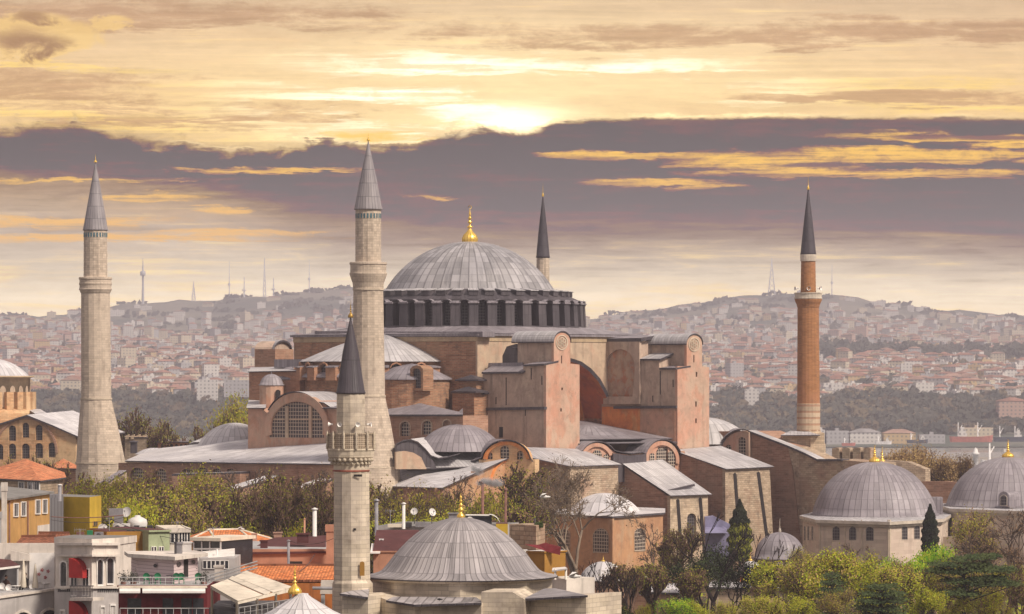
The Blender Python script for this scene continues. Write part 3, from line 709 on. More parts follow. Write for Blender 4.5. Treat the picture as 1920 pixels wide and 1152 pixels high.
T2, _, fl2 = tower(11.6, 20.1, [(1128, 850), (xb, 846), (xb, 690), (1236, 690), (1236, 672), (1199, 672), (1199, 640), (1128, 640)], 0, (1302, 629, 689, 14.5),
    [(1301, 666, 680, 2.2), (1306, 698, 707, 3), (1305, 753, 763, 3), (1305, 785, 794, 3)], ('plaster_pink', 'plaster_grey'), 842)
# heads behind the round fronts (barrel roofed blocks)
for T, e0, e1, fl, bx, cxm, top, hr, y0, xw in ((T1, -21.9, -13.6, fl1, (992, 686, 643), 1054, 624, 15.5, 640, 992), (T2, 11.6, 20.1, fl2, (1244, 692, 650), 1302, 629, 14.5, 645, 1244)):
    pf_ = Ps(sS - .5); L = 8.0
    hw = [pf_.hit(cxm - hr + .6, top + hr), pf_.hit(cxm + hr - .6, top + hr)]
    mb = MB(); zz = zpy(690, hw[0].y); bk = pf_.b * L
    mb.extrude([Vector((hw[0].x, hw[0].y, zz - 1.5)), Vector((hw[1].x, hw[1].y, zz - 1.5)), hw[1], hw[0]], bk); hd_ = mb.build('tower_head', 'plaster_grey', T)
    vault(T, 'tower_roof', Ps(sS), arc(cxm, top + hr * 1.15, hr + 1, hr * 1.15 + 1, -4, 184, 14), L + 1.2, 'lead_pale', .22, over=.12)
# ledges and lead copings on the flanks
def coping(parent, pl, x0, y0, x1, y1, d0=.5, d1=3., mat='lead_mauve', rise=0., th=.3, name='coping'):
    a, b = pl.push(-d0).hit(x0, y0), pl.push(-d0).hit(x1, y1); bk = pl.b * (d0 + d1) + Vector((0, 0, rise)); mb = MB(); mb.slab([a, b, b + bk, a + bk], th, 0, 1); return mb.build(name, [mat, 'edge_dark'], parent)
coping(T1, fl1, 903, 698, 981, 697, .5, 2.5, rise=1.2)
wall(T1, 'parapet', fl1.push(2.2), [(913, 697), (979, 695), (979, 680), (916, 681)], 1.5, 'lead_mauve')
coping(T1, fl1, 981, 684, xa + 1, 682, .5, 3, rise=.5)
coping(T1, fl1, 901, 765, xa + 1, 763, .45, .2, 'edge_dark', th=.45, name='ledge')
coping(T2, fl2, 1150, 762, xb + 1, 761, .45, .2, 'edge_dark', th=.45, name='ledge')
coping(T2, fl2, 1199, 673, 1238, 673, .4, 3.5, 'lead_pale', rise=1.1)
coping(T2, fl2, 1236, 690, xb + 1, 690, .5, 3.5, rise=.4)
coping(T2, fl2, 1138, 635, 1202, 634, .4, 5, 'lead_mauve', rise=.6, th=.6)
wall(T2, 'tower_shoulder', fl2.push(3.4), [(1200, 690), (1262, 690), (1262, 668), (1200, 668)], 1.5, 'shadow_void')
for T, fl, L in ((T1, fl1, [(996, 690, 712), (1016, 705, 722), (949, 708, 760), (930, 745, 758), (985, 768, 780)]), (T2, fl2, [(1238, 695, 740), (1262, 712, 726), (1199, 736, 752), (1224, 742, 754), (1258, 800, 812)])):
    for x, a, b in L:
        mb = MB(); p_ = fl.push(-.02); mb.face([p_.hit(*q) for q in ((x - .9, b), (x + .9, b), (x + .9, a), (x - .9, a))]); mb.build('slit', 'shadow_void', T)
mb = MB(); p_ = fl1.push(-.03); mb.face([p_.hit(*q) for q in ((936, 821), (943, 821), (943, 801), (936, 801))]); mb.build('door', 'shadow_void', T1)
mb = MB(); p_ = fl2.push(-.03); mb.face([p_.hit(*q) for q in ((1185, 803), (1194, 803), (1194, 786), (1185, 786))]); mb.build('door', 'shadow_void', T2)
# orange lower zone of the inner flank
wall(T2, 'inner_flank', fl2.push(-.12), [(1128.5, 830), (1200, 830), (1200, 763), (1128.5, 763)], .1, 'plaster_orange')
wall(T2, 'inner_flank', fl2.push(-.10), [(1200.2, 830), (xb - .5, 842), (xb - .5, 766), (1200.2, 766)], .08, 'plaster_rose')
# painted blind niche on the inner pier
no = [(1131, 758), (1199, 758), (1199, 641), (1131, 641)]; nh = [(1138, 744), (1186, 744), (1190, 700)] + arc(1163, 688, 27, 33, 0, 180, 14) + [(1135, 700)]
pn = fl2.push(-.5); mb = MB(); mb.extrude([pn.hit(*p) for p in no], pn.b * .49, 0, [[pn.hit(*p) for p in nh]], back=False, hd=.45); nb = mb.build('blind_niche', 'plaster_grey', T2)
mb = MB(); p2 = pn.push(.44); mb.face([p2.hit(*p) for p in nh]); mb.build('niche_plaster', 'plaster_niche', nb)
# dark penthouse blocks behind tower 1 head
wall(church, 'penthouse', Pe(-19.0), [(942, 684), (1000, 684), (1000, 655), (968, 645), (950, 650), (942, 668)], 4, 'lead_dark')
coping(church, Pe(-19.0), 960, 652, 1000, 650, .2, 3.5, 'lead_mauve', rise=.9, th=.2, name='penthouse_roof')

# great south arch: front wall with the arch cut out, soffit, orange tympanum
ps = Ps(H + .6)
av = [(1040, 674), (1060, 676), (1074, 679.5), (1087, 684), (1105, 697), (1122, 716), (1135, 740), (1143, 765), (1149, 800)]
gw = church
ps = Ps(H)
ring_o = [(x, y) for x, y in av]
mb = MB(); p3 = ps.push(-.15)
for i in range(len(av) - 1):
    a, b = av[i], av[i + 1]; q = [p3.hit(*a), p3.hit(*b)]; mb.face([q[0], q[1], q[1] + ps.b * 6.2, q[0] + ps.b * 6.2], 1)
    n0 = Vector((.35, 0, .5)); mb.face([q[0], q[1], q[1] + n0, q[0] + n0], 0)
gw = mb.build('great_arch', ['edge_dark', 'plaster_red'], church)
ty = Ps(15.5)
wall(gw, 'tympanum', ty, [(1040, 812), (1165, 812), (1165, 660), (1040, 660)], .6, 'plaster_orange', [(1107, 762, 788, 10, 'lattice_dark')], frame='plaster_beige')

# ---- aisle roofs between the towers ----
def lw(e, s, py): return WP(e, s, py)
roof(church, 'aisle_roof', [lw(-14, 36, 824), lw(11.6, 36, 822), lw(11.6, 16.2, 789), lw(-14, 16.2, 796)], 'lead_mauve')
dc = lw(.2, 27, 822)
mb = MB(); mb.lathe((dc.x, dc.y, 0), [(8.5, zpy(823, dc.y)), (7.0, zpy(816, dc.y)), (5.8, zpy(811, dc.y)), (4.6, zpy(806, dc.y)), (3, zpy(800.5, dc.y)), (1.2, zpy(797.5, dc.y)), (.05, zpy(797, dc.y))], 40, seams=34); mb.build('low_dome', 'lead_mauve', church)
gp = Ps(38.6)
lun = [(1087, 905), (1276, 905), (1276, 866)] + arc(1242, 862, 31, 34, 0, 180, 14) + [(1205, 850), (1180, 853), (1155, 850)] + [(1150, 846)] + arc(1120, 862, 31, 30, 40, 140, 12) + [(1087, 850)]
gwl = wall(church, 'gallery_front', gp, lun, 2.5, 'plaster_pink', [(1243, 839, 877, 19, None, 'rect'), ])
for cx, t, b, wd in ((1240, 841, 880, 18), (1259, 846, 882, 13), (1223, 850, 872, 9), (1120, 844, 860, 17), (1137, 852, 866, 9)):
    mb = MB(); p_ = gp.push(-.12); mb.extrude([p_.hit(*q) for q in archpx(cx, t, b, wd)], gp.b * .1); mb.build('window', 'lattice', gwl)
ring(gwl, 'archivolt', gp, 1242, 864, 32, 37, 6, 8, -10, 190, 'plaster_pink', .35)
ring(gwl, 'archivolt', gp, 1120, 864, 31, 33, 6, 7, 20, 160, 'plaster_pink', .35)
vault(church, 'wavy_roof', gp, [(1278, 856)] + arc(1242, 862, 34, 37, 12, 165, 12) + [(1202, 849), (1180, 851.5), (1158, 848)] + arc(1120, 862, 34, 33, 30, 150, 12) + [(1086, 848)], 4.5, 'lead_mauve')
roof(church, 'aisle_roof', [lw(-14, 37.2, 832), lw(11.4, 37.2, 829), lw(11.4, 30, 823), lw(-14, 30, 824)], 'lead_mauve')
wall(church, 'valley_wall', Ps(39.2), [(1149, 906), (1213, 900), (1212, 852), (1180, 855), (1150, 850)], .5, 'lead_dark')

# ---- big sloping buttresses in front ----
def buttress(name, e0, e1, s0, side, front, roofp, mside, mfront, wins=(), slits=(), label=None):
    """side: px outline on plane e0; front: px outline on plane s1"""
    pe = Pe(e0); t = wall(church, name, pe, side, e1 - e0, mside, label=label)
    s1 = roofp[0]; psn = Ps(s1)
    f = wall(t, 'end_wall', psn, front, .6, mfront, wins, hd=.5)
    for x0, ya, x1, yb, wd in slits:
        mb = MB(); p_ = psn.push(-.05); mb.face([p_.hit(*q) for q in ((x1 - wd / 2, yb), (x1 + wd / 2, yb), (x0 + wd / 2, ya + 3), (x0, ya), (x0 - wd / 2, ya + 3))]); mb.build('recess', 'shadow_void', f)
    rp = [lw(*p) for p in roofp[1]]; roof(t, 'lead_roof', rp, 'lead_pale')
    return t, rp
x49 = PXOF(-4.8, 48.4)
b1, rp = buttress('south_buttress', -4.8, 4.95, 38, [(1150, 1112), (x49, 1112), (x49, 930), (1161, 869), (1150, 869)], [(PXOF(-4.8, 49) , 1112), (PXOF(4.95, 49) + 3, 1112), (PXOF(4.95, 49), 928), (PXOF(-4.8, 49), 930)],
    (49., [(-5.3, 49.5, 929.5), (5.4, 49.5, 927), (5.4, 38.9, 862), (-5.3, 38.9, 868)]), 'brick_brown', 'stone_warm', [(1297, 963, 1028, 17, 'lattice_dark')], [(1271, 935, 1281, 1085, 6), (1313, 932, 1325, 1085, 6)])
mb = MB(); mb.extrude([lw(-4.4, 48, 925) + Vector((0, 0, .1)), lw(2.8, 48, 913) + Vector((0, 0, .1)), lw(2.8, 47.8, 912) + Vector((0, 0, .1)), lw(-4.4, 47.8, 924) + Vector((0, 0, .1))], Vector((0, 0, .3))); mb.build('gutter', 'edge_dark', b1)
e2a = 14.3
def solve_s(e, px):
    k = (px - 960) / F; return (k * (CY + Ey * e) - CX - Ex * e) / (Sx - k * Sy)
def solve_e(s, px):
    k = (px - 960) / F; return (k * (CY + Sy * s) - CX - Sx * s) / (Ex - k * Ey)
e2 = solve_e(38.2, 1272); s2 = solve_s(e2, 1360); e2b = solve_e(s2, 1444)
x2 = PXOF(e2, s2 - .6)
b2, _ = buttress('south_buttress', e2, e2b, 38, [(1268, 1112), (x2, 1112), (x2, 880), (1272, 846), (1268, 846)], [(PXOF(e2, s2), 1112), (1455, 1112), (1443, 877), (PXOF(e2, s2), 880)],
    (s2, [(e2 - .4, s2 + .5, 879.5), (e2b + .5, s2 + .5, 875), (e2b + .5, 37.2, 836), (e2 - .4, 37.2, 844)]), 'brick_brown', 'stone_mixed', [], [(1378, 886, 1387, 1010, 6), (1422, 884, 1438, 1006, 6)])
# far right buttress: brick with a battered stone end
e3 = solve_e(38.2, 1404); pe3 = Pe(e3)
b3 = wall(church, 'east_buttress', pe3, [(1340, 1112), (1512, 1112), (1486, 880), (1477, 838), (1404, 809), (1340, 809)], 9, 'brick_brown')
wall(b3, 'battered_end', pe3.push(-.05), [(1513, 1112), (1640, 1112), (1640, 868), (1570, 862), (1530, 862), (1510, 852), (1477, 838), (1487, 880)], 6, 'stone_mixed')
mb = MB(); pl_ = pe3.push(-.5)
for (xa_, ya_), (xb_, yb_) in zip([(1402, 807), (1478, 836), (1510, 850), (1532, 861)], [(1478, 836), (1510, 850), (1532, 861), (1578, 861)]):
    a, b = pl_.hit(xa_, ya_), pl_.hit(xb_, yb_); bk = pe3.b * 2.2; mb.slab([a, b, b + bk, a + bk], .35, 0, 1)
mb.build('sloping_coping', ['lead_pale', 'edge_dark'], b3)
# lunette with windows east of tower 2
pl3 = Ps(37.6); l3 = [(1325, 900), (1404.5, 900), (1404.5, 811), (1392, 807)] + arc(1392, 852, 42, 46, 90, 180, 12) + [(1325, 852)]
p3b = pe3.push(-1.2)
wl = wall(church, 'east_lunette', pe3.push(-.8), [(1345, 905), (1404, 905), (1404, 811), (1396, 809)] + arc(1392, 856, 42, 47, 88, 178, 12) + [(1345, 858)], .7, 'plaster_pink', [(1391, 820, 856, 14), (1365.5, 834, 850, 12)])
v3 = MB(); vp = pe3.push(-1.2); va = [(1404, 809)] + arc(1392, 856, 46, 50, 88, 170, 12); bk = (pt(1325, 700, 668) - pt(1360, 700, 640)); bk.z = 0
for a, b in zip(va, va[1:]):
    A, B = vp.hit(*a), vp.hit(*b); up = Vector((0, 0, .16)); v3.face([A + up, B + up, B + bk * 1.6 + up, A + bk * 1.6 + up], 0); v3.face([A, B, B + up, A + up], 1)
v3.build('east_vault_roof', ['lead_mauve', 'edge_dark'], church)
ed = pt(1322, 700, 672); mb = MB(); mb.lathe((ed.x, ed.y, 0), dome_prof(8.5, 4.6, 10, zpy(832, 672)), 30, seams=30); mb.build('low_dome', 'lead_pale', church)
roof(church, 'east_roof', [pl3.hit(1331, 845), pl3.hit(1398, 866), lw(e3 - .5, 30, 850), lw(e3 - 8, 30, 835)], 'lead_mauve')

# west of tower 1: stone block with roof
e0 = solve_e(38, 1069)
sB = 46.; eA = solve_e(sB, 1069); eB = solve_e(sB, 1159)
wall(church, 'stone_block', Ps(sB), [(1069, 1112), (1159, 1112), (1159, 873), (1069, 874)], 8, 'stone_mixed')
pw = Pe(eA); wall(church, 'south_aisle_wall', pw, [(PXOF(eA, 14), 1112), (1068, 1112), (1068, 875), (1040, 866), (1000, 850), (PXOF(eA, 14), 850)], 4, 'brick_brown')
roof(church, 'lead_roof', [lw(eA - .5, sB + .5, 874.5), lw(eB + .3, sB + .5, 871), lw(eB + .3, 37.5, 842), lw(eA - 4, 37.5, 838), lw(eA - 4, 41, 858)], 'lead_pale')

# ---- south-west low domes, vaults, lead roofs ----
def lowdome(px, Y, r, yb, yt, mat='lead_mauve', n=44, seams=44, name='low_dome'):
    c = pt(px, 700, Y); h = (yb - yt) / F * Y; mb = MB(); mb.lathe((c.x, c.y, 0), dome_prof(r, h, 10, zpy(yb, Y)), n, seams=seams); return mb.build(name, mat, church)
lowdome(862, 618, 7.2, 846, 795)
lowdome(440, 668, 6.6, 838, 793, 'lead_white')
roof(church, 'aisle_roof', [pt(745, 868, 612), pt(990, 866, 617), pt(1000, 842, 640), pt(745, 842, 640)], 'lead_pale')
# lunette with orange face, px 905-990
s4 = pp(880, 612, 1010, 608)
l4 = [(898, 912), (1003, 912), (1003, 862)] + arc(949, 862, 42, 34, 0, 180, 14) + [(898, 862)]
w4 = wall(church, 'south_west_lunette', s4, l4, 2, 'orange_church', [(946, 836, 860, 17), (918, 848, 862, 11), (975, 846, 862, 12)])
ring(w4, 'archivolt', s4, 949, 866, 44, 38, 6, 6, 8, 172, 'plaster_orange', .4)
v4 = MB(); va = [(1000, 868)] + arc(949, 864, 46, 38, 10, 172, 14) + [(895, 862), (885, 866)]; bk = pt(874, 700, 624) - pt(905, 700, 612); bk.z = 0; p_ = s4.push(-.8)
for i, (a, b) in enumerate(zip(va, va[1:])):
    A, B = p_.hit(*a), p_.hit(*b); up = Vector((0, 0, .14)); v4.face([A + up, B + up, B + bk + up, A + bk + up], 0); v4.face([A, B, B + up, A + up], 1)
v4.build('vault_roof', ['lead_mauve', 'edge_dark'], church)
# s-curved vault left of it
p5 = pp(740, 604, 830, 606); va = [(742, 834), (756, 827), (770, 825), (784, 830), (798, 843), (808, 855), (822, 860), (838, 858), (860, 852)]
v5 = MB(); bk = pt(800, 700, 624) - pt(770, 700, 604); bk.z = 0; up = Vector((0, 0, .13)); ac = 0.
for a, b in zip(va, va[1:]):
    A, B = p5.hit(*a), p5.hit(*b); l = (B - A).length; v5.face([A + up, B + up, B + bk + up, A + bk + up], 0, [(0, ac), (0, ac + l), (19, ac + l), (19, ac)]); v5.face([A - up * .3, B - up * .3, B + up, A + up], 1); ac += l
v5.build('vault_roof', ['lead_white', 'edge_dark'], church)
wall(church, 'vault_end', p5.push(.3), [(742, 880)] + [(820, 880), (808, 857), (798, 845), (784, 832), (770, 827), (756, 829), (742, 836)], 1, 'lead_dark')  # dark end panel: shade of the vault's underside put into the colour
wall(church, 'vault_end', p5.push(-1.0), [(742, 880), (800, 880), (790, 858), (775, 849), (760, 846), (742, 848)], .8, 'plaster_beige')
roof(church, 'valley_roof', [pt(790, 878, 605), pt(915, 874, 610.5), pt(935, 846, 619), pt(805, 846, 616)], 'lead_pale')
# long sloping lead roof and gabled pink wall
g2 = pp(829, 583, 955, 612); g2b = pp(735, 606, 829, 583)
gA = wall(church, 'south_west_wing', g2, [(829, 1112), (1060, 1112), (1060, 905), (1005, 875), (951, 862), (829, 916)], 1.2, 'plaster_bath', [(901, 902, 910, 9, 'shadow_void'), (890, 884, 888, 4, 'shadow_void', 'rect')])
ring(gA, 'blind_arch', g2, 955, 905, 34, 42, 3, 3, 0, 180, 'plaster_orange', .2)
wall(church, 'wing_front', g2b, [(738, 1112), (828.6, 1112), (828.6, 916), (738, 914)], 1.2, 'brick_brown', [(753, 919, 926, 5, 'shadow_void', 'rect')])
a, b = g2b.push(-.6).hit(736, 912), g2.push(-.6).hit(829, 915); c = g2.push(-.6).hit(951, 860); d_ = pt(878, 857, 628); e_ = pt(752, 876, 622)
mb = MB(); mb.slab([a, b, c, d_, e_], .18, 0, 1); mb.build('wing_roof', ['lead_white', 'edge_dark'], church)
mb = MB(); q = [pt(951, 859, g2.push(-.6).hit(951, 860).y), pt(1060, 907, g2.hit(1060, 900).y - .6), pt(1075, 900, 622), pt(960, 852, 622)]; mb.slab(q, .18, 0, 1); mb.build('wing_roof', ['lead_pale', 'edge_dark'], church)

# ---- narthex: long low range at the left ----
nx = pp(222, 651, 640, 604)
nr = wall(church, 'narthex_wall', nx, [(222, 1112), (640, 1112), (640, 871), (222, 868)], 6, 'brick_brown',
     [(258, 877, 917, 27), (301, 879, 905, 24), (352, 879, 888, 22), (379, 877, 886, 22), (407, 879, 886, 16), (433, 879, 886, 16)], frame='plaster_rose')
mb = MB(); n0 = [nx.push(-.6).hit(x, y) for x, y in ((234, 864), (460, 868), (640, 870))]; n1 = [pt(*p) for p in ((285, 842, 690), (462, 824, 656), (664, 821, 630))]
mb.slab([n0[0], n0[1], n1[1], n1[0]], .2, 0, 1); mb.slab([n0[1], n0[2], n1[2], n1[1]], .2, 0, 1)
mb.build('narthex_roof', ['lead_white', 'edge_dark'], church)
mb = MB() # shallow cross vault swellings
for cx, cy, rx, ry, Y in ((289, 848, 36, 12, 688),):
    c = pt(cx, 700, Y); mb.lathe((c.x, c.y, 0), dome_prof(rx / F * Y, ry / F * Y, 6, zpy(cy + 4, Y)), 24, seams=20)
mb.build('low_dome', 'lead_white', church)
p6 = flat(676); v6 = MB(); va = [(330, 842), (345, 838), (357, 832), (366, 824), (378, 817), (392, 818), (404, 830), (414, 840), (424, 838), (433, 828), (444, 822), (456, 826), (470, 834)]
va = [(346, 838), (354, 832), (364, 829), (376, 829), (388, 833), (396, 840), (414, 841), (423, 833), (434, 825), (446, 822), (462, 825)]
for a, b in zip(va, va[1:]):
    A, B = p6.hit(*a), p6.hit(*b); bk = Vector((3, 16, 1.6)); v6.face([A, B, B + bk, A + bk], 0); v6.face([A, B, B - Vector((0, 0, .35)), A - Vector((0, 0, .35))], 1)
v6.build('vault_roof', ['lead_white', 'edge_dark'], church)
for o in ([(346, 841), (396, 841), (388, 834), (376, 830), (364, 830), (354, 833)], [(416, 841), (462, 836), (455, 826), (446, 823), (434, 827), (423, 835)]): wall(church, 'vault_end', p6.push(.2), o, .5, 'lead_dark')
# low flying buttresses with pale sloping tops
def fly(name, pa, pb, wd, drop, mat='lead_white', mw='brick_brown'):
    a, b = pt(*pa), pt(*pb); d = (b - a); d.z = 0; n = Vector((-d.y, d.x, 0)).normalized() * wd
    mb = MB(); mb.slab([a, b, b + n, a + n], .35, 0, 1); z = Vector((0, 0, 1)); lo = [Vector((p.x, p.y, drop)) for p in (a, b, b + n, a + n)]; tp = [p - z * .35 for p in (a, b, b + n, a + n)]
    for i in range(4): j = (i + 1) % 4; mb.face([lo[i], lo[j], tp[j], tp[i]], 2)
    return mb.build(name, [mat, 'edge_dark', mw], church)
fly('flying_buttress', (182, 916, 640), (238, 882, 646), 1.6, -2, 'lead_mauve', 'stone_mixed')
fly('flying_buttress', (433, 920, 595), (540, 887, 620), 2.4, 2); fly('flying_buttress', (532, 929, 580), (626, 897, 606), 2.4, 2)
fly('porch_roof', (322, 889, 622), (450, 885, 618), 4, 2); 
# ---------------- minarets ----------------
def turned(prof, Y, mat, name, parent, n=16, sm=False, cx0=None, seams=None, mf=None, flute=0, fl=0., ph=0.):
    """prof: (px row, half width px[, centre px])"""
    mb = MB(); pr = [(max(h / F * Y, .02), zpy(py, Y), ((c[0] - cx0) / F * Y if c else 0)) for py, h, *c in prof]
    o = pt(cx0, 700, Y); mb.lathe((o.x, o.y, 0), pr[::-1], n, sm=sm, seams=seams, flute=flute, fl=fl, ph=ph); return mb.build(name, mat, parent)
def minaret(cx, Y, label, cone, shaft, tiles, balcony, rings, fin, mats, n=16, name='minaret', seams=20):
    o = pt(cx, 700, Y); t = thing(name, (o.x, o.y, 0), label, 'minaret')
    sh = turned(shaft, Y, mats[0], 'shaft', t, n, cx0=cx)
    turned(cone, Y, mats[1], 'cone_roof', t, 24, True, cx, seams=seams)
    if balcony: turned(balcony, Y, mats[2], 'balcony', t, n * 2, cx0=cx)
    for r in rings: turned([(r[0] - 1.6, r[1]), (r[0] - 1.4, r[1] + 1.2), (r[0] + 1.4, r[1] + 1.2), (r[0] + 1.8, r[1])] if len(r) < 3 else [(r[0] - 1.6, r[1], r[2]), (r[0] - 1.4, r[1] + 1.2, r[2]), (r[0] + 1.4, r[1] + 1.2, r[2]), (r[0] + 1.8, r[1], r[2])], Y, mats[3], 'moulding', t, n * 2, cx0=cx)
    if tiles:
        y0, y1, r, k = tiles; tp = MB()
        for i in range(k):
            a = 2 * math.pi * i / k; w_ = math.pi / k * .95; rr = (r + .4) / F * Y; c = Vector((o.x, o.y, 0))
            q = [c + Vector((rr * math.cos(a + s), rr * math.sin(a + s), z)) for s, z in ((-w_ / 2, zpy(y1, Y)), (w_ / 2, zpy(y1, Y)), (w_ / 2, zpy(y0, Y)), (-w_ / 2, zpy(y0, Y)))]; tp.extrude(q, Vector((math.cos(a), math.sin(a), 0)) * -.1)
        tp.build('tile_band', 'blue_tile', sh)
    b = pt(cx, fin[0], Y); b.y = Y
    finial(t, b, (fin[0] - fin[1]) / F * Y, fin[2] / F * Y, flute=8)
    return t, sh
mS, mSs = minaret(690.5, 607, 'tall pale stone minaret rising just left of the big dome', [(262, .5), (268, 1.2), (300, 8), (340, 16.5), (388, 25.5), (392, 26.8), (393.5, 26.8), (394, 25)],
    [(393, 24), (492, 24.3), (532, 25), (545, 28), (740, 31, 691), (748, 32, 691), (790, 42, 690), (830, 50, 689), (876, 58.5, 690), (878, 60, 690), (915, 62, 690), (1010, 62, 690)],
    (401, 410, 24, 24), [(491.5, 24.5), (492, 34), (493, 35.3), (496, 35.3), (497, 33.8), (511, 33.8), (512, 35.2), (515, 35.2), (524, 32), (531, 29.5), (541, 28.5), (542, 30)], [(543, 28.4), (743, 31.2, 691), (876, 58.7, 690)], (264, 250, 3),
    ('stone_minaret', 'lead_cone', 'stone_minaret', 'stone_trim'), 16)
mN, mNs = minaret(179, 666, 'far left tall pale stone minaret with grey cone roof', [(303, .5), (310, 1.5), (350, 9), (428, 23), (431, 24), (432, 24), (433, 22)],
    [(432, 22), (520, 22.3), (548, 23), (550, 27), (745, 28.3, 180.5), (752, 29, 180.5), (800, 37, 184), (868, 46.5, 189), (870, 47.5, 189), (900, 48, 189), (1000, 48, 189)],
    (437, 445, 22, 24), [(519.5, 22), (520, 30), (521, 31.3), (524, 31.3), (525, 30), (530, 30), (531, 30.8), (534, 30.6), (536, 29.8), (541, 30), (543, 31), (549, 28), (550, 27.4)], [(748, 28.8, 180.5), (868, 46.8, 189)], (305, 290, 3),
    ('stone_minaret', 'lead_cone', 'stone_minaret', 'stone_trim'), 16)
mE, mEs = minaret(1018, 720, 'distant minaret top with dark cone showing right behind the dome', [(366, .5), (372, 1.5), (430, 8), (480, 12.6), (483, 13.4), (484, 12)],
    [(483, 12), (640, 13), (900, 14)], None, None, [], (369, 345, 2), ('stone_minaret', 'slate_cone', 'stone_minaret', 'stone_trim'), 12)
mB, mBs = minaret(1515.5, 668, 'red brick minaret with dark cone roof on the right', [(353, .5), (358, 1.5), (420, 8.8), (474, 14.6), (477, 15.4), (478, 14.6)],
    [(478, 14), (490, 14.3), (490.2, 13.4), (548, 14.5), (560, 16), (562, 20), (640, 20.4), (756, 21.3, 1516), (757, 22, 1516)], None, None, [], (356, 332, 2.4),
    ('brick_minaret', 'slate_cone', 'brick_minaret', 'stone_trim'), 20)
turned([(477, 15), (480, 15.3), (490, 15), (490.5, 13)], 668, 'white_stone', 'collar', mB, 20, cx0=1515.5)
turned([(757, 22, 1516), (806, 22, 1516), (808, 22, 1516)], 668, 'stone_band', 'banded_base', mB, 20, cx0=1515.5)
turned([(806, 22.2, 1516), (822, 24, 1519), (834, 27, 1521), (900, 27, 1521), (960, 27, 1521)], 668, 'stone_warm', 'plinth', mB, 8, cx0=1515.5)
bal = turned([(557, 20), (560, 25.5), (563, 25.5), (566, 24.5), (571, 22), (577, 20.5)], 668, 'brick_minaret', 'balcony', mB, 24, cx0=1515.5)
turned([(549, 24.6), (549.2, 26.6), (551, 26.6), (551.3, 25.4), (558, 25.4), (558.4, 26.4), (560.5, 26.4), (560.6, 24.6)], 668, 'white_stone', 'parapet', bal, 24, cx0=1515.5)
def horn(parent, px, py, Y, dx, dy, r=.45, mat='white_paint'):
    a = pt(px, py, Y); d = Vector((dx, dy, 0)).normalized(); mb = MB()
    k = r / .42; mb.tube(a, a + d * .35 * k, .1 * k, .16 * k, 8); mb.tube(a + d * .35 * k, a + d * .75 * k, .16 * k, r, 10, cap=False); mb.tube(a + d * .74 * k, a + d * .76 * k, r * 1.02, r * 1.05, 10, cap=False); mb.tube(a + d * .4 * k, a + d * .62 * k, .08 * k, .02 * k, 6)
    return mb.build('loudspeaker', mat, parent)
m_plain('white_paint', (.82, .79, .76), .5, .4, 0, .1, 2)
for x, dx, dy in ((1497, -1, -.4), (1516, 0, -1), (1533, .9, -.5)): horn(mB, x, 541, 667.2, dx, dy, .36)
# stone lodge at the foot of the brick minaret
o = pt(1500, 700, 664); lodge = thing('stone_lodge', (o.x, o.y, 0), 'small stone block with lead roof at the foot of the brick minaret', 'building')
lp = flat(660); wall(lodge, 'wall', lp, [(1468, 900), (1519, 900), (1519, 818), (1468, 817)], 8, 'stone_warm')
wall(lodge, 'wall', flat(659.4), [(1519.5, 900), (1546, 900), (1546, 812), (1519.5, 818)], 8, 'stone_warm')
roof(lodge, 'roof', [pt(1464, 816, 659), pt(1538, 816, 658.4), pt(1512, 808, 668), pt(1482, 808, 668)], 'lead_pale')
# ---------------- ground, sea, far shore, haze ----------------
m_plain('soil', (.10, .085, .055), .95, .1, 0, .4, .3)
def sstep(x, a, b): t = max(0, min(1, (x - a) / (b - a))); return t * t * (3 - 2 * t)
def ground_z(x, y):
    z = 9.0 - 10.5 * sstep(y, 300, 520) if y < 700 else -1.5 - 27 * sstep(y, 730, 905)
    return z + (.4 * math.sin(x * .05) + .3 * math.cos(y * .07) if y < 800 else 0)
def grid(name, xs_, ys_, fz, mat, smooth=True):
    mb = MB(); n = len(xs_)
    for y in ys_:
        for x in xs_: xx = x * y if mat == 'far' else x; mb.v.append(Vector(fz(x, y)))
    for j in range(len(ys_) - 1):
        for i in range(n - 1):
            a = j * n + i; mb.f.append((a, a + 1, a + n + 1, a + n)); mb.m.append(0); mb.sm.append(smooth); mb.uv.append([(mb.v[k].x, mb.v[k].y) for k in (a, a + 1, a + n + 1, a + n)])
    return mb
gd = grid('ground', [i * 25 for i in range(-60, 61)], [-600] + [i * 20 for i in range(-5, 48)], lambda x, y: (x, y, ground_z(x, y)), 'n').build('ground', 'soil'); tag(gd, kind='structure')
q, b = newmat('sea_water', .16, .5); q.put(b.inputs['Base Color'], (.24, .25, .25)); P = pos(q)  # base colour lightened to stand in for bright sky reflected off the water
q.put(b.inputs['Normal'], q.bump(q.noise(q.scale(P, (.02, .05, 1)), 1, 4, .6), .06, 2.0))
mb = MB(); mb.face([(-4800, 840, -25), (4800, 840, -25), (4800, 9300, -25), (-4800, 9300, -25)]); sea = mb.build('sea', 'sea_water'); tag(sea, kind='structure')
SKY_PTS = [(-3000, 640), (-600, 612), (0, 598), (130, 590), (210, 571), (300, 566), (420, 561), (520, 554), (600, 544), (680, 540), (760, 548), (860, 575), (980, 592), (1100, 600), (1190, 586), (1270, 573), (1350, 562), (1440, 554), (1560, 552), (1600, 558), (1700, 571), (1800, 584), (1920, 594), (2400, 622), (5000, 650)]
def lerp_pts(x, pts):
    if x <= pts[0][0]: return pts[0][1]
    for (a, b), (c, d) in zip(pts, pts[1:]):
        if x <= c: return b + (d - b) * (x - a) / (c - a)
    return pts[-1][1]
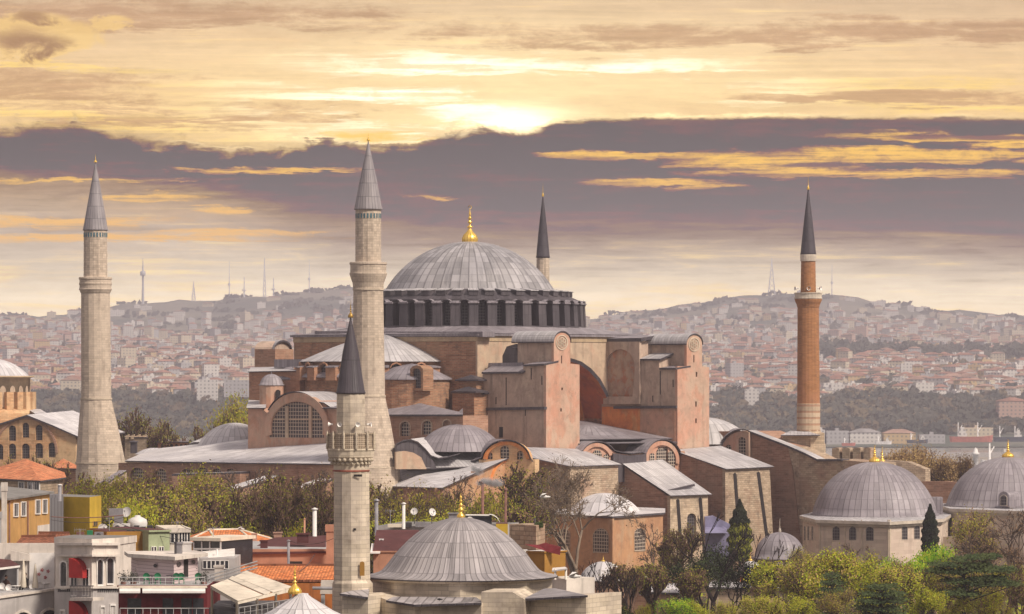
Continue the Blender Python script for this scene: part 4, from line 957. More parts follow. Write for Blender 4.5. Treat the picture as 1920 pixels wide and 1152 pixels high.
ROWS = [(2990, 838), (3000, 834), (3040, 824), (3100, 818), (3180, 800), (3300, 772), (3420, 752), (3700, 728), (4100, 702), (4500, 688), (5000, 668), (5600, 650), (6300, 632)]
def far_z(px, Y):
    Y2 = Y
    sk = lerp_pts(px, SKY_PTS)
    if Y <= 6300: py = lerp_pts(Y, ROWS)
    elif Y <= 7500: t = (Y - 6300) / 1200; py = 632 + (sk - 632) * (t ** .8)
    else: py = sk + (Y - 7500) * .05
    n = 7 * math.sin(px * .013 + Y * .004) * math.sin(Y * .0031 + px * .004) + 4 * math.sin(px * .031 + 2) * math.cos(Y * .009)
    n *= sstep(Y, 3050, 4200) * (1 - .6 * sstep(Y, 6800, 7400)); n += (2.2 * math.sin(px * .06) + 1.5 * math.sin(px * .13 + 1) + 1.1 * math.sin(px * .29)) * sstep(Y, 7000, 7500)
    return zpy(py, Y) + n * 1.0
q, b = newmat('far_slope', .95, .1); P = pos(q)
n1 = q.noise(q.scale(P, (1, .6, 1)), .0035, 6, .6); n2 = q.noise(P, .02, 5, .65)
c_ = q.mix(q.sm(n1, .42, .6), (.10, .115, .10), (.24, .225, .18)); c_ = q.mix(q.sm(n2, .45, .7) * .5, c_, (.30, .26, .22)); q.put(b.inputs['Base Color'], c_)
cols = [-3000, -2400, -1900, -1500, -1100, -800, -500, -300] + list(range(-120, 2041, 24)) + [2200, 2400, 2700, 3100, 3600, 4200, 5000]
rows = [2990, 3000, 3020, 3040, 3070, 3100, 3140, 3180, 3240, 3300, 3360, 3420, 3500, 3600, 3700, 3850, 4000, 4150, 4300, 4500, 4700, 4900, 5100, 5350, 5600, 5900, 6300, 6600, 6900, 7100, 7300, 7400, 7500, 7600, 7800, 8300, 9000]
fl_ = grid('far_shore', cols, rows, lambda p, y: ((p - 960) / F * y, y, far_z(p, y)), 'n').build('far_shore_hills', 'far_slope'); tag(fl_, kind='structure')

hz = bpy.data.materials.new('haze_air'); hz.use_nodes = True; hz.node_tree.nodes.clear(); q = NG(hz.node_tree)
pv = q.n('VolumePrincipled'); pv.inputs['Density'].default_value = HAZE; pv.inputs['Color'].default_value = (.92, .88, .99, 1); pv.inputs['Anisotropy'].default_value = .2
oo_ = q.n('OutputMaterial'); q.L.new(pv.outputs[0], oo_.inputs['Volume']); M['haze_air'] = hz
hb = MB(); hb.box((-4900, -650, -60), (4900, 9350, 262)); ho = hb.build('haze', 'haze_air'); tag(ho, kind='stuff')
# ---------------- far shore: houses, woods, harbour, masts ----------------
def m_facade(name, c, roofc=None):
    q, b = newmat(name, .85, .2); u, v, _ = q.sep(uvp(q))
    a = q.m('FRACT', u * (1 / 3.4)); c2 = q.m('FRACT', v * (1 / 3.1))
    wdw = q.sm(q.m('ABSOLUTE', a - .5), .26, .18) * q.sm(q.m('ABSOLUTE', c2 - .5), .27, .2)
    rn = q.white(q.vec(q.m('FLOOR', u * (1 / 3.4)), q.m('FLOOR', v * (1 / 3.1)), 0))
    q.put(b.inputs['Base Color'], q.mix(wdw * q.mr(rn, 0, 1, .45, .95), c, (.16, .155, .17)))
WALLC = [('facade_white', (.66, .63, .60)), ('facade_cream', (.60, .52, .40)), ('facade_pink', (.52, .36, .30)), ('facade_grey', (.42, .41, .42)), ('facade_ochre', (.55, .40, .22))]
for n_, c_ in WALLC: m_facade(n_, c_)
m_plain('roof_red', (.34, .18, .14), .9, .1, 0, .35, .08); m_plain('roof_brick', (.38, .24, .19), .9, .1, 0, .35, .08); m_plain('roof_grey', (.34, .32, .32), .9, .1, 0, .3, .08)
FM = [n for n, _ in WALLC] + ['roof_red', 'roof_brick', 'roof_grey']
def add_house(mb, c, w_, d, h, rot, wm, rm, hip=True, rh=2.2):
    cs, sn = math.cos(rot), math.sin(rot)
    def T(x, y, z): return Vector((c[0] + x * cs - y * sn, c[1] + x * sn + y * cs, c[2] + z))
    a = [T(-w_ / 2, -d / 2, -6), T(w_ / 2, -d / 2, -6), T(w_ / 2, d / 2, -6), T(-w_ / 2, d / 2, -6)]; t = [p + Vector((0, 0, h + 6)) for p in a]
    for i in range(4): j = (i + 1) % 4; mb.face([a[i], a[j], t[j], t[i]], wm)
    if hip:
        o = .5; e = [T(-w_ / 2 - o, -d / 2 - o, h), T(w_ / 2 + o, -d / 2 - o, h), T(w_ / 2 + o, d / 2 + o, h), T(-w_ / 2 - o, d / 2 + o, h)]
        k = max(0, (w_ - d) / 2); r0, r1 = T(-k, 0, h + rh), T(k, 0, h + rh)
        mb.face([e[0], e[1], r1, r0], rm); mb.face([e[1], e[2], r1], rm); mb.face([e[2], e[3], r0, r1], rm); mb.face([e[3], e[0], r0], rm)
    else:
        mb.face(t, rm); b0 = [T(-1.6, -1, h), T(1.8, -1, h), T(1.8, 2, h), T(-1.6, 2, h)]; b1 = [p + Vector((0, 0, 2)) for p in b0]
        for i in range(4): j = (i + 1) % 4; mb.face([b0[i], b0[j], b1[j], b1[i]], wm)
        mb.face(b1, rm)
hv = []
LBL = {0: 'small white house on the far shore slope', 1: 'small cream house on the far shore slope', 2: 'small pink house on the far shore slope', 3: 'small grey house on the far shore slope', 4: 'small ochre house on the far shore slope'}
for wi in range(5):
    for rm, hip in ((5, True), (6, True), (7, False)):
        for (w_, d, h) in ((12, 10, 9), (16, 11, 12)):
            mb = MB(); add_house(mb, (0, 0, 0), w_, d, h, 0, wi, rm, hip); hv.append((wi, rm, hip, w_, mb))
protos = {}
def far_house(k, x, y, z, rot, sc):
    wi, rm, hip, w_, mb = hv[k]
    if k not in protos:
        protos[k] = mb.build('house', FM, None, (0, 0, 0)); ob = protos[k]
    else: ob = protos[k].copy(); COL.objects.link(ob)
    ob.location = (x, y, z); ob.rotation_euler = (0, 0, rot); ob.scale = (sc, sc, sc)
    rt = 'under a red tiled roof' if rm == 5 else 'under a brownish tiled roof' if rm == 6 else 'with a flat grey roof'
    sz = 'broad' if w_ > 13 else 'narrow'
    tag(ob, '%s %s house %s on the far shore slope' % (sz, FM[wi][7:], rt), 'house', 'houses packed on the far shore'); return ob
def behind(px, Y):  # hidden behind the church
    return 480 < px < 1325
def wood(px, Y):    # strips of trees without houses
    if Y < 3260: return True
    if px > 1330 and Y < 3430 + 25 * math.sin(px * .02): return True
    if px < 620 and Y < 3480 + 60 * math.sin(px * .011 + 1): return True
    if px > 1530 and 4480 < Y < 4800: return True
    return False
fr_ = random.Random(11); cells = []
Y = 3240.
while Y < 6700:
    step = 17 + (Y - 3200) * .006; px = -420. + fr_.random() * 8
    while px < 2340:
        dens = .86 if Y < 5200 else .5 + .3 * math.sin(px * .012 + Y * .003)
        if not wood(px, Y) and fr_.random() < dens: cells.append((px + fr_.uniform(-3, 3), Y + fr_.uniform(-7, 7)))
        px += (17.5 + fr_.random() * 7) / Y * F * (1 if Y < 5200 else 1.5)
    Y += step
cells.sort(key=lambda c: c[1]); near_ = []
rest = MB(); cnt = 0
for px, Y in cells:
    x = (px - 960) / F * Y; z = far_z(px, Y); rot = fr_.gauss(0, .35) + (.3 if px < 900 else -.2); u = fr_.random()
    wi = 0 if u < .42 else 1 if u < .62 else 2 if u < .75 else 3 if u < .9 else 4
    r3 = fr_.random(); ri = 0 if r3 < .45 else 1 if r3 < .7 else 2; sz = 1 if fr_.random() < .35 else 0
    if cnt < 290 and -20 < px < 1940 and not behind(px, Y): far_house(wi * 6 + ri * 2 + sz, x, Y, z, rot, fr_.uniform(.8, 1.15)); cnt += 1
    else:
        w_, d, h = fr_.uniform(10, 19), fr_.uniform(9, 12), fr_.uniform(6, 14) * (1 if fr_.random() < .93 else 1.7)
        add_house(rest, (x, Y, z), w_, d, h, rot, wi, 5 + ri, ri < 2, fr_.uniform(1.6, 2.8))
# sparse big blocks on the upper hills
for _ in range(1000):
    px, Y = fr_.uniform(-150, 2070), fr_.uniform(5600, 7350)
    if 200 < px < 640 and Y > 6400 and fr_.random() < .85: continue
    if 1200 < px < 1600 and Y > 6900 and fr_.random() < .7: continue
    add_house(rest, ((px - 960) / F * Y, Y, far_z(px, Y)), fr_.uniform(9, 28), 12, fr_.uniform(5, 11), fr_.gauss(0, .2), 0 if fr_.random() < .6 else 1, 6, fr_.random() < .5, 2)
tag(rest.build('distant_houses', FM, None, (0, 4500, 0)), 'thousands of tiny pale houses spreading over the far hills', 'houses', None, 'stuff')
# named larger blocks
def big_block(px0, px1, pt_, pb, Y, wm, rm, label, hip=False, dep=14, cat='building'):
    c = pt((px0 + px1) / 2, pb, Y); w_ = (px1 - px0) / F * Y; h = (pb - pt_) / F * Y; mb = MB()
    add_house(mb, (0, 0, 0), w_, dep, h, 0, FM.index(wm), FM.index(rm), hip, 3)
    return tag(mb.build('apartment_block', FM, None, (0, 0, 0)), label, cat) if False else _place(mb, c, label, cat)
def _place(mb, c, label, cat):
    ob = mb.build('apartment_block', FM, None, (0, 0, 0)); ob.location = c; return tag(ob, label, cat)
big_block(370, 408, 712, 745, 3330, 'facade_white', 'roof_grey', 'white terraced apartment block with dark balconies left of the church')
big_block(421, 468, 713, 732, 3340, 'facade_grey', 'roof_grey', 'long dark-windowed block with flat roof beside the white terraced block')
big_block(115, 150, 713, 727, 3500, 'facade_cream', 'roof_brick', 'arcaded cream building with reddish roof left of the far left minaret', True)
big_block(1396, 1422, 730, 756, 3300, 'facade_white', 'roof_grey', 'white five-storey block at the edge of the dark wood')
big_block(1870, 1925, 752, 780, 3180, 'facade_pink', 'roof_red', 'wide pink building with red roof at the right edge', True, 20)
big_block(1350, 1425, 660, 668, 4700, 'facade_cream', 'roof_red', 'long low building with red roof beside the dark forest strip', True, 30)
# woods
def m_leaf(name, c, c2, sc=.02, rough=.9, tr=0.):
    q, b = newmat(name, rough, .15); n = q.noise(pos(q), sc, 4, .6); cc = q.mix(q.sm(n, .35, .65), c, c2); q.put(b.inputs['Base Color'], cc)
    if tr:
        t = q.n('BsdfTranslucent'); q.L.new(cc.k, t.inputs[0]); x = q.n('MixShader'); x.inputs[0].default_value = tr; q.L.new(b.outputs[0], x.inputs[1]); q.L.new(t.outputs[0], x.inputs[2])
        o = [k for k in q.N if k.type == 'OUTPUT_MATERIAL'][0]; q.L.new(x.outputs[0], o.inputs[0])
m_leaf('wood_dark', (.045, .05, .045), (.09, .085, .07), .012)
m_leaf('wood_brown', (.10, .075, .055), (.15, .12, .075), .012)
def clump(mb, c, r, h, n, rg, s=1.6, m=0):
    for _ in range(n):
        a, e = rg.uniform(0, 6.283), rg.uniform(-.3, 1); k = rg.uniform(.65, 1.05); q = math.sqrt(max(0, 1 - e * e)) * r * k
        p = Vector((c[0] + q * math.cos(a), c[1] + q * math.sin(a), c[2] + h * (.45 + .5 * e * k))); t = Vector((rg.gauss(0, 1), rg.gauss(0, .6), rg.gauss(0, .7))).normalized(); u_ = t.orthogonal().normalized(); s_ = s * rg.uniform(.6, 1.3)
        mb.face([p - t * s_ - u_ * s_ * .6, p + t * s_ - u_ * s_ * .4, p + t * s_ * .7 + u_ * s_, p - t * s_ * .8 + u_ * s_ * .7], m, [(0, 0)] * 4)
wm_ = MB(); wr = random.Random(3)
for _ in range(2900):
    px = wr.uniform(-420, 2340)
    Y = wr.uniform(3060, 3470)
    if not wood(px, Y): continue
    if px > 1545 and Y < 3110: continue
    clump(wm_, ((px - 960) / F * Y, Y, far_z(px, Y) - 1), wr.uniform(5, 10), wr.uniform(7, 14), 26, wr, 2.2, 1 if wr.random() < .3 else 0)
for _ in range(420):
    px = wr.uniform(1535, 1925); Y = wr.uniform(4480, 4800); clump(wm_, ((px - 960) / F * Y, Y, far_z(px, Y) - 2), wr.uniform(4, 6), wr.uniform(16, 27), 20, wr, 3., 0)
for _ in range(750):
    px, Y = wr.uniform(-420, 2340), wr.uniform(3450, 5600)
    clump(wm_, ((px - 960) / F * Y, Y, far_z(px, Y)), wr.uniform(5, 9), wr.uniform(9, 15), 18, wr, 2.8, 1 if wr.random() < .25 else 0)
for _ in range(240):
    px, Y = wr.uniform(-150, 2070), wr.uniform(6300, 7520)
    if not (150 < px < 700 or 1150 < px < 1750) and wr.random() < .75: continue
    clump(wm_, ((px - 960) / F * Y, Y, far_z(px, Y) - 3), wr.uniform(14, 34), wr.uniform(7, 12), 16, wr, 5., 0)
tag(wm_.build('far_woodland', ['wood_dark', 'wood_brown'], None, (0, 3300, 0)), 'dark woodland covering the slope above the far shore', 'woods', None, 'stuff')
# masts on the hills
m_plain('steel_pale', (.55, .55, .58), .5, .4, 0, .1)
def mast(px, pt_, pb, w_, kind, label):
    Y = 7480; pt_ = max(pt_, 484); a = pt(px, pb + 4, Y); h = (pb - pt_) / F * Y + 4; mb = MB(); r = w_ / F * Y
    if kind == 'lattice':
        for sx, sy in ((-1, -1), (1, -1), (1, 1), (-1, 1)):
            prev = None
            for i in range(9):
                t = i / 8; q = a + Vector((sx * r * (1 - t) ** 1.1, sy * r * (1 - t) ** 1.1, h * t))
                if prev is not None: mb.tube(prev, q, 1.0, .8, 4)
                prev = q
        for i in range(7):
            t, t2 = i / 8, (i + 1) / 8; w0, w1 = r * (1 - t) ** 1.1, r * (1 - t2) ** 1.1
            mb.tube(a + Vector((-w0, -w0, h * t)), a + Vector((w1, -w1, h * t2)), .6, .6, 4); mb.tube(a + Vector((w0, -w0, h * t)), a + Vector((-w1, -w1, h * t2)), .6, .6, 4)
    elif kind == 'tower':
        mb.lathe(a, [(r, 0), (r * .6, h * .45), (r * .6, h * .62), (r * 1.7, h * .64), (r * 1.7, h * .72), (r * .6, h * .74), (r * .45, h * .8), (.5, h)], 10)
    else: mb.tube(a, a + Vector((0, 0, h)), r, r * .3, 5); mb.tube(a + Vector((0, 0, h * .4)), a + Vector((0, 0, h * .46)), r * 2, r * 2, 5)
    ob = mb.build('radio_mast', 'steel_pale', None, a); tag(ob, label, 'mast')
mast(268, 478, 570, 3, 'tower', 'tallest slender transmitter tower with a bulge, left hilltop')
mast(430, 490, 562, 1.3, 'pole', 'thin guyed mast, first right of the bulged tower'); mast(496, 466, 556, 2.6, 'lattice', 'tall pale lattice mast in the middle of the left hill')
mast(363, 528, 566, 4, 'lattice', 'short broad lattice mast beside the bulged tower'); mast(458, 520, 559, 2, 'pole', 'short mast left of the tall pale lattice mast')
mast(513, 520, 556, 2, 'pole', 'short mast right of the tall pale lattice mast'); mast(580, 486, 548, 1.3, 'pole', 'thin lone mast nearest the tall minaret on the left hill')
mast(1447, 462, 556, 7, 'lattice', 'tall splayed lattice tower on the right hilltop'); mast(1560, 495, 553, 1.2, 'pole', 'thin mast on the right hilltop beside the brick minaret')
# far slope details: little pale dome and mosques
# harbour: breakwater, quay sheds, ships
m_plain('concrete', (.30, .28, .27), .9); m_plain('hull_red', (.46, .15, .12), .6, .3); m_plain('hull_white', (.75, .73, .72), .5, .4); m_plain('hull_dark', (.05, .06, .09), .6, .3)
a, b_ = pt(1500, 838, 2700), pt(1905, 838, 2700); mb = MB(); prev = None
for i in range(41):
    x = a.x + (b_.x - a.x) * i / 40; wv = rnd.uniform(-.6, .6); q = [(x, 2690 + wv, -25.5), (x, 2694, -22.8 + wv * .4), (x, 2700, -22.6 + wv * .4), (x, 2706, -25.5)]
    if prev: 
        for k in range(3): mb.face([prev[k], q[k], q[k + 1], prev[k + 1]])
    prev = q
tag(mb.build('breakwater', 'concrete', None, (0, 2698, -25)), 'long low grey breakwater lying across the bright water', 'breakwater')
def shed(px0, px1, pt_, pb, Y, wm, rm, label, hip=True): return big_block(px0, px1, pt_, pb, Y, wm, rm, label, hip, 16)
shed(1548, 1590, 808, 824, 3010, 'facade_grey', 'roof_grey', 'grey quay building just right of the brick minaret', False)
shed(1592, 1650, 811, 824, 3012, 'facade_white', 'roof_grey', 'white quay building with rows of windows behind the red barge', True)
shed(1655, 1715, 812, 822, 3014, 'facade_ochre', 'roof_brick', 'long low quay shed with an orange roof', True)
shed(1722, 1770, 815, 823, 3016, 'facade_grey', 'roof_grey', 'low grey quay shed left of the red ship', False)
shed(1800, 1860, 802, 810, 3040, 'facade_cream', 'roof_brick', 'long cream terminal behind the red ship', False)
shed(1530, 1545, 806, 820, 3010, 'facade_white', 'roof_grey', 'small white harbour block half hidden by the brick minaret', False)
def ship(px0, px1, pw, Y, hull, label, deck=1.0, name='ship', superx=.75, mastn=2):
    L = (px1 - px0) / F * Y; c = pt((px0 + px1) / 2, pw, Y); t = thing(name, c, label, 'ship'); h = L * .085 * deck; w_ = L * .13; mb = MB()
    prof = [(-.5, .7, 1.1), (-.46, .95, 1.0), (-.2, 1, .92), (.25, 1, .95), (.42, .7, 1.15), (.5, .04, 1.35)]; rows = []
    for x, ww, hh in prof: rows.append([c + Vector((x * L, -w_ / 2 * ww, h * hh)), c + Vector((x * L * .96, -w_ / 2 * ww * .7, -1)), c + Vector((x * L * .96, w_ / 2 * ww * .7, -1)), c + Vector((x * L, w_ / 2 * ww, h * hh))])
    for r0, r1 in zip(rows, rows[1:]):
        for k in range(3): mb.face([r0[k], r1[k], r1[k + 1], r0[k + 1]])
        mb.face([r0[0], r1[0], r1[3], r0[3]])
    mb.face(rows[0]); mb.build('hull', hull, t)
    mb = MB(); x0 = (superx - .5) * L; 
    for i, (a0, a1, zz) in enumerate(((-.1, .1, 1), (-.08, .07, 1.7), (-.05, .04, 2.4))): mb.box((c.x + x0 + a0 * L, c.y - w_ * .35, c.z + h * zz), (c.x + x0 + a1 * L, c.y + w_ * .35, c.z + h * (zz + .7)), 0)
    mb.build('superstructure', 'facade_white', t)
    mb = MB()
    for i in range(mastn):
        mb = MB(); xx = c.x + (-.3 + .45 * i) * L; mb.tube((xx, c.y, c.z + h), (xx, c.y, c.z + h * 4.2), .5, .3, 5); mb.tube((xx, c.y, c.z + h * 2), (xx + L * .1, c.y, c.z + h * 3.6), .35, .25, 4); mb.build('mast', 'hull_white', t)
    return t
ship(1780, 1862, 827, 2960, 'hull_red', 'large red cargo ship moored at the far quay', 1.2, superx=.3)
ship(1862, 1925, 826, 2965, 'hull_dark', 'dark ship moored right of the red cargo ship', 1.2)
ship(1578, 1604, 834, 2900, 'hull_red', 'small red barge moored by the white quay building', 1.4, mastn=1); ship(1640, 1672, 831, 2930, 'hull_white', 'small pale ferry moored by the orange-roofed shed', 1.2, mastn=1)
ship(1700, 1740, 829, 2940, 'hull_dark', 'small dark tug moored in the middle of the harbour', 1.2, mastn=1)
# harbour ferry landing nearer
ship(1838, 1925, 872, 1500, 'hull_white', 'white ferry at the near landing behind the right-hand mausoleum', 1.3, superx=.55, mastn=1)
o = pt(1829, 885, 1480); li = thing('harbour_tower', o, 'slim white pier tower standing at the end of the near landing', 'tower'); mb = MB(); mb.lathe(o, [(1.3, -3), (1.1, 6.5), (1.5, 6.6), (1.5, 7.4), (.9, 7.5), (.9, 8.6), (.1, 9.4)], 12); mb.build('shaft', 'hull_white', li)
mb = MB(); a, b_ = pt(1800, 884, 1500), pt(1960, 884, 1500); mb.box((a.x, 1490, -27), (b_.x, 1512, -22.5)); tag(mb.build('pier', 'concrete', None, (a.x, 1500, -25)), 'concrete pier carrying the white tower', 'pier')
# ---------------- neighbouring domed buildings ----------------
def poly_house(parent, name, corners, pyt, mat, z0=-2., ref=None, roofm=None):
    """upright block on footprint [(px,Y)..]; top at row pyt measured at corner 0"""
    ft = [tuple(pt(px, 700, Y)[:2]) for px, Y in corners]; zt = zpy(pyt, corners[0][1]); mb = MB(); mb.prism(ft, z0, zt, 0, 1 if roofm else 0); return mb.build(name, [mat] + ([roofm] if roofm else []), parent), zt, ft
def win(parent, pl, cx, t, b, w_, fm='white_paint', pm='glass_dark', kind='rect', fw=.1, proj=.08, name='window'):
    o = [(cx - w_ / 2, b), (cx + w_ / 2, b), (cx + w_ / 2, t), (cx - w_ / 2, t)] if kind == 'rect' else archpx(cx, t, b, w_, pointed=(kind == 'point'))
    P = [pl.hit(*p) for p in o]; c = sum(P, Vector()) / len(P); f = -pl.b
    mb = MB(); mb.face([p + f * .03 for p in P], 1)
    if fm:
        for i in range(len(P)):
            a, b2 = P[i], P[(i + 1) % len(P)]; oa, ob = a + (a - c).normalized() * fw, b2 + (b2 - c).normalized() * fw
            mb.face([a + f * proj, b2 + f * proj, ob + f * proj, oa + f * proj], 0); mb.face([oa + f * proj, ob + f * proj, ob, oa], 0); mb.face([a + f * proj, b2 + f * proj, b2, a], 0)
        if kind == 'rect' and w_ > 6: mid = pl.hit(cx, t), pl.hit(cx, b); u = pl.d; d = Vector((u.x, u.y, 0)) * .04; mb.face([mid[0] - d + f * .06, mid[0] + d + f * .06, mid[1] + d + f * .06, mid[1] - d + f * .06], 0)
    return mb.build(name, [fm or pm, pm], parent)
m_plain('glass_dark', (.03, .032, .04), .15, .6, 0, .3, 2)
def octa(px, Y, r, n=8, ph=22.5): c = pt(px, 700, Y); return [(c.x + r * math.cos(R(ph + 360 * i / n)), c.y + r * math.sin(R(ph + 360 * i / n))) for i in range(n)]
def skirt(mb, foot, c, z, r_in, z_in, m=0, over=1.06, th=.3):
    """lead skirt roof from a polygon eave up to a round ring"""
    n = len(foot); k = 48; ring_ = [Vector((c[0] + r_in * math.cos(2 * math.pi * i / k), c[1] + r_in * math.sin(2 * math.pi * i / k), z_in)) for i in range(k)]
    ev = [Vector((c[0] + (p[0] - c[0]) * over, c[1] + (p[1] - c[1]) * over, z)) for p in foot]
    for i in range(n):
        a, b = ev[i], ev[(i + 1) % n]; d = Vector((0, 0, -th)); mb.face([a, b, b + d, a + d], 1); f0 = Vector((foot[i][0], foot[i][1], z - th)); f1 = Vector((foot[(i + 1) % n][0], foot[(i + 1) % n][1], z - th)); mb.face([a + d, b + d, f1, f0], 1)
    def on_poly(a):
        d = Vector((math.cos(a), math.sin(a))); best = None
        for i in range(n):
            p, q = ev[i], ev[(i + 1) % n]; e = Vector((q.x - p.x, q.y - p.y)); w_ = Vector((p.x - c[0], p.y - c[1])); den = d.x * e.y - d.y * e.x
            if abs(den) < 1e-9: continue
            t = (w_.x * e.y - w_.y * e.x) / den; s = (w_.x * d.y - w_.y * d.x) / den
            if t > 0 and -1e-6 <= s <= 1 + 1e-6: best = Vector((c[0] + d.x * t, c[1] + d.y * t, z))
        return best
    angs = sorted(set([round(2 * math.pi * i / k, 6) for i in range(k)] + [round(math.atan2(p.y - c[1], p.x - c[0]) % (2 * math.pi), 6) for p in ev]))
    for a, b in zip(angs, angs[1:] + [angs[0] + 2 * math.pi]):
        ia = Vector((c[0] + r_in * math.cos(a), c[1] + r_in * math.sin(a), z_in)); ib = Vector((c[0] + r_in * math.cos(b), c[1] + r_in * math.sin(b), z_in)); mb.face([on_poly(a), on_poly(b), ib, ia], m)

# octagonal bath house with pale dome
c = pt(1132, 700, 604); bath = thing('octagonal_baptistery', (c.x, c.y, 0), 'ochre octagonal building with pale low lead dome behind the big bare tree', 'building')
ft = [tuple(pt(*p)[:2]) for p in ((975, 700, 604), (1148, 700, 588), (1243, 700, 604), (1243, 700, 622), (1150, 700, 632), (985, 700, 625))]
zt = zpy(972, 588)
mb = MB(); mb.prism(ft, -2, zt - .02, 0); bw = mb.build('wall', 'plaster_bath', bath)
pa, pb_ = pp(975, 604, 1148, 588), pp(1148, 588, 1243, 604)
for pl, cx, t, b, w_ in ((pa, 1058, 992, 1036, 21), (pa, 1127, 992, 1036, 28), (pb_, 1199, 991, 1033, 20)): win(bw, pl, cx, t, b, w_, 'plaster_beige', 'lattice', 'arch', .12, .1)
wall(bath, 'pilaster', pa.push(-.35), [(1143, 1110), (1148.5, 1110), (1148.5, 973), (1143, 973)], .34, 'plaster_bath')
mb = MB(); cc = pt(1133, 700, 606); skirt(mb, ft, (cc.x, cc.y), zt + .3, 5.6, zpy(958, 606), 0, 1.04); mb.build('skirt_roof', ['lead_white', 'edge_dark'], bath)
mb = MB(); mb.lathe((cc.x, cc.y, 0), dome_prof(5.7, 2.9, 10, zpy(959, 606)), 40, seams=34); mb.build('dome', 'lead_white', bath)

# right-hand mausolea
def mausoleum(cx, Y, corners, eave, dome_r, apex, dome_base, label, fin, wins, extra=None, seams=60):
    c = pt(cx, 700, Y); t = thing('mausoleum', (c.x, c.y, 0), label, 'mausoleum')
    ft = [tuple(pt(px, 700, yy)[:2]) for px, yy in corners]; zt = zpy(eave, Y)
    mb = MB(); mb.prism(ft, -2, zt - .9, 0, top=True); w_ = mb.build('wall', 'stone_turbe', t)
    mb = MB(); 
    for k, (o, z0, z1) in enumerate(((1.02, zt - .9, zt - .5), (1.045, zt - .5, zt))): mb.prism([(c.x + (x - c.x) * o, c.y + (y - c.y) * o) for x, y in ft], z0, z1, 0, 1)
    mb.build('cornice', ['white_stone', 'lead_pale'], t)
    rr = dome_r / F * Y; h = (dome_base - apex) / F * Y
    mb = MB(); mb.lathe((c.x, c.y, 0), [(rr * 1.03, zt), (rr * 1.03, zt + .25)] + dome_prof(rr, h, 14, zpy(dome_base, Y)), 64, seams=seams); d = mb.build('dome', 'lead_mauve', t)
    finial(d, (c.x, c.y, zpy(apex + 1, Y)), (apex - fin[0]) / F * Y, fin[1] / F * Y, flute=12)
    for pl, cx_, a, b, ww in wins: win(w_, pl, cx_, a, b, ww, 'white_stone', 'lattice_dark', 'point', .08, .06)
    return t, d, w_
cs = [(1505, 634), (1535, 616), (1667, 608), (1764, 620), (1778, 640), (1740, 664), (1640, 668), (1540, 656)]
p1, p2, p3 = pp(1535, 616, 1667, 608), pp(1667, 608, 1764, 620), pp(1505, 634, 1535, 616)
t1, d1, w1 = mausoleum(1640, 636, cs, 966, 117, 866, 964, 'pale octagonal mausoleum with grey dome and two gold finials, left of the other', (834, 11),
    [(p1, 1568, 987, 1013, 13), (p1, 1599, 987, 1013, 13), (p1, 1631, 987, 1014, 14), (p2, 1696, 986, 1012, 10.5), (p2, 1719, 985, 1011, 10.5), (p3, 1509.5, 987, 1013, 2.6), (p3, 1516, 987, 1013, 3), (p3, 1523.5, 987, 1013, 3)])
for pl, x in ((p1, 1537), (p1, 1665), (p2, 1669.5), (p2, 1735), (p1, 1615), (p1, 1584)): wall(w1, 'pilaster', pl.push(-.12), [(x - 1, 1112), (x + 1, 1112), (x + 1, 975), (x - 1, 975)], .11, 'stone_trim')
mb = MB(); c = pt(1757, 957, 640); mb.box((c.x - 1, c.y - 1.5, c.z - 1), (c.x + .8, c.y + 1.5, c.z + 2.2)); mb.build('dormer', 'lead_mauve', d1)
cs = [(1755, 668), (1785, 640), (1920, 628), (2040, 640), (2060, 668), (2000, 690), (1880, 695), (1790, 688)]
p1, p2 = pp(1785, 640, 1920, 628), pp(1755, 668, 1785, 640)
t2, d2, w2 = mausoleum(1890, 652, cs, 949, 116, 857, 947, 'grey domed mausoleum cut by the right edge of the view', (824, 11.5), [(p1, 1786 + 17, 978, 1001, 9), (p1, 1830, 978, 1001, 9)])
dp = pp(1860, 640, 1905, 636.5); dw = wall(d2, 'dormer', dp, archpx(1882, 922, 950, 20), 3, 'lead_mauve'); win(dw, dp, 1882, 929, 948, 12, 'white_stone', 'lattice_dark', 'arch', .1, .08)
wall(w2, 'porch', pp(1768, 622, 1803, 620), [(1768, 1112), (1803, 1112), (1803, 1005), (1768, 1007)], 4, 'stone_turbe'); 
# third dome mostly hidden behind the first: only its finial shows
c = pt(1654, 700, 690); m3 = thing('mausoleum', (c.x, c.y, 0), 'hidden mausoleum whose smaller gold finial pokes up behind the left dome', 'mausoleum')
mb = MB(); mb.prism(octa(1654, 690, 8), -2, 13, 0); mb.build('wall', 'stone_turbe', m3); mb = MB(); mb.lathe((c.x, c.y, 0), dome_prof(7.4, 3.8, 10, 13), 40, seams=40); d3 = mb.build('dome', 'lead_mauve', m3)
finial(d3, (c.x, c.y, 16.6), zpy(837, 690) - 16.6, .75, flute=10)
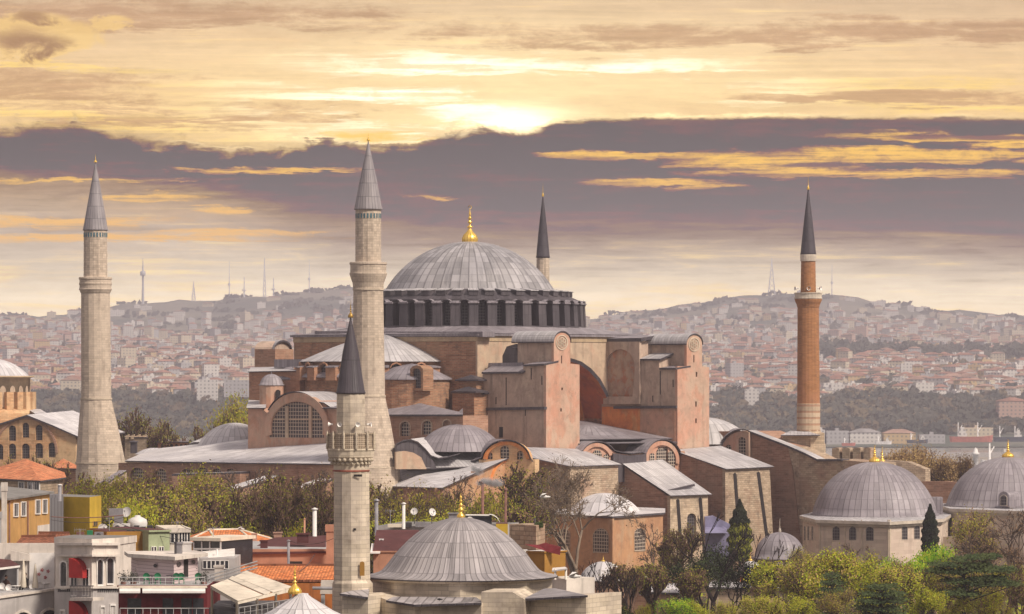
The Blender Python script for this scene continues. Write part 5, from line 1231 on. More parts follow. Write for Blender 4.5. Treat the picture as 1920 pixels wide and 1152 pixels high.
# dark small dome with stone finial
def small_domed(cx, Y, r, apex, base, wallbot, wm, dm, label, fin, cat='building', sides=8, fmat='gold', name='domed_pavilion', over=1.12):
    c = pt(cx, 700, Y); t = thing(name, (c.x, c.y, 0), label, cat); rr = r / F * Y; z = zpy(base, Y)
    mb = MB(); mb.prism(octa(cx, Y, rr * 1.05, sides), -2, z - .25, 0); w_ = mb.build('wall', wm, t)
    mb = MB(); mb.lathe((c.x, c.y, 0), [(rr * over, z - .3), (rr * over, z - .05), (rr, z)] + dome_prof(rr, (base - apex) / F * Y, 10, z)[1:], 40, seams=max(16, int(rr * 5))); d = mb.build('dome', dm, t)
    finial(d, (c.x, c.y, zpy(apex, Y)), (apex - fin[0]) / F * Y, fin[1] / F * Y, fmat, 8); return t, w_, d
t_, w_, _ = small_domed(1462, 590, 47, 998, 1044, 1100, 'stone_warm', 'lead_mauve', 'squat pavilion under a dark grey dome with white stone finial', (972, 3), fmat='white_stone')
pk = flat(585.6)
for x in (1432, 1462, 1492): win(w_, pk.push(-.2 if x == 1462 else 1.0), x, 1056, 1078, 9, 'white_stone', 'glass_dark', 'arch', .1)
t_, w_, _ = small_domed(1407, 545, 24, 1052, 1073, 1100, 'plaster_orange', 'lead_white', 'little orange kiosk with pale dome and gold finial before the dark dome', (1036, 4), over=1.3)
pk = flat(542.9)
for x in (1391, 1407, 1423): win(w_, pk, x, 1080, 1098, 7, 'white_stone', 'plaster_orange', 'arch', .12)
small_domed(1131, 500, 44, 1053, 1083, 1150, 'brick_brown', 'lead_white', 'low pale-domed building with gold finial behind dark pollarded trees', (1042, 4), over=1.25)
small_domed(1232, 480, 22, 1090, 1112, 1150, 'plaster_bath', 'lead_white', 'tiny pale domed annexe beside two brick chimneys', (1086, 1), fmat='lead_white', over=1.5)
def simple_house(label, corners, pyt, mat, roofm, overh=.4, th=.25, name='house', cat='house', z0=-2., rise=0.):
    c = pt(corners[0][0], 700, corners[0][1]); t = thing(name, (c.x, c.y, z0), label, cat); w_, zt, ft = poly_house(t, 'wall', corners, pyt, mat, z0)
    cx_ = sum(p[0] for p in ft) / len(ft); cy_ = sum(p[1] for p in ft) / len(ft); e = [Vector((cx_ + (x - cx_) * (1 + overh / max(1, math.hypot(x - cx_, y - cy_))), cy_ + (y - cy_) * (1 + overh / max(1, math.hypot(x - cx_, y - cy_))), zt + th)) for x, y in ft]
    mb = MB(); d = Vector((0, 0, -th + .01)); n = len(e)
    for i in range(n): j = (i + 1) % n; mb.face([e[i], e[j], e[j] + d, e[i] + d], 1)
    if rise: ap = Vector((cx_, cy_, zt + th + rise)); [mb.face([e[i], e[(i + 1) % n], ap], 0) for i in range(n)]
    else: mb.face(e, 0)
    mb.face([p + d for p in e], 1); r_ = mb.build('roof', [roofm, 'edge_dark' if th < .3 else mat], t); return t, w_, r_
simple_house('low stone block with pale lead roof below the octagonal building', [(1150, 500), (1225, 497), (1228, 520), (1150, 520)], 1092, 'brick_brown', 'lead_white', .5)
simple_house('pink plastered hut with pale roof near the dark trees', [(1222, 470), (1273, 468), (1275, 488), (1222, 488)], 1114, 'plaster_pink', 'lead_white', .4)
simple_house('long low stone range with pale roof behind the green shrubs', [(1330, 530), (1500, 526), (1500, 545), (1330, 545)], 1104, 'stone_warm', 'lead_pale', .5)
def chimney(px, Y, pt_, pb, w_, mat, label, cap='cone', name='chimney', group=None, capm=None):
    a = pt(px, pb, Y); h = (pb - pt_) / F * Y; r = w_ / 2 / F * Y; t = thing(name, a, label, 'chimney', group); mb = MB()
    if cap == 'pipe': mb.tube(a, a + Vector((0, 0, h * .93)), r, r, 12); mb.build('shaft', mat, t); k = MB(); k.lathe(a, [(r * 1.5, h * .93), (r * 1.55, h * .96), (.02, h)], 12); k.build('cap', capm or mat, t)
    else:
        mb.box((a.x - r, a.y - r, a.z), (a.x + r, a.y + r, a.z + h * .86)); mb.build('shaft', mat, t); k = MB()
        if cap == 'cone': k.lathe(a, [(r * 1.7, h * .86), (r * 1.6, h * .9), (.02, h)], 4 if False else 12)
        else: k.box((a.x - r * 1.25, a.y - r * 1.25, a.z + h * .86), (a.x + r * 1.25, a.y + r * 1.25, a.z + h))
        k.build('cap', capm or mat, t)
    return t
chimney(1218, 484, 1078, 1112, 11, 'brick', 'left brick chimney with pointed lead cap beside the tiny dome', capm='lead_white'); chimney(1230, 476, 1082, 1116, 9, 'brick', 'right brick chimney with pointed lead cap beside the tiny dome', capm='lead_white')
mb = MB(); a = pt(1330, 968, 606); mb.face([pt(1322, 1000, 596), pt(1370, 1000, 596), pt(1362, 982, 606), pt(1334, 968, 606), pt(1322, 972, 606)]); 
m_plain('blue_tarp', (.22, .21, .33), .6, .3, 0, .3, .5); mb.extrude([pt(1322, 1060, 600), pt(1372, 1060, 600), pt(1372, 985, 600), pt(1338, 968, 600), pt(1322, 970, 600)], Vector((0, 3, 0))); tag(mb.build('tarpaulin_tent', 'blue_tarp', None, pt(1345, 1060, 600)), 'bluish tarpaulin tent between the two big buttresses', 'tent')

# red brick church with round drum at the left edge
c = pt(-20, 700, 775); ire = thing('old_church', (c.x, c.y, 0), 'orange brick church with round drum and arched windows at left edge', 'church')
rd = 82 / F * 775; zt = zpy(706, 775)
mb = MB(); mb.lathe((c.x, c.y, 0), [(rd * .93, 8), (rd * .93, zt - .3), (rd * 1.02, zt - .2), (rd * 1.02, zt + .1)] + dome_prof(rd * .9, 3.6, 8, zt + .1), 60, 0, sm=True, seams=60, mf=lambda i: 1 if i >= 3 else 0); dr = mb.build('drum', ['plaster_cornice', 'lead_white'], ire)
for k in range(24):
    a = R(15 * k + 4); d = Vector((math.cos(a), math.sin(a), 0)); t = Vector((-d.y, d.x, 0)); cc = c * 1; cc.z = 0; z0, z1 = zpy(768, 775), zpy(735, 775)
    mb = MB(); o = [cc + d * rd * .9 - t * .75, cc + d * rd * .9 + t * .75, cc + d * rd * 1.06 + t * .75, cc + d * rd * 1.06 - t * .75]
    mb.prism([tuple(p[:2]) for p in o], z0, z1, 0, 1); mb.build('pier', ['orange_church', 'edge_dark'], dr)
    a2 = a + R(7.5); d = Vector((math.cos(a2), math.sin(a2), 0)); t = Vector((-d.y, d.x, 0)); mb = MB(); cc2 = cc + d * (rd * .93 + .12); hh = z1 + 1
    o = [cc2 + t * x * .62 + Vector((0, 0, z)) for x, z in [(-1, z0 + .5), (1, z0 + .5), (1, hh - .5), (.7, hh), (0, hh + .3), (-.7, hh), (-1, hh - .5)]]; mb.face(o); mb.build('window', 'plaster_beige', dr)
mb = MB(); mb.lathe((c.x, c.y, 0), [(rd * 1.2, 5), (rd * 1.2, zpy(775, 775)), (rd * 1.06, zpy(768, 775)), (rd * .93, zpy(766, 775))], 40, sm=False); mb.build('drum_base', 'orange_church', ire)
pf_ = pp(-60, 742, 148, 736)
iw = wall(ire, 'gable_wall', pf_, [(-70, 1000), (142, 1000), (142, 818), (95, 797), (50, 779), (0, 795), (-70, 812)], 22, 'orange_church',
   [(23, 798, 827, 14), (48, 793, 821, 13), (73, 797, 826, 13), (23, 832, 861, 14), (48, 832, 860, 15), (73, 831, 859, 15), (97, 830, 858, 14), (0, 833, 862, 12)], 'lattice_dark')
ring(iw, 'blind_arch', pf_, 48, 850, 60, 68, 4, 4, 0, 180, 'brick_brown', .25)
mb = MB(); e = [pf_.push(-.6).hit(x, y) for x, y in ((-70, 811), (0, 794), (50, 778), (95, 796), (150, 820))]; bk = pf_.b * 24
for a, b in zip(e, e[1:]): mb.slab([a, b, b + bk + Vector((0, 0, .6)), a + bk + Vector((0, 0, .6))], .3, 0, 1)
mb.build('roof', ['lead_white', 'edge_dark'], ire)
pr_ = pp(70, 762, 150, 760); e = [pr_.hit(x, y) for x, y in ((66, 776), (90, 776), (110, 790), (130, 803), (150, 810))]; mb = MB()
for a, b in zip(e, e[1:]): mb.slab([a, b, b + Vector((-3, 12, .8)), a + Vector((-3, 12, .8))], .3, 0, 1)
mb.build('aisle_roof', ['lead_white', 'edge_dark'], ire); wall(ire, 'aisle_wall', pr_.push(.2), [(66, 900), (150, 900), (150, 812), (130, 805), (110, 792), (90, 778), (66, 778)], 10, 'orange_church')
# little things between church and minaret, left
t_, w_, r_ = simple_house('ruined rubble tower stump behind the narthex roof', [(234, 712), (275, 710), (275, 722), (234, 722)], 822, 'stone_mixed', 'stone_mixed', .1, name='ruined_tower', cat='ruin')
for x in (238, 248, 259, 270): wall(t_, 'merlon', flat(711), [(x - 3, 824), (x + 3, 824), (x + 3, 815), (x - 3, 817)], 2, 'stone_mixed')
chimney(251, 700, 826, 850, 12, 'lead_dark', 'dark pointed lead vent standing before the rubble stump', name='roof_vent')
t_, w_, r_ = simple_house('long arcaded brick building with small grey domes behind the narthex', [(296, 760), (352, 756), (352, 775), (296, 775)], 830, 'brick', 'lead_mauve', .6, name='arcaded_hall', cat='building')
for x in (304, 313, 322, 331, 340, 348): win(w_, pp(296, 760, 352, 756), x, 833, 841, 5, None, 'shadow_void', 'arch')
for x in (303, 316, 329, 342): mb = MB(); cc = pt(x, 700, 764); mb.lathe((cc.x, cc.y, 0), dome_prof(.75, .5, 5, zpy(828, 764)), 12, seams=8); mb.build('small_dome', 'lead_mauve', r_)
# crenellated wall at right, brick terrace wall behind the mausolea
cw = pp(1530, 700, 1740, 690); c = cw.hit(1600, 900); cr = thing('crenellated_wall', c, 'old crenellated rubble wall standing before the bright water', 'wall')
xx = 1543; o = [(1530, 960), (1740, 960), (1740, 866)]; up = []
merl = [(1560, 1573), (1579, 1593), (1599, 1613), (1619, 1632)]
o = [(1530, 960), (1735, 960), (1735, 880), (1700, 866), (1640, 862)]
for a, b in reversed(merl): o += [(b, 861), (b, 841), ((a + b) / 2, 839.5), (a, 841), (a, 861)]
o += [(1545, 862), (1530, 862)]
wall(cr, 'rampart', cw, o, 2.5, 'stone_mixed')
tw_ = pp(1735, 668, 1800, 664); c = tw_.hit(1760, 950); tr = thing('terrace_wall', c, 'brown brick terrace wall between the two big mausoleum domes', 'wall'); wall(tr, 'wall', tw_, [(1725, 1112), (1800, 1112), (1800, 905), (1770, 903), (1725, 903)], 1.5, 'brick_brown')
# ---------------- the small mosque in front ----------------
m_plain('awning_red', (.42, .035, .035), .7, .2, 0, .12, 2); m_render('wall_cream', (.76, .69, .62)); m_render('wall_grey', (.50, .47, .46))
m_render('wall_yellow', (.62, .36, .13)); m_render('wall_lemon', (.62, .42, .05)); m_render('wall_orange', (.48, .17, .05))
m_render('wall_ochre', (.42, .22, .05)); m_render('wall_mint', (.42, .48, .30)); m_render('wall_salmon', (.52, .27, .18))
m_plain('wall_dark', (.10, .095, .10), .8, .2, 0, .3, 1); m_render('canvas', (.76, .68, .56)); m_plain('metal_grey', (.30, .29, .31), .45, .5, .3, .2, 2); m_plain('metal_dark', (.05, .045, .05), .5, .4, 0, .3, 2)
m_plain('rust_pipe', (.20, .10, .08), .7, .3, 0, .3, 2); m_render('roof_felt', (.12, .045, .045)); m_plain('green_plastic', (.02, .22, .09), .5, .4); m_plain('dish_white', (.68, .66, .64), .5, .4, 0, .08, 2)
m_plain('skin', (.50, .30, .22), .6, .3, 0, .05); m_plain('cloth_black', (.02, .02, .022), .9, .1); m_plain('cloth_brown', (.10, .06, .05), .9, .1); m_plain('hair_dark', (.03, .02, .015), .7, .2); m_render('beam_grey', (.45, .44, .44))
m_render('roof_bitumen', (.25, .24, .23)); m_plain('wine_red', (.16, .025, .03), .8, .2, 0, .2, 2)
m_tile('tile_orange', (.62, .19, .06), (.70, .26, .10)); m_tile('tile_brown', (.24, .085, .045), (.34, .13, .07)); m_tile('tile_far', (.58, .20, .09), (.66, .28, .14), .35, .5)
q, b = newmat('siding_pink', .8, .2); u_, v_, _z = q.sep(uvp(q)); q.put(b.inputs['Base Color'], q.mix(q.sm(q.m('FRACT', v_ * (1 / .24)), .8, .95), (.62, .50, .50), (.30, .22, .23)))
q, b = newmat('siding_metal', .6, .4); u_, v_, _z = q.sep(uvp(q)); q.put(b.inputs['Base Color'], q.mix(q.sm(q.m('FRACT', u_ * (1 / .5)), .7, .95), (.17, .165, .18), (.07, .07, .08)))

YM = 267; mo = thing('small_mosque', pt(864, 700, YM).xy.to_3d(), 'small pale stone mosque with ribbed lead dome at bottom centre', 'mosque')
cM = pt(864, 700, YM)
prof = [(181, 1080.5), (181, 1079), (165, 1076), (154, 1072.5), (147, 1068), (140, 1060), (133, 1051), (124, 1039), (112, 1026), (98, 1012), (82, 999), (63, 986.5), (42, 977.5), (22, 972), (2, 970)]
o8 = [(cM.x + 6.55 * math.cos(R(22.5 + 45 * i + 8)), cM.y + 6.55 * math.sin(R(22.5 + 45 * i + 8))) for i in range(8)]
mb = MB(); mb.lathe((cM.x, cM.y, 0), [(r / F * YM, zpy(y, YM)) for r, y in prof], 96, seams=92); md = mb.build('dome', 'lead_near', mo)
mb = MB(); mb.lathe((cM.x, cM.y, 0), [(177 / F * YM, zpy(1081, YM)), (182 / F * YM, zpy(1082, YM)), (182.3 / F * YM, zpy(1080, YM))], 96); mb.build('eave', 'edge_dark', md)
mb = MB(); mb.lathe((cM.x, cM.y, 0), [(6.35, 8), (6.35, zpy(1081.5, YM)), (6.0, zpy(1081, YM))], 8, sm=False, ph=R(30.5) * 0 + R(20)); mb.lathe((cM.x, cM.y, 0), [(6.42, zpy(1086, YM)), (6.55, zpy(1081.6, YM))], 48, sm=False); mw = mb.build('wall', 'stone_near', mo)
mb = MB(); k_ = YM / F; mb.lathe((cM.x, cM.y, zpy(972, YM)), [(r * k_, z * k_) for r, z in ((7, 0), (7.4, 3), (7, 6), (4.2, 9), (2.6, 11), (4.6, 14), (5, 16.5), (3.6, 19), (2, 20.5), (3.6, 23), (3.8, 25), (2.6, 27), (1.6, 28), (3, 31), (3, 33), (1.4, 35.5), (2.2, 38), (2, 40), (.8, 42), (.2, 48))], 16); mb.build('finial', 'gold', md)
# low lean-to lead roofs round the body, pale stone square base
def leanto(ps, th=.14, name='lean_to_roof'):
    mb = MB(); mb.slab([pt(*p) for p in ps], th, 0, 1); return mb.build(name, ['lead_near', 'edge_dark'], mo)
bl = pp(776, 258, 902, 256)
wall(mo, 'base_wall', pp(690, 262, 778, 257.6), [(690, 1320), (778, 1320), (778, 1132), (727, 1126), (690, 1112)], 3, 'stone_near')
wall(mo, 'base_wall', bl, [(778.2, 1320), (902, 1320), (902, 1131), (778.2, 1133)], 3, 'stone_near')
leanto([(724, 1126, 258.8), (778, 1134, 256.9), (903, 1130.5, 255.4), (902, 1126.5, 259.5), (893, 1120, 260.7), (738, 1119, 260.7)])
wall(mo, 'base_wall', pp(902, 259, 1100, 255), [(983, 1320), (1099, 1320), (1099, 1117), (983, 1122)], 5, 'stone_near')
wall(mo, 'base_wall', pp(902, 256.3, 990, 255.6), [(902.2, 1320), (983, 1320), (983, 1124), (960, 1110), (902.2, 1110)], 4, 'stone_near')
leanto([(981, 1123, 256), (1102, 1116.5, 254.6), (1040, 1103, 261.5), (1020, 1104, 262)])
leanto([(637, 1113, 259), (690, 1120, 258.4), (693, 1103, 261.6), (680, 1102.5, 262)])
wall(mo, 'base_wall', pp(640, 259.4, 690, 258.7), [(641, 1320), (690, 1320), (690, 1119), (641, 1112)], 3, 'stone_near')
# bird on the roof edge
def bird(px, py, Y, sc, label, fly=True, mat='dish_white'):
    a = pt(px, py, Y); t = MB(); s = sc
    t.lathe(a, [(.01, -.32 * s), (.09 * s, -.2 * s), (.12 * s, 0), (.09 * s, .15 * s), (.06 * s, .2 * s), (.075 * s, .27 * s), (.04 * s, .34 * s), (.01, .40 * s)], 8)
    rot = Matrix.Rotation(R(90), 3, 'Y') @ Matrix.Rotation(R(0), 3, 'X'); t.v = [rot @ (p - a) + a for p in t.v]
    if fly:
        for sg in (-1, 1):
            r_ = a + Vector((0, .05 * sg, .05 * s)); m_ = a + Vector((.12 * s, .38 * s * sg, .22 * s)); e_ = a + Vector((-.22 * s, .72 * s * sg, .12 * s)); k = Vector((-.24 * s, 0, 0))
            t.face([r_, m_, m_ + k, r_ + k]); t.face([m_, e_, e_ + k * .3, m_ + k]); t.face([r_ - Vector((0, 0, .02)), m_ - Vector((0, 0, .02)), m_ + k - Vector((0, 0, .02)), r_ + k - Vector((0, 0, .02))])
    else: t.tube(a, a - Vector((0, 0, .25 * s)), .015, n=4)
    return tag(t.build('bird', mat, None, a), label, 'bird')
bird(824, 1124, 256.6, .55, 'small dark bird perched on the mosque lean-to roof', False, 'cloth_black')
bird(1021, 932, 250, 1.0, 'white gull gliding before the big bare tree'); bird(1077, 1081, 230, 1.1, 'white gull flying low beside the mosque dome'); bird(452, 992, 300, .7, 'small pale gull over the orange tiled roof')
# its minaret
o = pt(658, 700, 262); nm = thing('minaret', (o.x, o.y, 0), 'nearest minaret, cream stone with carved balcony and dark cone roof', 'minaret')
YN = 262
turned([(594, .5), (600, 2), (660, 15), (731, 26), (736, 28), (738, 28.2), (739, 26)], YN, 'slate_cone', 'cone_roof', nm, 24, True, 657.5, seams=26)
sh = turned([(738, 26.4, 657.8), (812, 26.8, 657.8), (858, 30, 658), (862, 33, 658.5), (886, 33.2, 659), (1088, 34, 660), (1094, 38, 661), (1340, 39, 661)], YN, 'stone_near', 'shaft', nm, 12, cx0=657.8, ph=R(15))
bal = turned([(840, 30), (841, 45), (844, 45.6), (846, 44), (857, 42.5), (859, 40), (864, 38), (866, 35), (872, 33.5), (873, 31)], YN, 'stone_near', 'balcony', nm, 12, cx0=657.8, ph=R(15))
m_lattice('carved_stone', (.58, .48, .36), (.20, .15, .11), .14, .14)
turned([(812, 43), (812, 45.2), (814.5, 45.2), (814.6, 43.6), (838, 43.6), (838.2, 45.4), (841, 45.4)], YN, 'carved_stone', 'parapet', bal, 12, cx0=657.8, ph=R(15))
for i in range(12):
    a = R(30 * i + 15); r = 45.3 / F * YN; p = Vector((o.x + r * math.cos(a), o.y + r * math.sin(a), 0)); mb = MB()
    mb.lathe(p, [(.08, zpy(842, YN)), (.10, zpy(838, YN)), (.06, zpy(832, YN)), (.10, zpy(828, YN)), (.06, zpy(822, YN)), (.10, zpy(816, YN)), (.05, zpy(811, YN)), (.02, zpy(808, YN))], 8); mb.build('post', 'stone_near', bal)
mb = MB()
for i in range(24):
    a = R(15 * i); r = 39.5 / F * YN; mb.ball((o.x + r * math.cos(a), o.y + r * math.sin(a), zpy(862, YN)), .14, 0, 6, 4); r = 36 / F * YN; a += R(7.5); mb.ball((o.x + r * math.cos(a), o.y + r * math.sin(a), zpy(869, YN)), .12, 0, 6, 4)
mb.build('corbel', 'stone_near', bal)
m_plain('red_band', (.28, .09, .06), .8)
turned([(881, 33), (881.5, 34.6), (884, 34.6), (884.5, 33)], YN, 'red_band', 'moulding', nm, 24, cx0=658.8)
finial(nm, (o.x - .02, o.y, zpy(596, YN)), 30 / F * YN, 5.2 / F * YN, 'bronze', 8)
for x, dx, dy in ((624, -1, .1), (640, -.35, -1), (669, .3, -1), (688, 1, -.15)): horn(nm, x, 796, YN - .95 if dy < -.5 else YN - .3, dx, dy, .17)
pn_ = flat(YN - 1.235); mb = MB(); mb.face([pn_.hit(*p) for p in archpx(679, 1053, 1080, 9)]); mb.build('door', 'wall_ochre', nm)
for x, y, w_ in ((665, 993, 5), (671, 892, 16)): mb = MB(); mb.face([flat(YN - 1.25).hit(*p) for p in ((x - w_ / 2, y + 2.2), (x + w_ / 2, y + 2.2), (x + w_ / 2, y - 2.2), (x - w_ / 2, y - 2.2))]); mb.build('opening', 'shadow_void', nm)

# ---------------- roofscape at the lower left ----------------
def block(label, faces, top, mats_, name='house', cat='house', z0=7., roofm=None, parapet=0., over=0., th=.25, back=8., slope=0.):
    """faces: [(px,Y),...] visible corner line from left to right; back edge is pushed away by `back` metres"""
    fr = [pt(px, 700, Y) for px, Y in faces]; t = thing(name, (fr[0].x, fr[0].y, z0), label, cat); zt = zpy(top, faces[0][1])
    d = (fr[-1] - fr[0]); n = Vector((-d.y, d.x, 0)).normalized(); n = n if n.y > 0 else -n
    ft = [tuple(p[:2]) for p in fr] + [tuple((fr[-1] + n * back)[:2]), tuple((fr[0] + n * back)[:2])]
    mb = MB(); mb.prism(ft, z0, zt, 0); w_ = mb.build('wall', mats_, t)
    cx_ = sum(p[0] for p in ft) / len(ft); cy_ = sum(p[1] for p in ft) / len(ft)
    mb = MB(); e = []
    for x, y in ft: l = math.hypot(x - cx_, y - cy_); e.append(Vector((cx_ + (x - cx_) * (1 + over / l), cy_ + (y - cy_) * (1 + over / l), zt + th + .003)))
    for i in (-1, -2): e[i].z += slope
    mb.slab(e, th, 0, 1); r_ = mb.build('roof', [roofm or mats_, mats_ if over < .3 else (roofm or mats_)], t)
    return t, w_, r_, [Plane(a, b - a) for a, b in zip(fr, fr[1:])]
def thing_mesh(mb, name, mat, label, cat, org, group=None): return tag(mb.build(name, mat, None, org), label, cat, group)

# white corner house with red awnings
t, w_, r_, pl = block('white corner house with arched windows and two red awnings', [(104, 284.5), (172, 281), (222, 283.4)], 1020, 'wall_cream', back=4, th=.5, roofm='roof_bitumen', over=.1)
P0, P1 = pl
ch = t
def band(parent, pl, x0, x1, y0, y1, proj, mat, name='cornice', depth=.0):
    mb = MB(); p_ = pl.push(-proj); mb.extrude([p_.hit(x0, y1), p_.hit(x1, y1), p_.hit(x1, y0), p_.hit(x0, y0)], pl.b * (proj - .01 + depth)); return mb.build(name, mat, parent)
for P_, x0, x1 in ((P0, 102, 172.6), (P1, 171.5, 226)):
    band(w_, P_, x0, x1, 1018, 1023, .45, 'wall_cream'); band(w_, P_, x0, x1, 1023.2, 1040, .18, 'wall_cream', 'frieze'); band(w_, P_, x0, x1, 1040.2, 1044, .5, 'wall_cream')
    band(w_, P_, x0, x1 - 2, 1104, 1340, .05, 'wall_grey', 'lower_wall')
    band(w_, P_, x0, x1 - 2, 1099, 1103.8, .25, 'wall_cream', 'string_course')
mb = MB()
for P_, xs_ in ((P0, range(108, 130, 4)), (P1, range(184, 222, 4))):
    for x in xs_: p_ = P_.push(-.12); mb.extrude([p_.hit(x, 1110), p_.hit(x + 2, 1110), p_.hit(x + 3, 1105), p_.hit(x + 1, 1105)], P_.b * .1)
mb.build('relief', 'wall_dark', w_)
for P_, x, a, b_, ww, k in ((P0, 121, 1054, 1103, 11, 'arch'), (P1, 186, 1050, 1096, 10, 'arch'), (P1, 205, 1047, 1094, 12, 'arch')): win(w_, P_, x, a, b_, ww, 'white_paint', 'glass_dark', k, .12, .12)
for P_, x, a, b_, ww in ((P1, 209, 1136, 1175, 9), (P0, 120, 1146, 1180, 8), (P1, 190, 1139, 1175, 7)): win(w_, P_, x, a, b_, ww, 'white_paint', 'glass_dark', 'rect', .14, .16)
for x in (140, 162): win(w_, P0, x, 1068, 1116, 11, 'white_paint', 'glass_dark', 'rect', .1, .08, 'balcony_door')
def awning(px, py, Y, hgt, L, depth):
    O = pt(px, py, Y); d2 = Vector((.55, .835, 0)); n2 = Vector((d2.y, -d2.x, 0)); mb = MB(); pr = []
    for i in range(9): a = R(90 * i / 8); pr.append(n2 * depth * math.sin(a) + Vector((0, 0, -hgt * (1 - math.cos(a)))))
    A = [O + p for p in pr]; B = [p + d2 * L for p in A]
    for i in range(8): mb.face([A[i], A[i + 1], B[i + 1], B[i]], 0, sm=True)
    mb.face(A + [O - Vector((0, 0, hgt))], 0); mb.face(B + [O + d2 * L - Vector((0, 0, hgt))], 0)
    v = Vector((0, 0, -.28)); mb.face([A[-1], B[-1], B[-1] + v, A[-1] + v], 0); mb.face([A[-1] + v, A[-1], O - Vector((0, 0, hgt)), O - Vector((0, 0, hgt + .28))])
    aw = mb.build('awning', 'awning_red', w_); k = MB(); c0 = A[-1] + n2 * .02 + v * .75 # pale scribbled lettering along the valance
    for j in range(9):
        x0 = .5 + j * (L - 1) / 9; q = c0 + d2 * x0; up = Vector((0, 0, .13 if j in (3, 4, 5) else .07)); k.face([q, q + d2 * (L / 14), q + d2 * (L / 14) + up, q + up])
    k.build('lettering', 'white_paint', aw); return aw
awning(129, 1047, 281.6, 1.15, 3.4, 1.3); awning(129, 1127, 281.6, 1.2, 3.8, 1.5)
bc = P0.push(-1.0); mb = MB(); mb.extrude([bc.hit(131, 1127), bc.hit(174, 1127), bc.hit(174, 1121), bc.hit(131, 1121)], P0.b * .98); bs = mb.build('balcony', 'wall_cream', w_)
mb = MB()
for i in range(16): x = 132 + i * 2.75; mb.tube(bc.hit(x, 1121), bc.hit(x, 1099), .02, n=4)
mb.tube(bc.hit(131, 1099), bc.hit(175, 1099), .04, n=5); mb.tube(bc.hit(131, 1110), bc.hit(175, 1110), .025, n=4); mb.build('railing', 'metal_dark', bs)
# terrace wing to the left
t, w_, r_, pl = block('long grey terrace wing with white coping left of the corner house', [(-30, 280), (103.5, 286)], 1117, 'wall_grey', back=7, th=.12, roofm='beam_grey')
P_ = pl[0]
mb = MB(); mb.extrude([P_.push(-.15).hit(-30, 1127), P_.push(-.15).hit(105, 1107.5), P_.push(-.15).hit(105, 1103.5), P_.push(-.15).hit(-30, 1123)], P_.b * .5); mb.build('coping', 'wall_cream', w_)
mb = MB(); mb.extrude([P_.push(.02).hit(-30, 1140), P_.push(.02).hit(104, 1140), P_.push(.02).hit(104, 1107), P_.push(.02).hit(-30, 1126)], P_.b * .3); mb.build('parapet', 'wall_grey', w_)
for x, ww in ((92, 34), (42, 30)):
    win(w_, P_, x, 1143 + (104 - x) * .08, 1190, ww, 'wall_cream', 'glass_dark', 'arch', .18, .14)
# wall behind the terrace with the white panel and flowers
bk = flat(288.6)
t = thing('terrace_back_wall', pt(50, 1110, 288.6), 'pale wall behind the roof terrace with white panel and red flowers', 'wall')
wall(t, 'wall', bk, [(-30, 1125), (104, 1125), (104, 1019), (-30, 1019)], .4, 'wall_cream'); wall(t, 'back_panel', bk.push(-.15), [(55, 1112), (102, 1112), (102, 1037), (55, 1037)], .1, 'white_paint')
wall(t, 'beam', bk.push(-.5), [(20, 1052), (55, 1052), (55, 1040), (20, 1032)], .3, 'wall_cream')
for x, y in ((73, 1077), (79, 1069), (90, 1071.5), (85, 1083)):
    mb = MB(); p_ = bk.push(-.2)
    for k in range(5): a = R(72 * k); mb.face([p_.hit(x, y), p_.hit(x + 3 * math.cos(a - .4), y + 3 * math.sin(a - .4)), p_.hit(x + 3.4 * math.cos(a), y + 3.4 * math.sin(a)), p_.hit(x + 3 * math.cos(a + .4), y + 3 * math.sin(a + .4))])
    mb.build('flower', 'awning_red', t)
t = thing('terrace_shelter', pt(0, 1110, 286), 'dark red felt roof over the terrace at the left edge', 'shelter')
mb = MB(); mb.slab([pt(-30, 1068, 283.2), pt(37, 1060, 284.6), pt(20, 1050, 288), pt(-30, 1045, 288)], .12, 0, 0); mb.build('roof', 'roof_felt', t); mb = MB(); mb.extrude([pt(-30, 1073, 283.1), pt(37.3, 1064, 284.5), pt(37.3, 1060.5, 284.5), pt(-30, 1068.5, 283.1)], Vector((0, .1, 0))); mb.build('fascia', 'white_paint', t)
wall(t, 'back_wall', flat(287.6), [(-30, 1115), (33, 1115), (33, 1064), (-30, 1064)], .3, 'wall_dark'); mb = MB(); a = pt(33, 1112, 284.6); mb.tube(a, pt(33, 1062, 284.6), .07, n=8); mb.build('post', 'beam_grey', t)
def parasol(px, pt_, pb, Y, label):
    a = pt(px, pb, Y); h = (pb - pt_) / F * Y; t = thing('parasol', a, label, 'parasol', 'closed parasols on the terrace'); mb = MB(); mb.tube(a, a + Vector((0, 0, h)), .035, n=6); mb.build('pole', 'beam_grey', t)
    mb = MB(); mb.lathe(a, [(.22, h * .1), (.25, h * .14), (.17, h * .5), (.1, h * .8), (.03, h * .99)], 12, flute=6, fl=.25); mb.build('folded_canvas', 'canvas', t)
parasol(44, 1046, 1108, 284.9, 'closed cream parasol nearer the dark red shelter'); parasol(66, 1056, 1108, 285.3, 'closed cream parasol before the white panel')
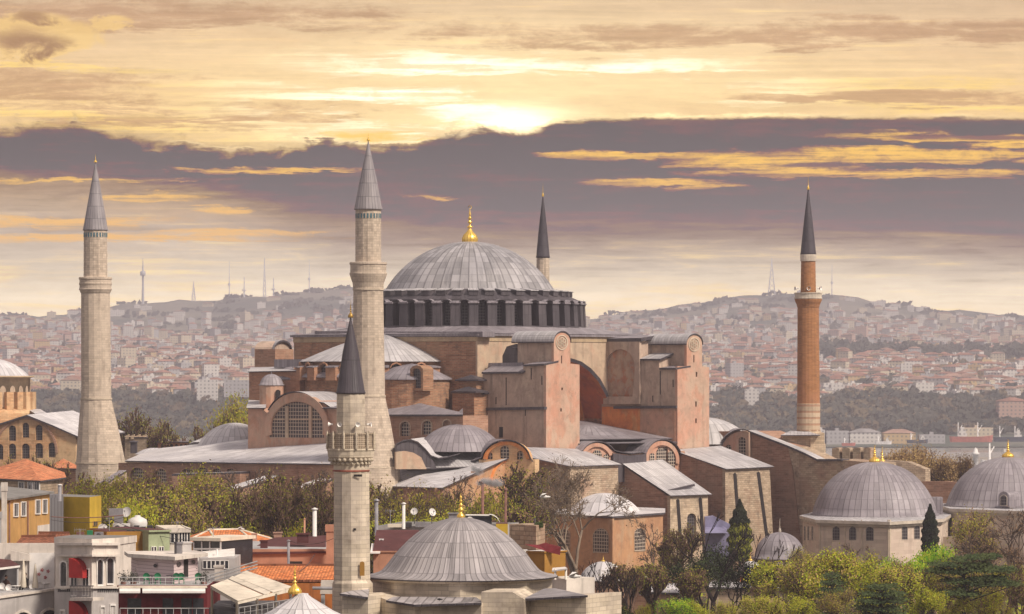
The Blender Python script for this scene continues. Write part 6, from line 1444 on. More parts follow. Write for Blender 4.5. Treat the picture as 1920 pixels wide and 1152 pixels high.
def chair_small(px, py, Y, label, mat='white_paint', grp=None, name='chair', s=1.0):
    a = pt(px, py, Y); t = thing(name, a, label, 'chair', grp); mb = MB(); mb.box((a.x - .21 * s, a.y - .21 * s, a.z + .42 * s), (a.x + .21 * s, a.y + .21 * s, a.z + .46 * s)); mb.build('seat', mat, t)
    mb = MB(); mb.lathe((0, 0, 0), [(.23 * s, -.02), (.24 * s, 0), (.23 * s, .02), (.01, .025)], 12); mb.v = [Vector((a.x + p.x, a.y - .22 * s + p.z, a.z + .68 * s + p.y)) for p in mb.v]; mb.build('backrest', mat, t)
    for sx in (-1, 1):
        for sy in (-1, 1): mb = MB(); mb.tube(a + Vector((sx * .19 * s, sy * .19 * s, 0)), a + Vector((sx * .17 * s, sy * .17 * s, .43 * s)), .015, n=5); mb.build('leg', mat, t)
    return t
for k, (x, y, Y) in enumerate(((16.5, 1119, 283.5), (61, 1116, 285.4), (76, 1114, 286), (91, 1112, 286.6), (4, 1116, 284.5))): chair_small(x, y, Y, ['round-backed white chair in front of the seated person at the left edge', 'round-backed white chair just right of the man in black', 'middle white chair by the terrace coping', 'white chair nearest the corner house on the terrace', 'white chair at the extreme left edge of the terrace'][k], grp='white chairs on the terrace')
def table(px, py, Y, label, mat='white_paint', r=.4, h=.74):
    a = pt(px, py, Y); t = thing('table', a, label, 'table'); mb = MB(); mb.lathe(a, [(r * .3, 0), (.04, .05), (.04, h - .04), (r, h - .03), (r, h), (.01, h + .005)], 12); mb.build('tabletop', mat, t); return t
table(29, 1117, 284.6, 'small white table between the two seated people'); table(84, 1112, 286.4, 'small white table under the red flowers')
def person(px, py, Y, label, shirt, yaw=0., s=1.0):
    """seated figure with forearms on a table"""
    a = pt(px, py, Y); verts = [(0, 0, .5), (0, 0, .75), (0, .0, 1.02), (0, 0, 1.12), (0, -.03, 1.22), (.2, 0, 1.02), (.27, -.12, .76), (.12, -.36, .78), (-.2, 0, 1.02), (-.27, -.12, .76), (-.1, -.36, .78), (.1, -.05, .48), (.13, -.45, .48), (.13, -.45, .06), (-.1, -.05, .48), (-.13, -.45, .48), (-.13, -.45, .06), (.13, -.58, .04), (-.13, -.58, .04)]
    edges = [(0, 1), (1, 2), (2, 3), (3, 4), (2, 5), (5, 6), (6, 7), (2, 8), (8, 9), (9, 10), (0, 11), (11, 12), (12, 13), (0, 14), (14, 15), (15, 16), (13, 17), (16, 18)]
    rad = [.17, .17, .16, .06, .055, .075, .055, .038, .075, .055, .038, .1, .075, .05, .1, .075, .05, .04, .04]
    me = bpy.data.meshes.new('person'); me.from_pydata([tuple(Matrix.Rotation(yaw, 3, 'Z') @ Vector(v) * s) for v in verts], edges, []); ob = bpy.data.objects.new('person', me); COL.objects.link(ob); ob.location = a
    mo_ = ob.modifiers.new('skin', 'SKIN'); 
    for i, r in enumerate(rad): me.skin_vertices[0].data[i].radius = (r * s, r * s); me.skin_vertices[0].data[i].use_root = i == 0
    ob.modifiers.new('sub', 'SUBSURF').levels = 1; me.materials.append(M[shirt]); tag(ob, label, 'person')
    rm = Matrix.Rotation(yaw, 3, 'Z'); hd = a + rm @ Vector((0, -.05, 1.32)) * s; mb = MB(); mb.ball(hd, .105 * s, 0, 12, 8, 1.2); mb.ball(hd + rm @ Vector((0, -.11, -.01)) * s, .022 * s, 0, 6, 4)
    for sx in (-1, 1): mb.ball(hd + rm @ Vector((sx * .1, .0, 0)) * s, .025 * s, 0, 6, 4); mb.ball(hd + rm @ Vector((sx * .038, -.095, .02)) * s, .012 * s, 1, 5, 3)
    h_ = mb.build('head', ['skin', 'hair_dark'], ob, None); mb = MB(); mb.ball(hd + rm @ Vector((0, .025, .035)) * s, .115 * s, 0, 10, 7, 1.1); mb.build('hair', 'hair_dark', ob)
    for sx, vi in ((1, 7), (-1, 10)):
        p = a + rm @ Vector(verts[vi]) * s; d = rm @ Vector((-sx * .3, -.95, 0)); mb = MB(); mb.ball(p + d * .04, .04 * s, 0, 8, 5, .6)
        for f in range(4): q = p + d * .06 + rm @ Vector(((f - 1.5) * .02, 0, .0)); l = (.07, .08, .075, .06)[f]; mb.tube(q, q + d * l * .6 + Vector((0, 0, .01)), .009, .008, 5); mb.tube(q + d * l * .6 + Vector((0, 0, .01)), q + d * l - Vector((0, 0, .01)), .008, .006, 5)
        q = p + d * .02; mb.tube(q, q + d * .05 + rm @ Vector((-sx * .05, 0, .01)), .011, .008, 5); mb.build('hand', 'skin', ob)
    return ob
person(48, 1113, 285.4, 'man in black jacket sitting at the white terrace table', 'cloth_black', R(-35), 1.05); person(11, 1116, 285.6, 'person in dark brown coat sitting under the dark red shelter', 'cloth_brown', R(40))
def planter_tank(): pass
# brown tiled twin roofs, yellow house, chimney
def tiled(label, ridge, eave_l, mat='tile_brown', name='tiled_roof', group=None, wallm='wall_salmon', z0=7.):
    """two-slope roof: eave points front (left,right), ridge (left,right) all (px,py,Y)"""
    A, B = [pt(*p) for p in eave_l]; C_, D = [pt(*p) for p in ridge]; t = thing(name, A, label, 'roof', group); mb = MB(); mb.slab([A, B, D, C_], .18, 0, 1)
    A2, B2 = C_ + (C_ - A), D + (D - B); A2.z, B2.z = A.z, B.z; mb.slab([C_, D, B2, A2], .18, 0, 1); mb.build('tiles', [mat, 'tile_brown'], t)
    mb = MB(); mb.tube(C_ + Vector((0, 0, .02)), D + Vector((0, 0, .02)), .13, n=8); mb.build('ridge', 'tile_brown', t)
    mb = MB(); k = Vector((0, 0, -.25)); c4 = [A + k, B + k, B2 + k, A2 + k]
    for i in range(4): j = (i + 1) % 4; mb.face([c4[i], c4[j], Vector((c4[j].x, c4[j].y, z0)), Vector((c4[i].x, c4[i].y, z0))])
    mb.face([A + k, A2 + k, C_ + k]); mb.face([B + k, D + k, B2 + k]); mb.build('wall', wallm, t); return t
tiled('lower brown tiled roof nearer the yellow house wall', [(40, 1007, 297), (104, 1006, 297)], [(30, 1019, 293), (110, 1019, 293)]); tiled('upper brown tiled roof behind the lower one', [(72, 1000, 303), (130, 1000.5, 303)], [(66, 1012, 299), (139, 1012, 299)])
t, w_, r_, pl = block('orange-yellow house with four white windows and pale sloping roof', [(12, 300), (93, 316)], 938, 'wall_yellow', back=9, over=.6, th=.15, roofm='roof_bitumen', slope=1.0)
for x, a, b_, ww in ((29, 945, 968, 8), (43, 942.5, 967, 8), (70, 938.5, 963, 8), (83, 937.5, 962, 8)): win(w_, pl[0], x, a, b_, ww, 'white_paint', 'glass_dark', 'rect', .14, .1)
mb = MB(); 
for x in (18, 52.5): mb.tube(pl[0].push(-.1).hit(x, 1100), pl[0].push(-.1).hit(x, 940), .06, n=6)
mb.build('drainpipe', 'rust_pipe', w_); wall(w_, 'patch', pl[0].push(-.06), [(71, 1040), (93, 1040), (93, 983), (71, 986)], .04, 'wall_cream')
chimney(8, 296, 905, 1018, 9, 'wall_cream', 'tall white square chimney at the left edge', 'box'); chimney(-4, 292, 960, 1050, 12, 'beam_grey', 'grey square flue at the extreme left edge', 'box')
t, w_, r_, pl = block('dark metal-clad block between the yellow houses', [(92, 330), (119, 332)], 934, 'siding_metal', back=6)
chimney(112, 322, 908, 940, 7, 'metal_grey', 'grey pipe chimney with silver cowl beside the lemon yellow house', 'pipe', capm='dish_white')
t, w_, r_, pl = block('lemon yellow house with flat roof', [(119, 333), (168, 331), (190, 336)], 933.5, 'wall_lemon', back=7, th=.1, roofm='roof_bitumen')
win(w_, pl[1], 178, 978, 986, 8, 'wall_yellow', 'glass_dark', 'rect', .06)
# orange hipped house further back
t, w_, r_ = simple_house('old stone house with orange hipped roof below the brick church', [(-40, 470), (75, 455), (118, 470), (118, 492), (-30, 492)], 898, 'stone_mixed', 'tile_far', .7, .2, z0=0, rise=2.1)
fp = pp(-40, 470, 75, 455)
for x, a, b_, ww in ((41, 905, 920, 9), (58, 904, 919, 8), (70, 903, 920, 8)): win(w_, fp, x, a, b_, ww, 'white_paint', 'glass_dark', 'rect', .25, .1)
t, w_, r_ = simple_house('low annexe with reddish roof at the foot of the far left minaret', [(96, 560), (142, 556), (142, 575), (96, 575)], 880, 'brick_brown', 'tile_far', .5, .2, z0=-2, rise=1.2)
# dishes and roof plant
def dish(px, py, Y, r, label, yaw, grp='satellite dishes on the rooftops', pole=24):
    c = pt(px, py, Y); rr = r / F * Y; t = thing('satellite_dish', c, label, 'satellite dish', grp); n = Vector((math.sin(yaw), -math.cos(yaw), .35)).normalized(); x = Vector((0, 0, 1)).cross(n).normalized(); y = n.cross(x); mb = MB()
    for i in range(3):
        for j in range(16):
            a0, a1 = 2 * math.pi * j / 16, 2 * math.pi * (j + 1) / 16; r0, r1 = rr * i / 3, rr * (i + 1) / 3
            f = lambda r_, a: c + x * r_ * math.cos(a) + y * r_ * math.sin(a) + n * (.25 * r_ * r_ / rr); mb.face([f(r0, a0), f(r1, a0), f(r1, a1), f(r0, a1)], 0, sm=True)
    mb.build('reflector', 'dish_white', t); mb = MB(); mb.tube(c - y * rr, c + n * rr * .9, .025, n=5); mb.ball(c + n * rr * .9, .07, 0, 6, 4); mb.build('feed_arm', 'metal_grey', t); mb = MB(); mb.tube(c, c - n * .15, .05, n=6); mb.tube(c - n * .15, Vector((c.x, c.y + .15, c.z - pole / F * Y)), .04, n=6); mb.build('pole', 'metal_grey', t); return t
dish(238, 961, 318, 10, 'larger white dish beside the domed water tank', R(-25)); dish(192.5, 992.5, 309, 10, 'white dish low against the lemon yellow house', R(25)); dish(777, 959.5, 330, 7, 'left white dish on the roof behind the mosque dome', R(-15)); dish(810, 961, 330, 7.5, 'right white dish on the roof behind the mosque dome', R(35)); dish(881, 975, 322, 6, 'small dish right of the mosque finial', R(10), pole=12)
def ac(px, py, Y, w_, h_, label, fan=True, mat='dish_white', cat='air conditioner', name='air_conditioner'):
    c = pt(px, py, Y); W_, H_ = w_ / F * Y, h_ / F * Y; t = thing(name, c, label, cat); mb = MB(); mb.box((c.x - W_ / 2, c.y, c.z), (c.x + W_ / 2, c.y + .5, c.z + H_)); mb.build('case', mat, t)
    if fan: mb = MB(); mb.lathe((0, 0, 0), [(min(W_, H_) * .36, 0), (min(W_, H_) * .3, .03), (.01, .02)], 12); mb.v = [Vector((c.x + p.x, c.y - .01 - p.z, c.z + H_ / 2 + p.y)) for p in mb.v]; mb.build('fan', 'metal_dark', t)
    return t
ac(220, 1000, 311, 17, 18, 'boxy air conditioner right of the low white dish'); ac(236, 999, 312, 14, 17, 'second air conditioner beside the boxy one'); ac(217, 968, 317, 26, 14, 'large grey vent box above the air conditioners', False, 'metal_grey'); ac(222, 982, 316, 16, 16, 'grey sheet metal plant box with slanted strut', False, 'metal_grey')
mb = MB(); c = pt(258, 985, 314); mb.lathe(c, [(.75, -.15), (.8, .15), (.75, .45), (.45, .62), (.25, .68), (.22, .8), (.02, .82)], 20); thing_mesh(mb, 'water_tank', 'dish_white', 'round white water tank with domed lid on the roof plant', 'tank', c)
c = pt(275, 996, 312); t = thing('roof_plant', c, 'row of dark roof ducts left of the white penthouse', 'duct')
mb = MB()
for i, x in enumerate((245, 256, 268, 281, 294, 304)): a = pt(x, 995, 312); mb.box((a.x - .22, a.y, a.z - .2), (a.x + .2, a.y + .5, a.z + .3 + .1 * (i % 2)))
a, b_ = pt(240, 999, 312.3), pt(313, 996, 312.3); mb.box((a.x, a.y, a.z - .25), (b_.x, a.y + 2, a.z + .1)); mb.build('duct', 'metal_dark', t)
mb = MB(); a = pt(202, 1024, 300); 
for x, y in ((202, 1018), (226, 1019)): a = pt(x, y, 302); 
c = pt(203, 1018, 302); mb.lathe(c, [(.2, 0), (.24, .15), (.24, .45), (.18, .55), (.05, .56)], 12); thing_mesh(mb, 'orange_drum', 'wall_orange', 'small orange plastic drum on the roof edge', 'drum', c)
# ochre and mint walls, white penthouse
block('ochre rendered house left of the mint green wall', [(200, 302), (278, 303)], 1001, 'wall_ochre', back=7, th=.15, roofm='roof_felt')
t, w_, r_, pl = block('mint green house with small white windows', [(278.5, 302), (318, 303)], 998, 'wall_mint', back=7, th=.15, roofm='roof_felt', over=.2)
for x in (288, 302): win(w_, pl[0], x, 1026, 1036, 8, 'white_paint', 'glass_dark', 'rect', .06)
t, w_, r_, pl = block('white glazed penthouse with sloping roof', [(308, 306), (356, 306.4)], 999, 'wall_cream', back=6, over=.2, th=.35, roofm='canvas')
for x, ww in ((327, 13), (341, 9), (351, 9)): win(w_, pl[0], x, 1001 if x < 335 else 999, 1018, ww, 'white_paint', 'glass_dark', 'rect', .05)
# pink siding kiosk on the roof terrace with railing and green chairs
t, w_, r_, pl = block('pale pink boarded kiosk on the roof terrace', [(258, 268), (326, 264), (371, 269)], 1045, 'siding_pink', back=3.2, over=.7, th=.25, roofm='wall_cream', z0=zpy(1098, 268), name='kiosk', cat='kiosk')
mb = MB(); p_ = pl[1].push(-.03); mb.face([p_.hit(*q) for q in ((345, 1084), (353, 1084), (353, 1046), (345, 1046))]); mb.build('door', 'shadow_void', w_)
for P_, x, y in ((pl[0], 291, 1061), (pl[1], 337, 1058), (pl[1], 363.5, 1054)): mb = MB(); q_ = P_.push(-.1); mb.face([q_.hit(*z) for z in arc(x, y, 3.6, 3.6, 0, 360, 10)[:-1]]); mb.build('lamp', 'metal_dark', w_)
chimney(335, 268, 1017, 1040, 13, 'metal_grey', 'grey square duct on the pink kiosk roof', 'box', capm='metal_grey'); chimney(329, 267.5, 1016, 1039, 4, 'metal_dark', 'thin black flue beside the grey duct', 'box'); chimney(351, 271, 1016, 1036, 15, 'dish_white', 'white ribbed tank box on the pink kiosk roof', 'box')
t, w_, r_, pl = block('dark red glazed restaurant storey under the railed terrace', [(222, 262), (388, 262)], 1101, 'wine_red', back=12, th=.12, roofm='beam_grey', over=.15)
for x in (252, 315, 350, 372): win(w_, pl[0], x, 1122, 1160, 26 if x < 300 else 20, None, 'glass_dark')
band(w_, pl[0], 222, 388, 1099, 1103, .3, 'canvas')
for x0, x1 in ((224, 263), (267, 385)): mb = MB(); p_ = pl[0]; mb.slab([p_.push(-1.0).hit(x0, 1109), p_.push(-1.0).hit(x1, 1109), p_.push(-.05).hit(x1, 1102), p_.push(-.05).hit(x0, 1102)], .05); mb.extrude([p_.push(-1.02).hit(x0, 1112.5), p_.push(-1.02).hit(x1, 1112.5), p_.push(-1.02).hit(x1, 1109), p_.push(-1.02).hit(x0, 1109)], p_.b * .02); mb.build('awning', 'white_paint', w_)
def railing(pl_, x0, x1, y0, y1, label, n=14, sl=0.):
    a = pl_.hit(x0, y1); t = thing('railing', a, label, 'railing'); mb = MB()
    mb.tube(pl_.hit(x0, y0), pl_.hit(x1, y0 + sl), .035, n=5); mb.tube(pl_.hit(x0, (y0 + y1) / 2), pl_.hit(x1, (y0 + y1) / 2 + sl), .02, n=4); mb.build('handrail', 'beam_grey', t)
    for i in range(n): x = x0 + (x1 - x0) * i / (n - 1); yy = sl * i / (n - 1); mb = MB(); mb.tube(pl_.hit(x, y1 + yy), pl_.hit(x, y0 + yy), .022, n=4); mb.build('post', 'beam_grey', t)
railing(flat(262.2), 224, 384, 1083, 1098, 'thin steel railing round the kiosk terrace'); railing(flat(255), 225, 440, 1141, 1165, 'lower steel railing along the bottom edge', 16)
for k, x in enumerate((275, 296, 331, 340, 372)): chair_small(x, 1099, 263.2 + .1 * k, ['leftmost green plastic chair behind the terrace railing', 'green plastic chair facing the leftmost one', 'green chair below the round lamp by the kiosk corner', 'green chair beside the kiosk door', 'green chair under the green bush by the awning'][k], 'green_plastic', 'green plastic chairs on the kiosk terrace', s=1.0)
for k, x in enumerate((285, 322)): table(x, 1099, 263.4, ['dark round table between the two left green chairs', 'dark round table below the kiosk corner'][k], 'metal_dark')
# cream canvas pergola
c = pt(460, 1150, 250); pg = thing('pergola', c, 'cream canvas pergola with retractable roof panels', 'pergola')
A_, B_, C_, D_ = pt(395, 1098, 247), pt(446, 1127, 241), pt(547, 1103, 247), pt(462, 1073, 256)
def lerp(a, b, t): return a + (b - a) * t
for (u0, u1, n) in ((0, .46, 'canvas'), (.5, .60, 'canvas'), (.66, 1, 'canvas')):
    mb = MB(); mb.slab([lerp(A_, D_, u0), lerp(B_, C_, u0), lerp(B_, C_, u1) + Vector((0, 0, .1 * (u0 > .4))), lerp(A_, D_, u1) + Vector((0, 0, .1 * (u0 > .4)))], .06); mb.build('canopy_panel', n, pg)
mb = MB(); k = Vector((0, 0, -.22)); mb.face([B_, C_, C_ + k, B_ + k]); mb.face([A_, B_, B_ + k, A_ + k]); mb.build('valance', 'canvas', pg)
for p in (lerp(A_, B_, .05), lerp(A_, B_, .97), lerp(B_, C_, .35), lerp(B_, C_, .7), lerp(B_, C_, .98)): mb = MB(); mb.tube(p - Vector((0, 0, .1)), p - Vector((0, 0, 3.2)), .09, n=6); mb.build('post', 'canvas', pg)
mb = MB()
for dz in (0, .22, .44): mb.tube(pt(388, 1100, 252) + Vector((0, 0, .25 + dz)), pt(482, 1068, 258) + Vector((0, 0, .1 + dz)), .05, n=5)
mb.build('rail', 'beam_grey', pg)
block('glazed restaurant level under the cream pergola', [(392, 247.5), (446, 242), (546, 247.5)], 1143, 'wall_dark', back=8, th=.1)
railing(pp(446, 241, 546, 246.6), 448, 545, 1140, 1160, 'glass and steel railing under the pergola', 10, -16)
# white glass extension and steel pergola
t, w_, r_, pl = block('white glazed stair head behind the pink kiosk', [(362, 290), (414, 289)], 1014, 'glass_dark', back=5, th=.25, over=.3, roofm='canvas')
for x in (363, 378, 393, 413): band(w_, pl[0], x - 1, x + 1, 1016, 1060, .08, 'white_paint', 'mullion')
band(w_, pl[0], 362, 414, 1028, 1031, .1, 'white_paint', 'transom')
c = pt(400, 1060, 280); sp = thing('steel_pergola', c, 'white slatted steel pergola beside the brown roofed house', 'pergola')
for i in range(7): mb = MB(); mb.tube(pt(372 + i * 3, 1036 + i * 1.6, 283 - i), pt(440, 1029.5 + i * 2.1, 284 - i), .055, n=4); mb.build('slat', 'white_paint', sp)
for x, y0, y1 in ((407, 1030, 1060), (437, 1040, 1090), (371, 1040, 1085)): mb = MB(); mb.tube(pt(x, y1, 279), pt(x, y0, 279), .06, n=5); mb.build('post', 'white_paint', sp)
t, w_, r_, pl = block('grey house with dark window strip under the steel pergola', [(372, 276), (440, 276)], 1050, 'wall_grey', back=6, th=.1)
for x in (388, 404, 421): win(w_, pl[0], x, 1052, 1066, 14, 'white_paint', 'glass_dark', 'rect', .05)
chimney(411, 268, 1060, 1090, 16, 'wall_cream', 'white rendered chimney block before the dark window strip', 'box')
# orange hipped roof in the middle distance
c = pt(430, 1030, 350); t = thing('house', c, 'house under a bright orange hipped roof with pale ridges', 'house'); e = [pt(352, 1014, 345), pt(418, 1030, 338), pt(490, 1026, 340), pt(512, 1012, 348), pt(505, 1006, 362), pt(358, 1004, 362)]; rd0, rd1 = pt(392, 994, 352), pt(448, 993, 352)
mb = MB(); mb.face([e[0], e[1], rd0]); mb.face([e[1], e[2], rd1, rd0]); mb.face([e[2], e[3], rd1]); mb.face([e[3], e[4], rd1]); mb.face([e[4], e[5], rd0, rd1]); mb.face([e[5], e[0], rd0]); r_ = mb.build('roof', 'tile_orange', t)
mb = MB()
for p in ((rd0, rd1), (rd0, e[0]), (rd0, e[1]), (rd1, e[2]), (rd1, e[3])): mb.tube(p[0], p[1], .12, n=5)
mb.build('ridge', 'canvas', r_); mb = MB(); mb.prism([tuple((p + (rd0 - p) * .06)[:2]) for p in e], 7, e[1].z - .1, 0); mb.build('wall', 'wall_yellow', t)
c = pt(475, 1016, 343); chimney(477, 343, 1000, 1018, 9, 'roof_brick', 'small brick chimney on the orange hipped roof', 'box'); chimney(521, 345, 998, 1012, 14, 'roof_brick', 'wide low brick chimney between the orange and brown roofs', 'box')
# brown roofed salmon house
t, w_, r_, pl = block('salmon house under a broad dark brown roof', [(440, 300), (626, 300)], 1037, 'wall_salmon', back=14, th=.3, over=.1, roofm='beam_grey')
c = pt(530, 1034, 300); mb = MB(); A_, B_, C_, D_ = pt(455, 1036, 299.8), pt(611, 1034, 299.8), pt(611, 1004, 313), pt(515, 1008, 313); mb.slab([A_, B_, C_, D_], .15); A2 = pt(470, 1024, 320); mb.face([A_, D_, A2]); mb.build('tiles', 'roof_felt', r_)
mb = MB(); p_ = pl[0].push(-.04); mb.face([p_.hit(*q) for q in ((541, 1060), (567, 1060), (567, 1053), (541, 1053))]); mb.build('opening', 'shadow_void', w_)
chimney(619, 299, 984, 1075, 14, 'wall_salmon', 'tall salmon rendered chimney pier beside the nearest minaret', 'box'); chimney(568, 304, 1000, 1018, 21, 'roof_felt', 'wide dark brown chimney on the brown roof ridge', 'box'); chimney(495, 301.5, 1013, 1030, 13, 'roof_felt', 'small dark brown chimney at the left of the brown roof', 'box')
chimney(590, 312, 952, 1006, 8, 'dish_white', 'tall silver ribbed flue pipe above the brown roof', 'pipe'); chimney(541, 298.5, 1012, 1060, 5, 'metal_grey', 'thin grey pipe rising before the brown roof', 'pipe'); chimney(571, 304.5, 972, 1002, 3.4, 'wall_salmon', 'thin pale pipe on the wide brown chimney', 'pipe')
tiled('long orange tiled roof left of the nearest minaret', [(436, 1061, 291), (640, 1061, 291)], [(436, 1087, 282), (640, 1087, 282)], 'tile_orange', wallm='wall_orange')
# stone window pier and grey pipe under it
c = pt(610, 1150, 279); t = thing('stone_pillar', c, 'pale stone post and lintel by the foot of the nearest minaret', 'pillar'); pq_ = flat(280.5); wall(t, 'post', pq_, [(602, 1320), (609, 1320), (609, 1112), (602, 1112)], .4, 'beam_grey'); wall(t, 'lintel', pq_.push(-.05), [(600, 1114), (640, 1114), (640, 1089), (602, 1089)], .5, 'wall_cream'); mb = MB(); mb.tube(pt(586, 1103, 279.8), pt(628, 1103.5, 279.8), .12, n=8); mb.build('pipe', 'metal_grey', t)
# striped lead tent roof with gold finial
c = pt(566, 1160, 240); t = thing('fountain_kiosk', c, 'grey ribbed tent-roofed kiosk with gilded finial at bottom', 'kiosk'); mb = MB()
mb.lathe((c.x, c.y, 0), [(x / F * 240, zpy(y, 240)) for x, y in ((92, 1182), (90, 1160), (60, 1146), (34, 1130), (18, 1120), (13, 1116), (12, 1113), (.5, 1112))], 32, seams=32, flute=16, fl=.1); kd = mb.build('roof', 'lead_white', t)
mb = MB(); mb.lathe((c.x, c.y, 0), [(2.6, 6), (2.6, zpy(1178, 240))], 8, sm=False); mb.build('wall', 'stone_near', t); kx = pt(553, 700, 240)
finial(kd, (c.x - .44, c.y, zpy(1114, 240)), 54 / F * 240, .44, flute=12)
mb = MB(); 
# ---- roofs behind the mosque ----
t, w_, r_, pl = block('low brown roofed house behind the left side of the mosque', [(700, 300), (780, 300)], 1036, 'wall_salmon', back=8, th=.12, over=.1, roofm='roof_felt', slope=1.3)
mb = MB(); mb.slab([pt(694, 1036, 299.4), pt(712, 1036, 299.4), pt(722, 1020, 304), pt(697, 1019, 304)], .1); mb.build('skylight', 'white_paint', r_)
t, w_, r_, pl = block('flat grey roof with plant behind the mosque dome', [(705, 326), (930, 324)], 991, 'wall_grey', back=10, th=.2, roofm='roof_bitumen')
for k, (x, w2, h2) in enumerate(((740, 26, 6), (765, 14, 9), (788, 18, 10), (802, 10, 8), (828, 20, 5))): ac(x, 989, 325, w2, h2, ['long low pale duct on the flat grey roof', 'dark condenser left of the dishes', 'silver condenser under the dishes', 'small grey condenser right of the silver one', 'low white box near the gilded finial'][k], False, ['canvas', 'metal_dark', 'metal_grey', 'metal_grey', 'dish_white'][k])
chimney(706, 312, 935, 1005, 7, 'metal_grey', 'dark grey flue pipe just right of the nearest minaret', 'pipe'); chimney(757, 318, 942, 992, 6, 'dish_white', 'silver flue pipe left of the two dishes', 'pipe')
chimney(905, 330, 900, 990, 5.5, 'rust_pipe', 'left rusty smoking stack behind the mosque', 'pipe'); chimney(948, 327, 914, 1000, 5, 'rust_pipe', 'right rusty smoking stack behind the mosque', 'pipe'); chimney(850, 322, 962, 975, 17, 'metal_grey', 'grey box vent behind the mosque finial', 'box')
c = pt(905, 985, 328); mb = MB(); p_ = pl[0].push(-.1); t2 = thing('glass_canopy', c, 'dark glazed canopy with white curved end on the flat roof', 'canopy'); a, b_ = pt(873, 966, 327), pt(922, 967, 327); mb.box((a.x, a.y, pt(0, 984, 327).z), (b_.x, a.y + 2, a.z)); mb.build('glazing', 'glass_dark', t2); mb = MB(); a = pt(917, 984, 326.7)
for k in range(7): q0, q1 = R(90 - 15 * k), R(75 - 15 * k); mb.face([a + Vector((.9 * math.cos(q), y, .85 * math.sin(q))) for q, y in ((q0, 0), (q1, 0), (q1, 2), (q0, 2))])
mb.tube(pt(873, 966, 326.8), pt(918, 966.5, 326.8), .06, n=5); mb.build('frame', 'white_paint', t2)
block('yellow hut half hidden right of the mosque dome', [(930, 308), (952, 308)], 985, 'wall_lemon', back=3, th=.1, roofm='roof_felt'); block('small yellow wall under the rubble chimney', [(965, 300), (984, 300)], 1008, 'wall_lemon', back=3, th=.1, roofm='roof_felt')
t, w_, r_, pl = block('rubble stone chimney stack with plants growing on top', [(982, 290), (1005, 288), (1022, 292)], 987, 'stone_mixed', back=1.4, th=.12, name='chimney_stack', cat='chimney')
mb = MB(); mb.tube(pt(1003, 986, 289.5), pt(1003, 971, 289.5), .06, n=6); mb.build('pipe', 'metal_dark', t)
c = pt(1025, 1030, 286); mb = MB(); P = [pt(984, 1021, 285), pt(1010, 1022, 285.5), pt(1022, 1018, 285.5), pt(1052, 1026, 285), pt(1050, 1041, 285), pt(1030, 1036, 285), pt(1012, 1030, 285)]; mb.extrude(P, Vector((0, .15, 0))); thing_mesh(mb, 'canvas_awning', 'wine_red', 'dark red cloth awning stretched beside the rubble chimney', 'awning', c)
t, w_, r_, pl = block('little white veranda with thin posts right of the mosque', [(1010, 283), (1062, 281)], 1086, 'wall_cream', back=3, th=.12); c = t
mb = MB(); mb.slab([pt(1035, 1070, 281), pt(1064, 1066, 280.4), pt(1060, 1063, 284), pt(1036, 1065, 284)], .1); mb.build('veranda_roof', 'white_paint', t)
for x in (1041, 1061): mb = MB(); mb.tube(pt(x, 1087, 281), pt(x, 1067, 281), .09, n=6); mb.build('post', 'wall_cream', t)
block('olive rendered wall with pale coping below the dark red awning', [(990, 286), (1021, 285)], 1036, 'wall_ochre', back=2.5, th=.12, roofm='white_paint', over=.15)
# smoke from the stacks
for nm_, a, lab in (('smoke', pt(905, 900, 330), 'thin grey smoke rising from the left rusty stack'), ('smoke', pt(948, 913, 327), 'pale smoke drifting left from the right rusty stack')):
    sm_ = bpy.data.materials.get('smoke_air')
    if sm_ is None:
        sm_ = bpy.data.materials.new('smoke_air'); sm_.use_nodes = True; sm_.node_tree.nodes.clear(); q = NG(sm_.node_tree); pv = q.n('VolumePrincipled'); pv.inputs['Color'].default_value = (.95, .93, .96, 1)
        x_, y_, z_ = q.sep(V(q, q.n('TexCoord').outputs['Generated'])); d = q.m('SQRT', (x_ - .5) * (x_ - .5) + (y_ - .5) * (y_ - .5) + (z_ - .5) * (z_ - .5))
        nn = q.noise(pos(q), 1.6, 4, .6, .4); q.put(pv.inputs['Density'], q.sm(nn, .42, .65) * q.sm(d, .5, .1) * 9); oo_ = q.n('OutputMaterial'); q.L.new(pv.outputs[0], oo_.inputs['Volume']); M['smoke_air'] = sm_
    mb = MB(); rr = random.Random(int(a.x * 10)); mb.ball((0, 0, 0), 1, 0, 14, 8); rt = lab.startswith('pale')
    mb.v = [a + (Vector((p.x * 1.6 - 1.3, p.y * .6, p.z * .55 + .35 - p.x * .12)) if rt else Vector((p.x * .8 - .4, p.y * .5, p.z * .8 + .9))) for p in mb.v]; ob = tag(mb.build(nm_, 'smoke_air', None, a), lab, 'smoke', None, 'stuff')

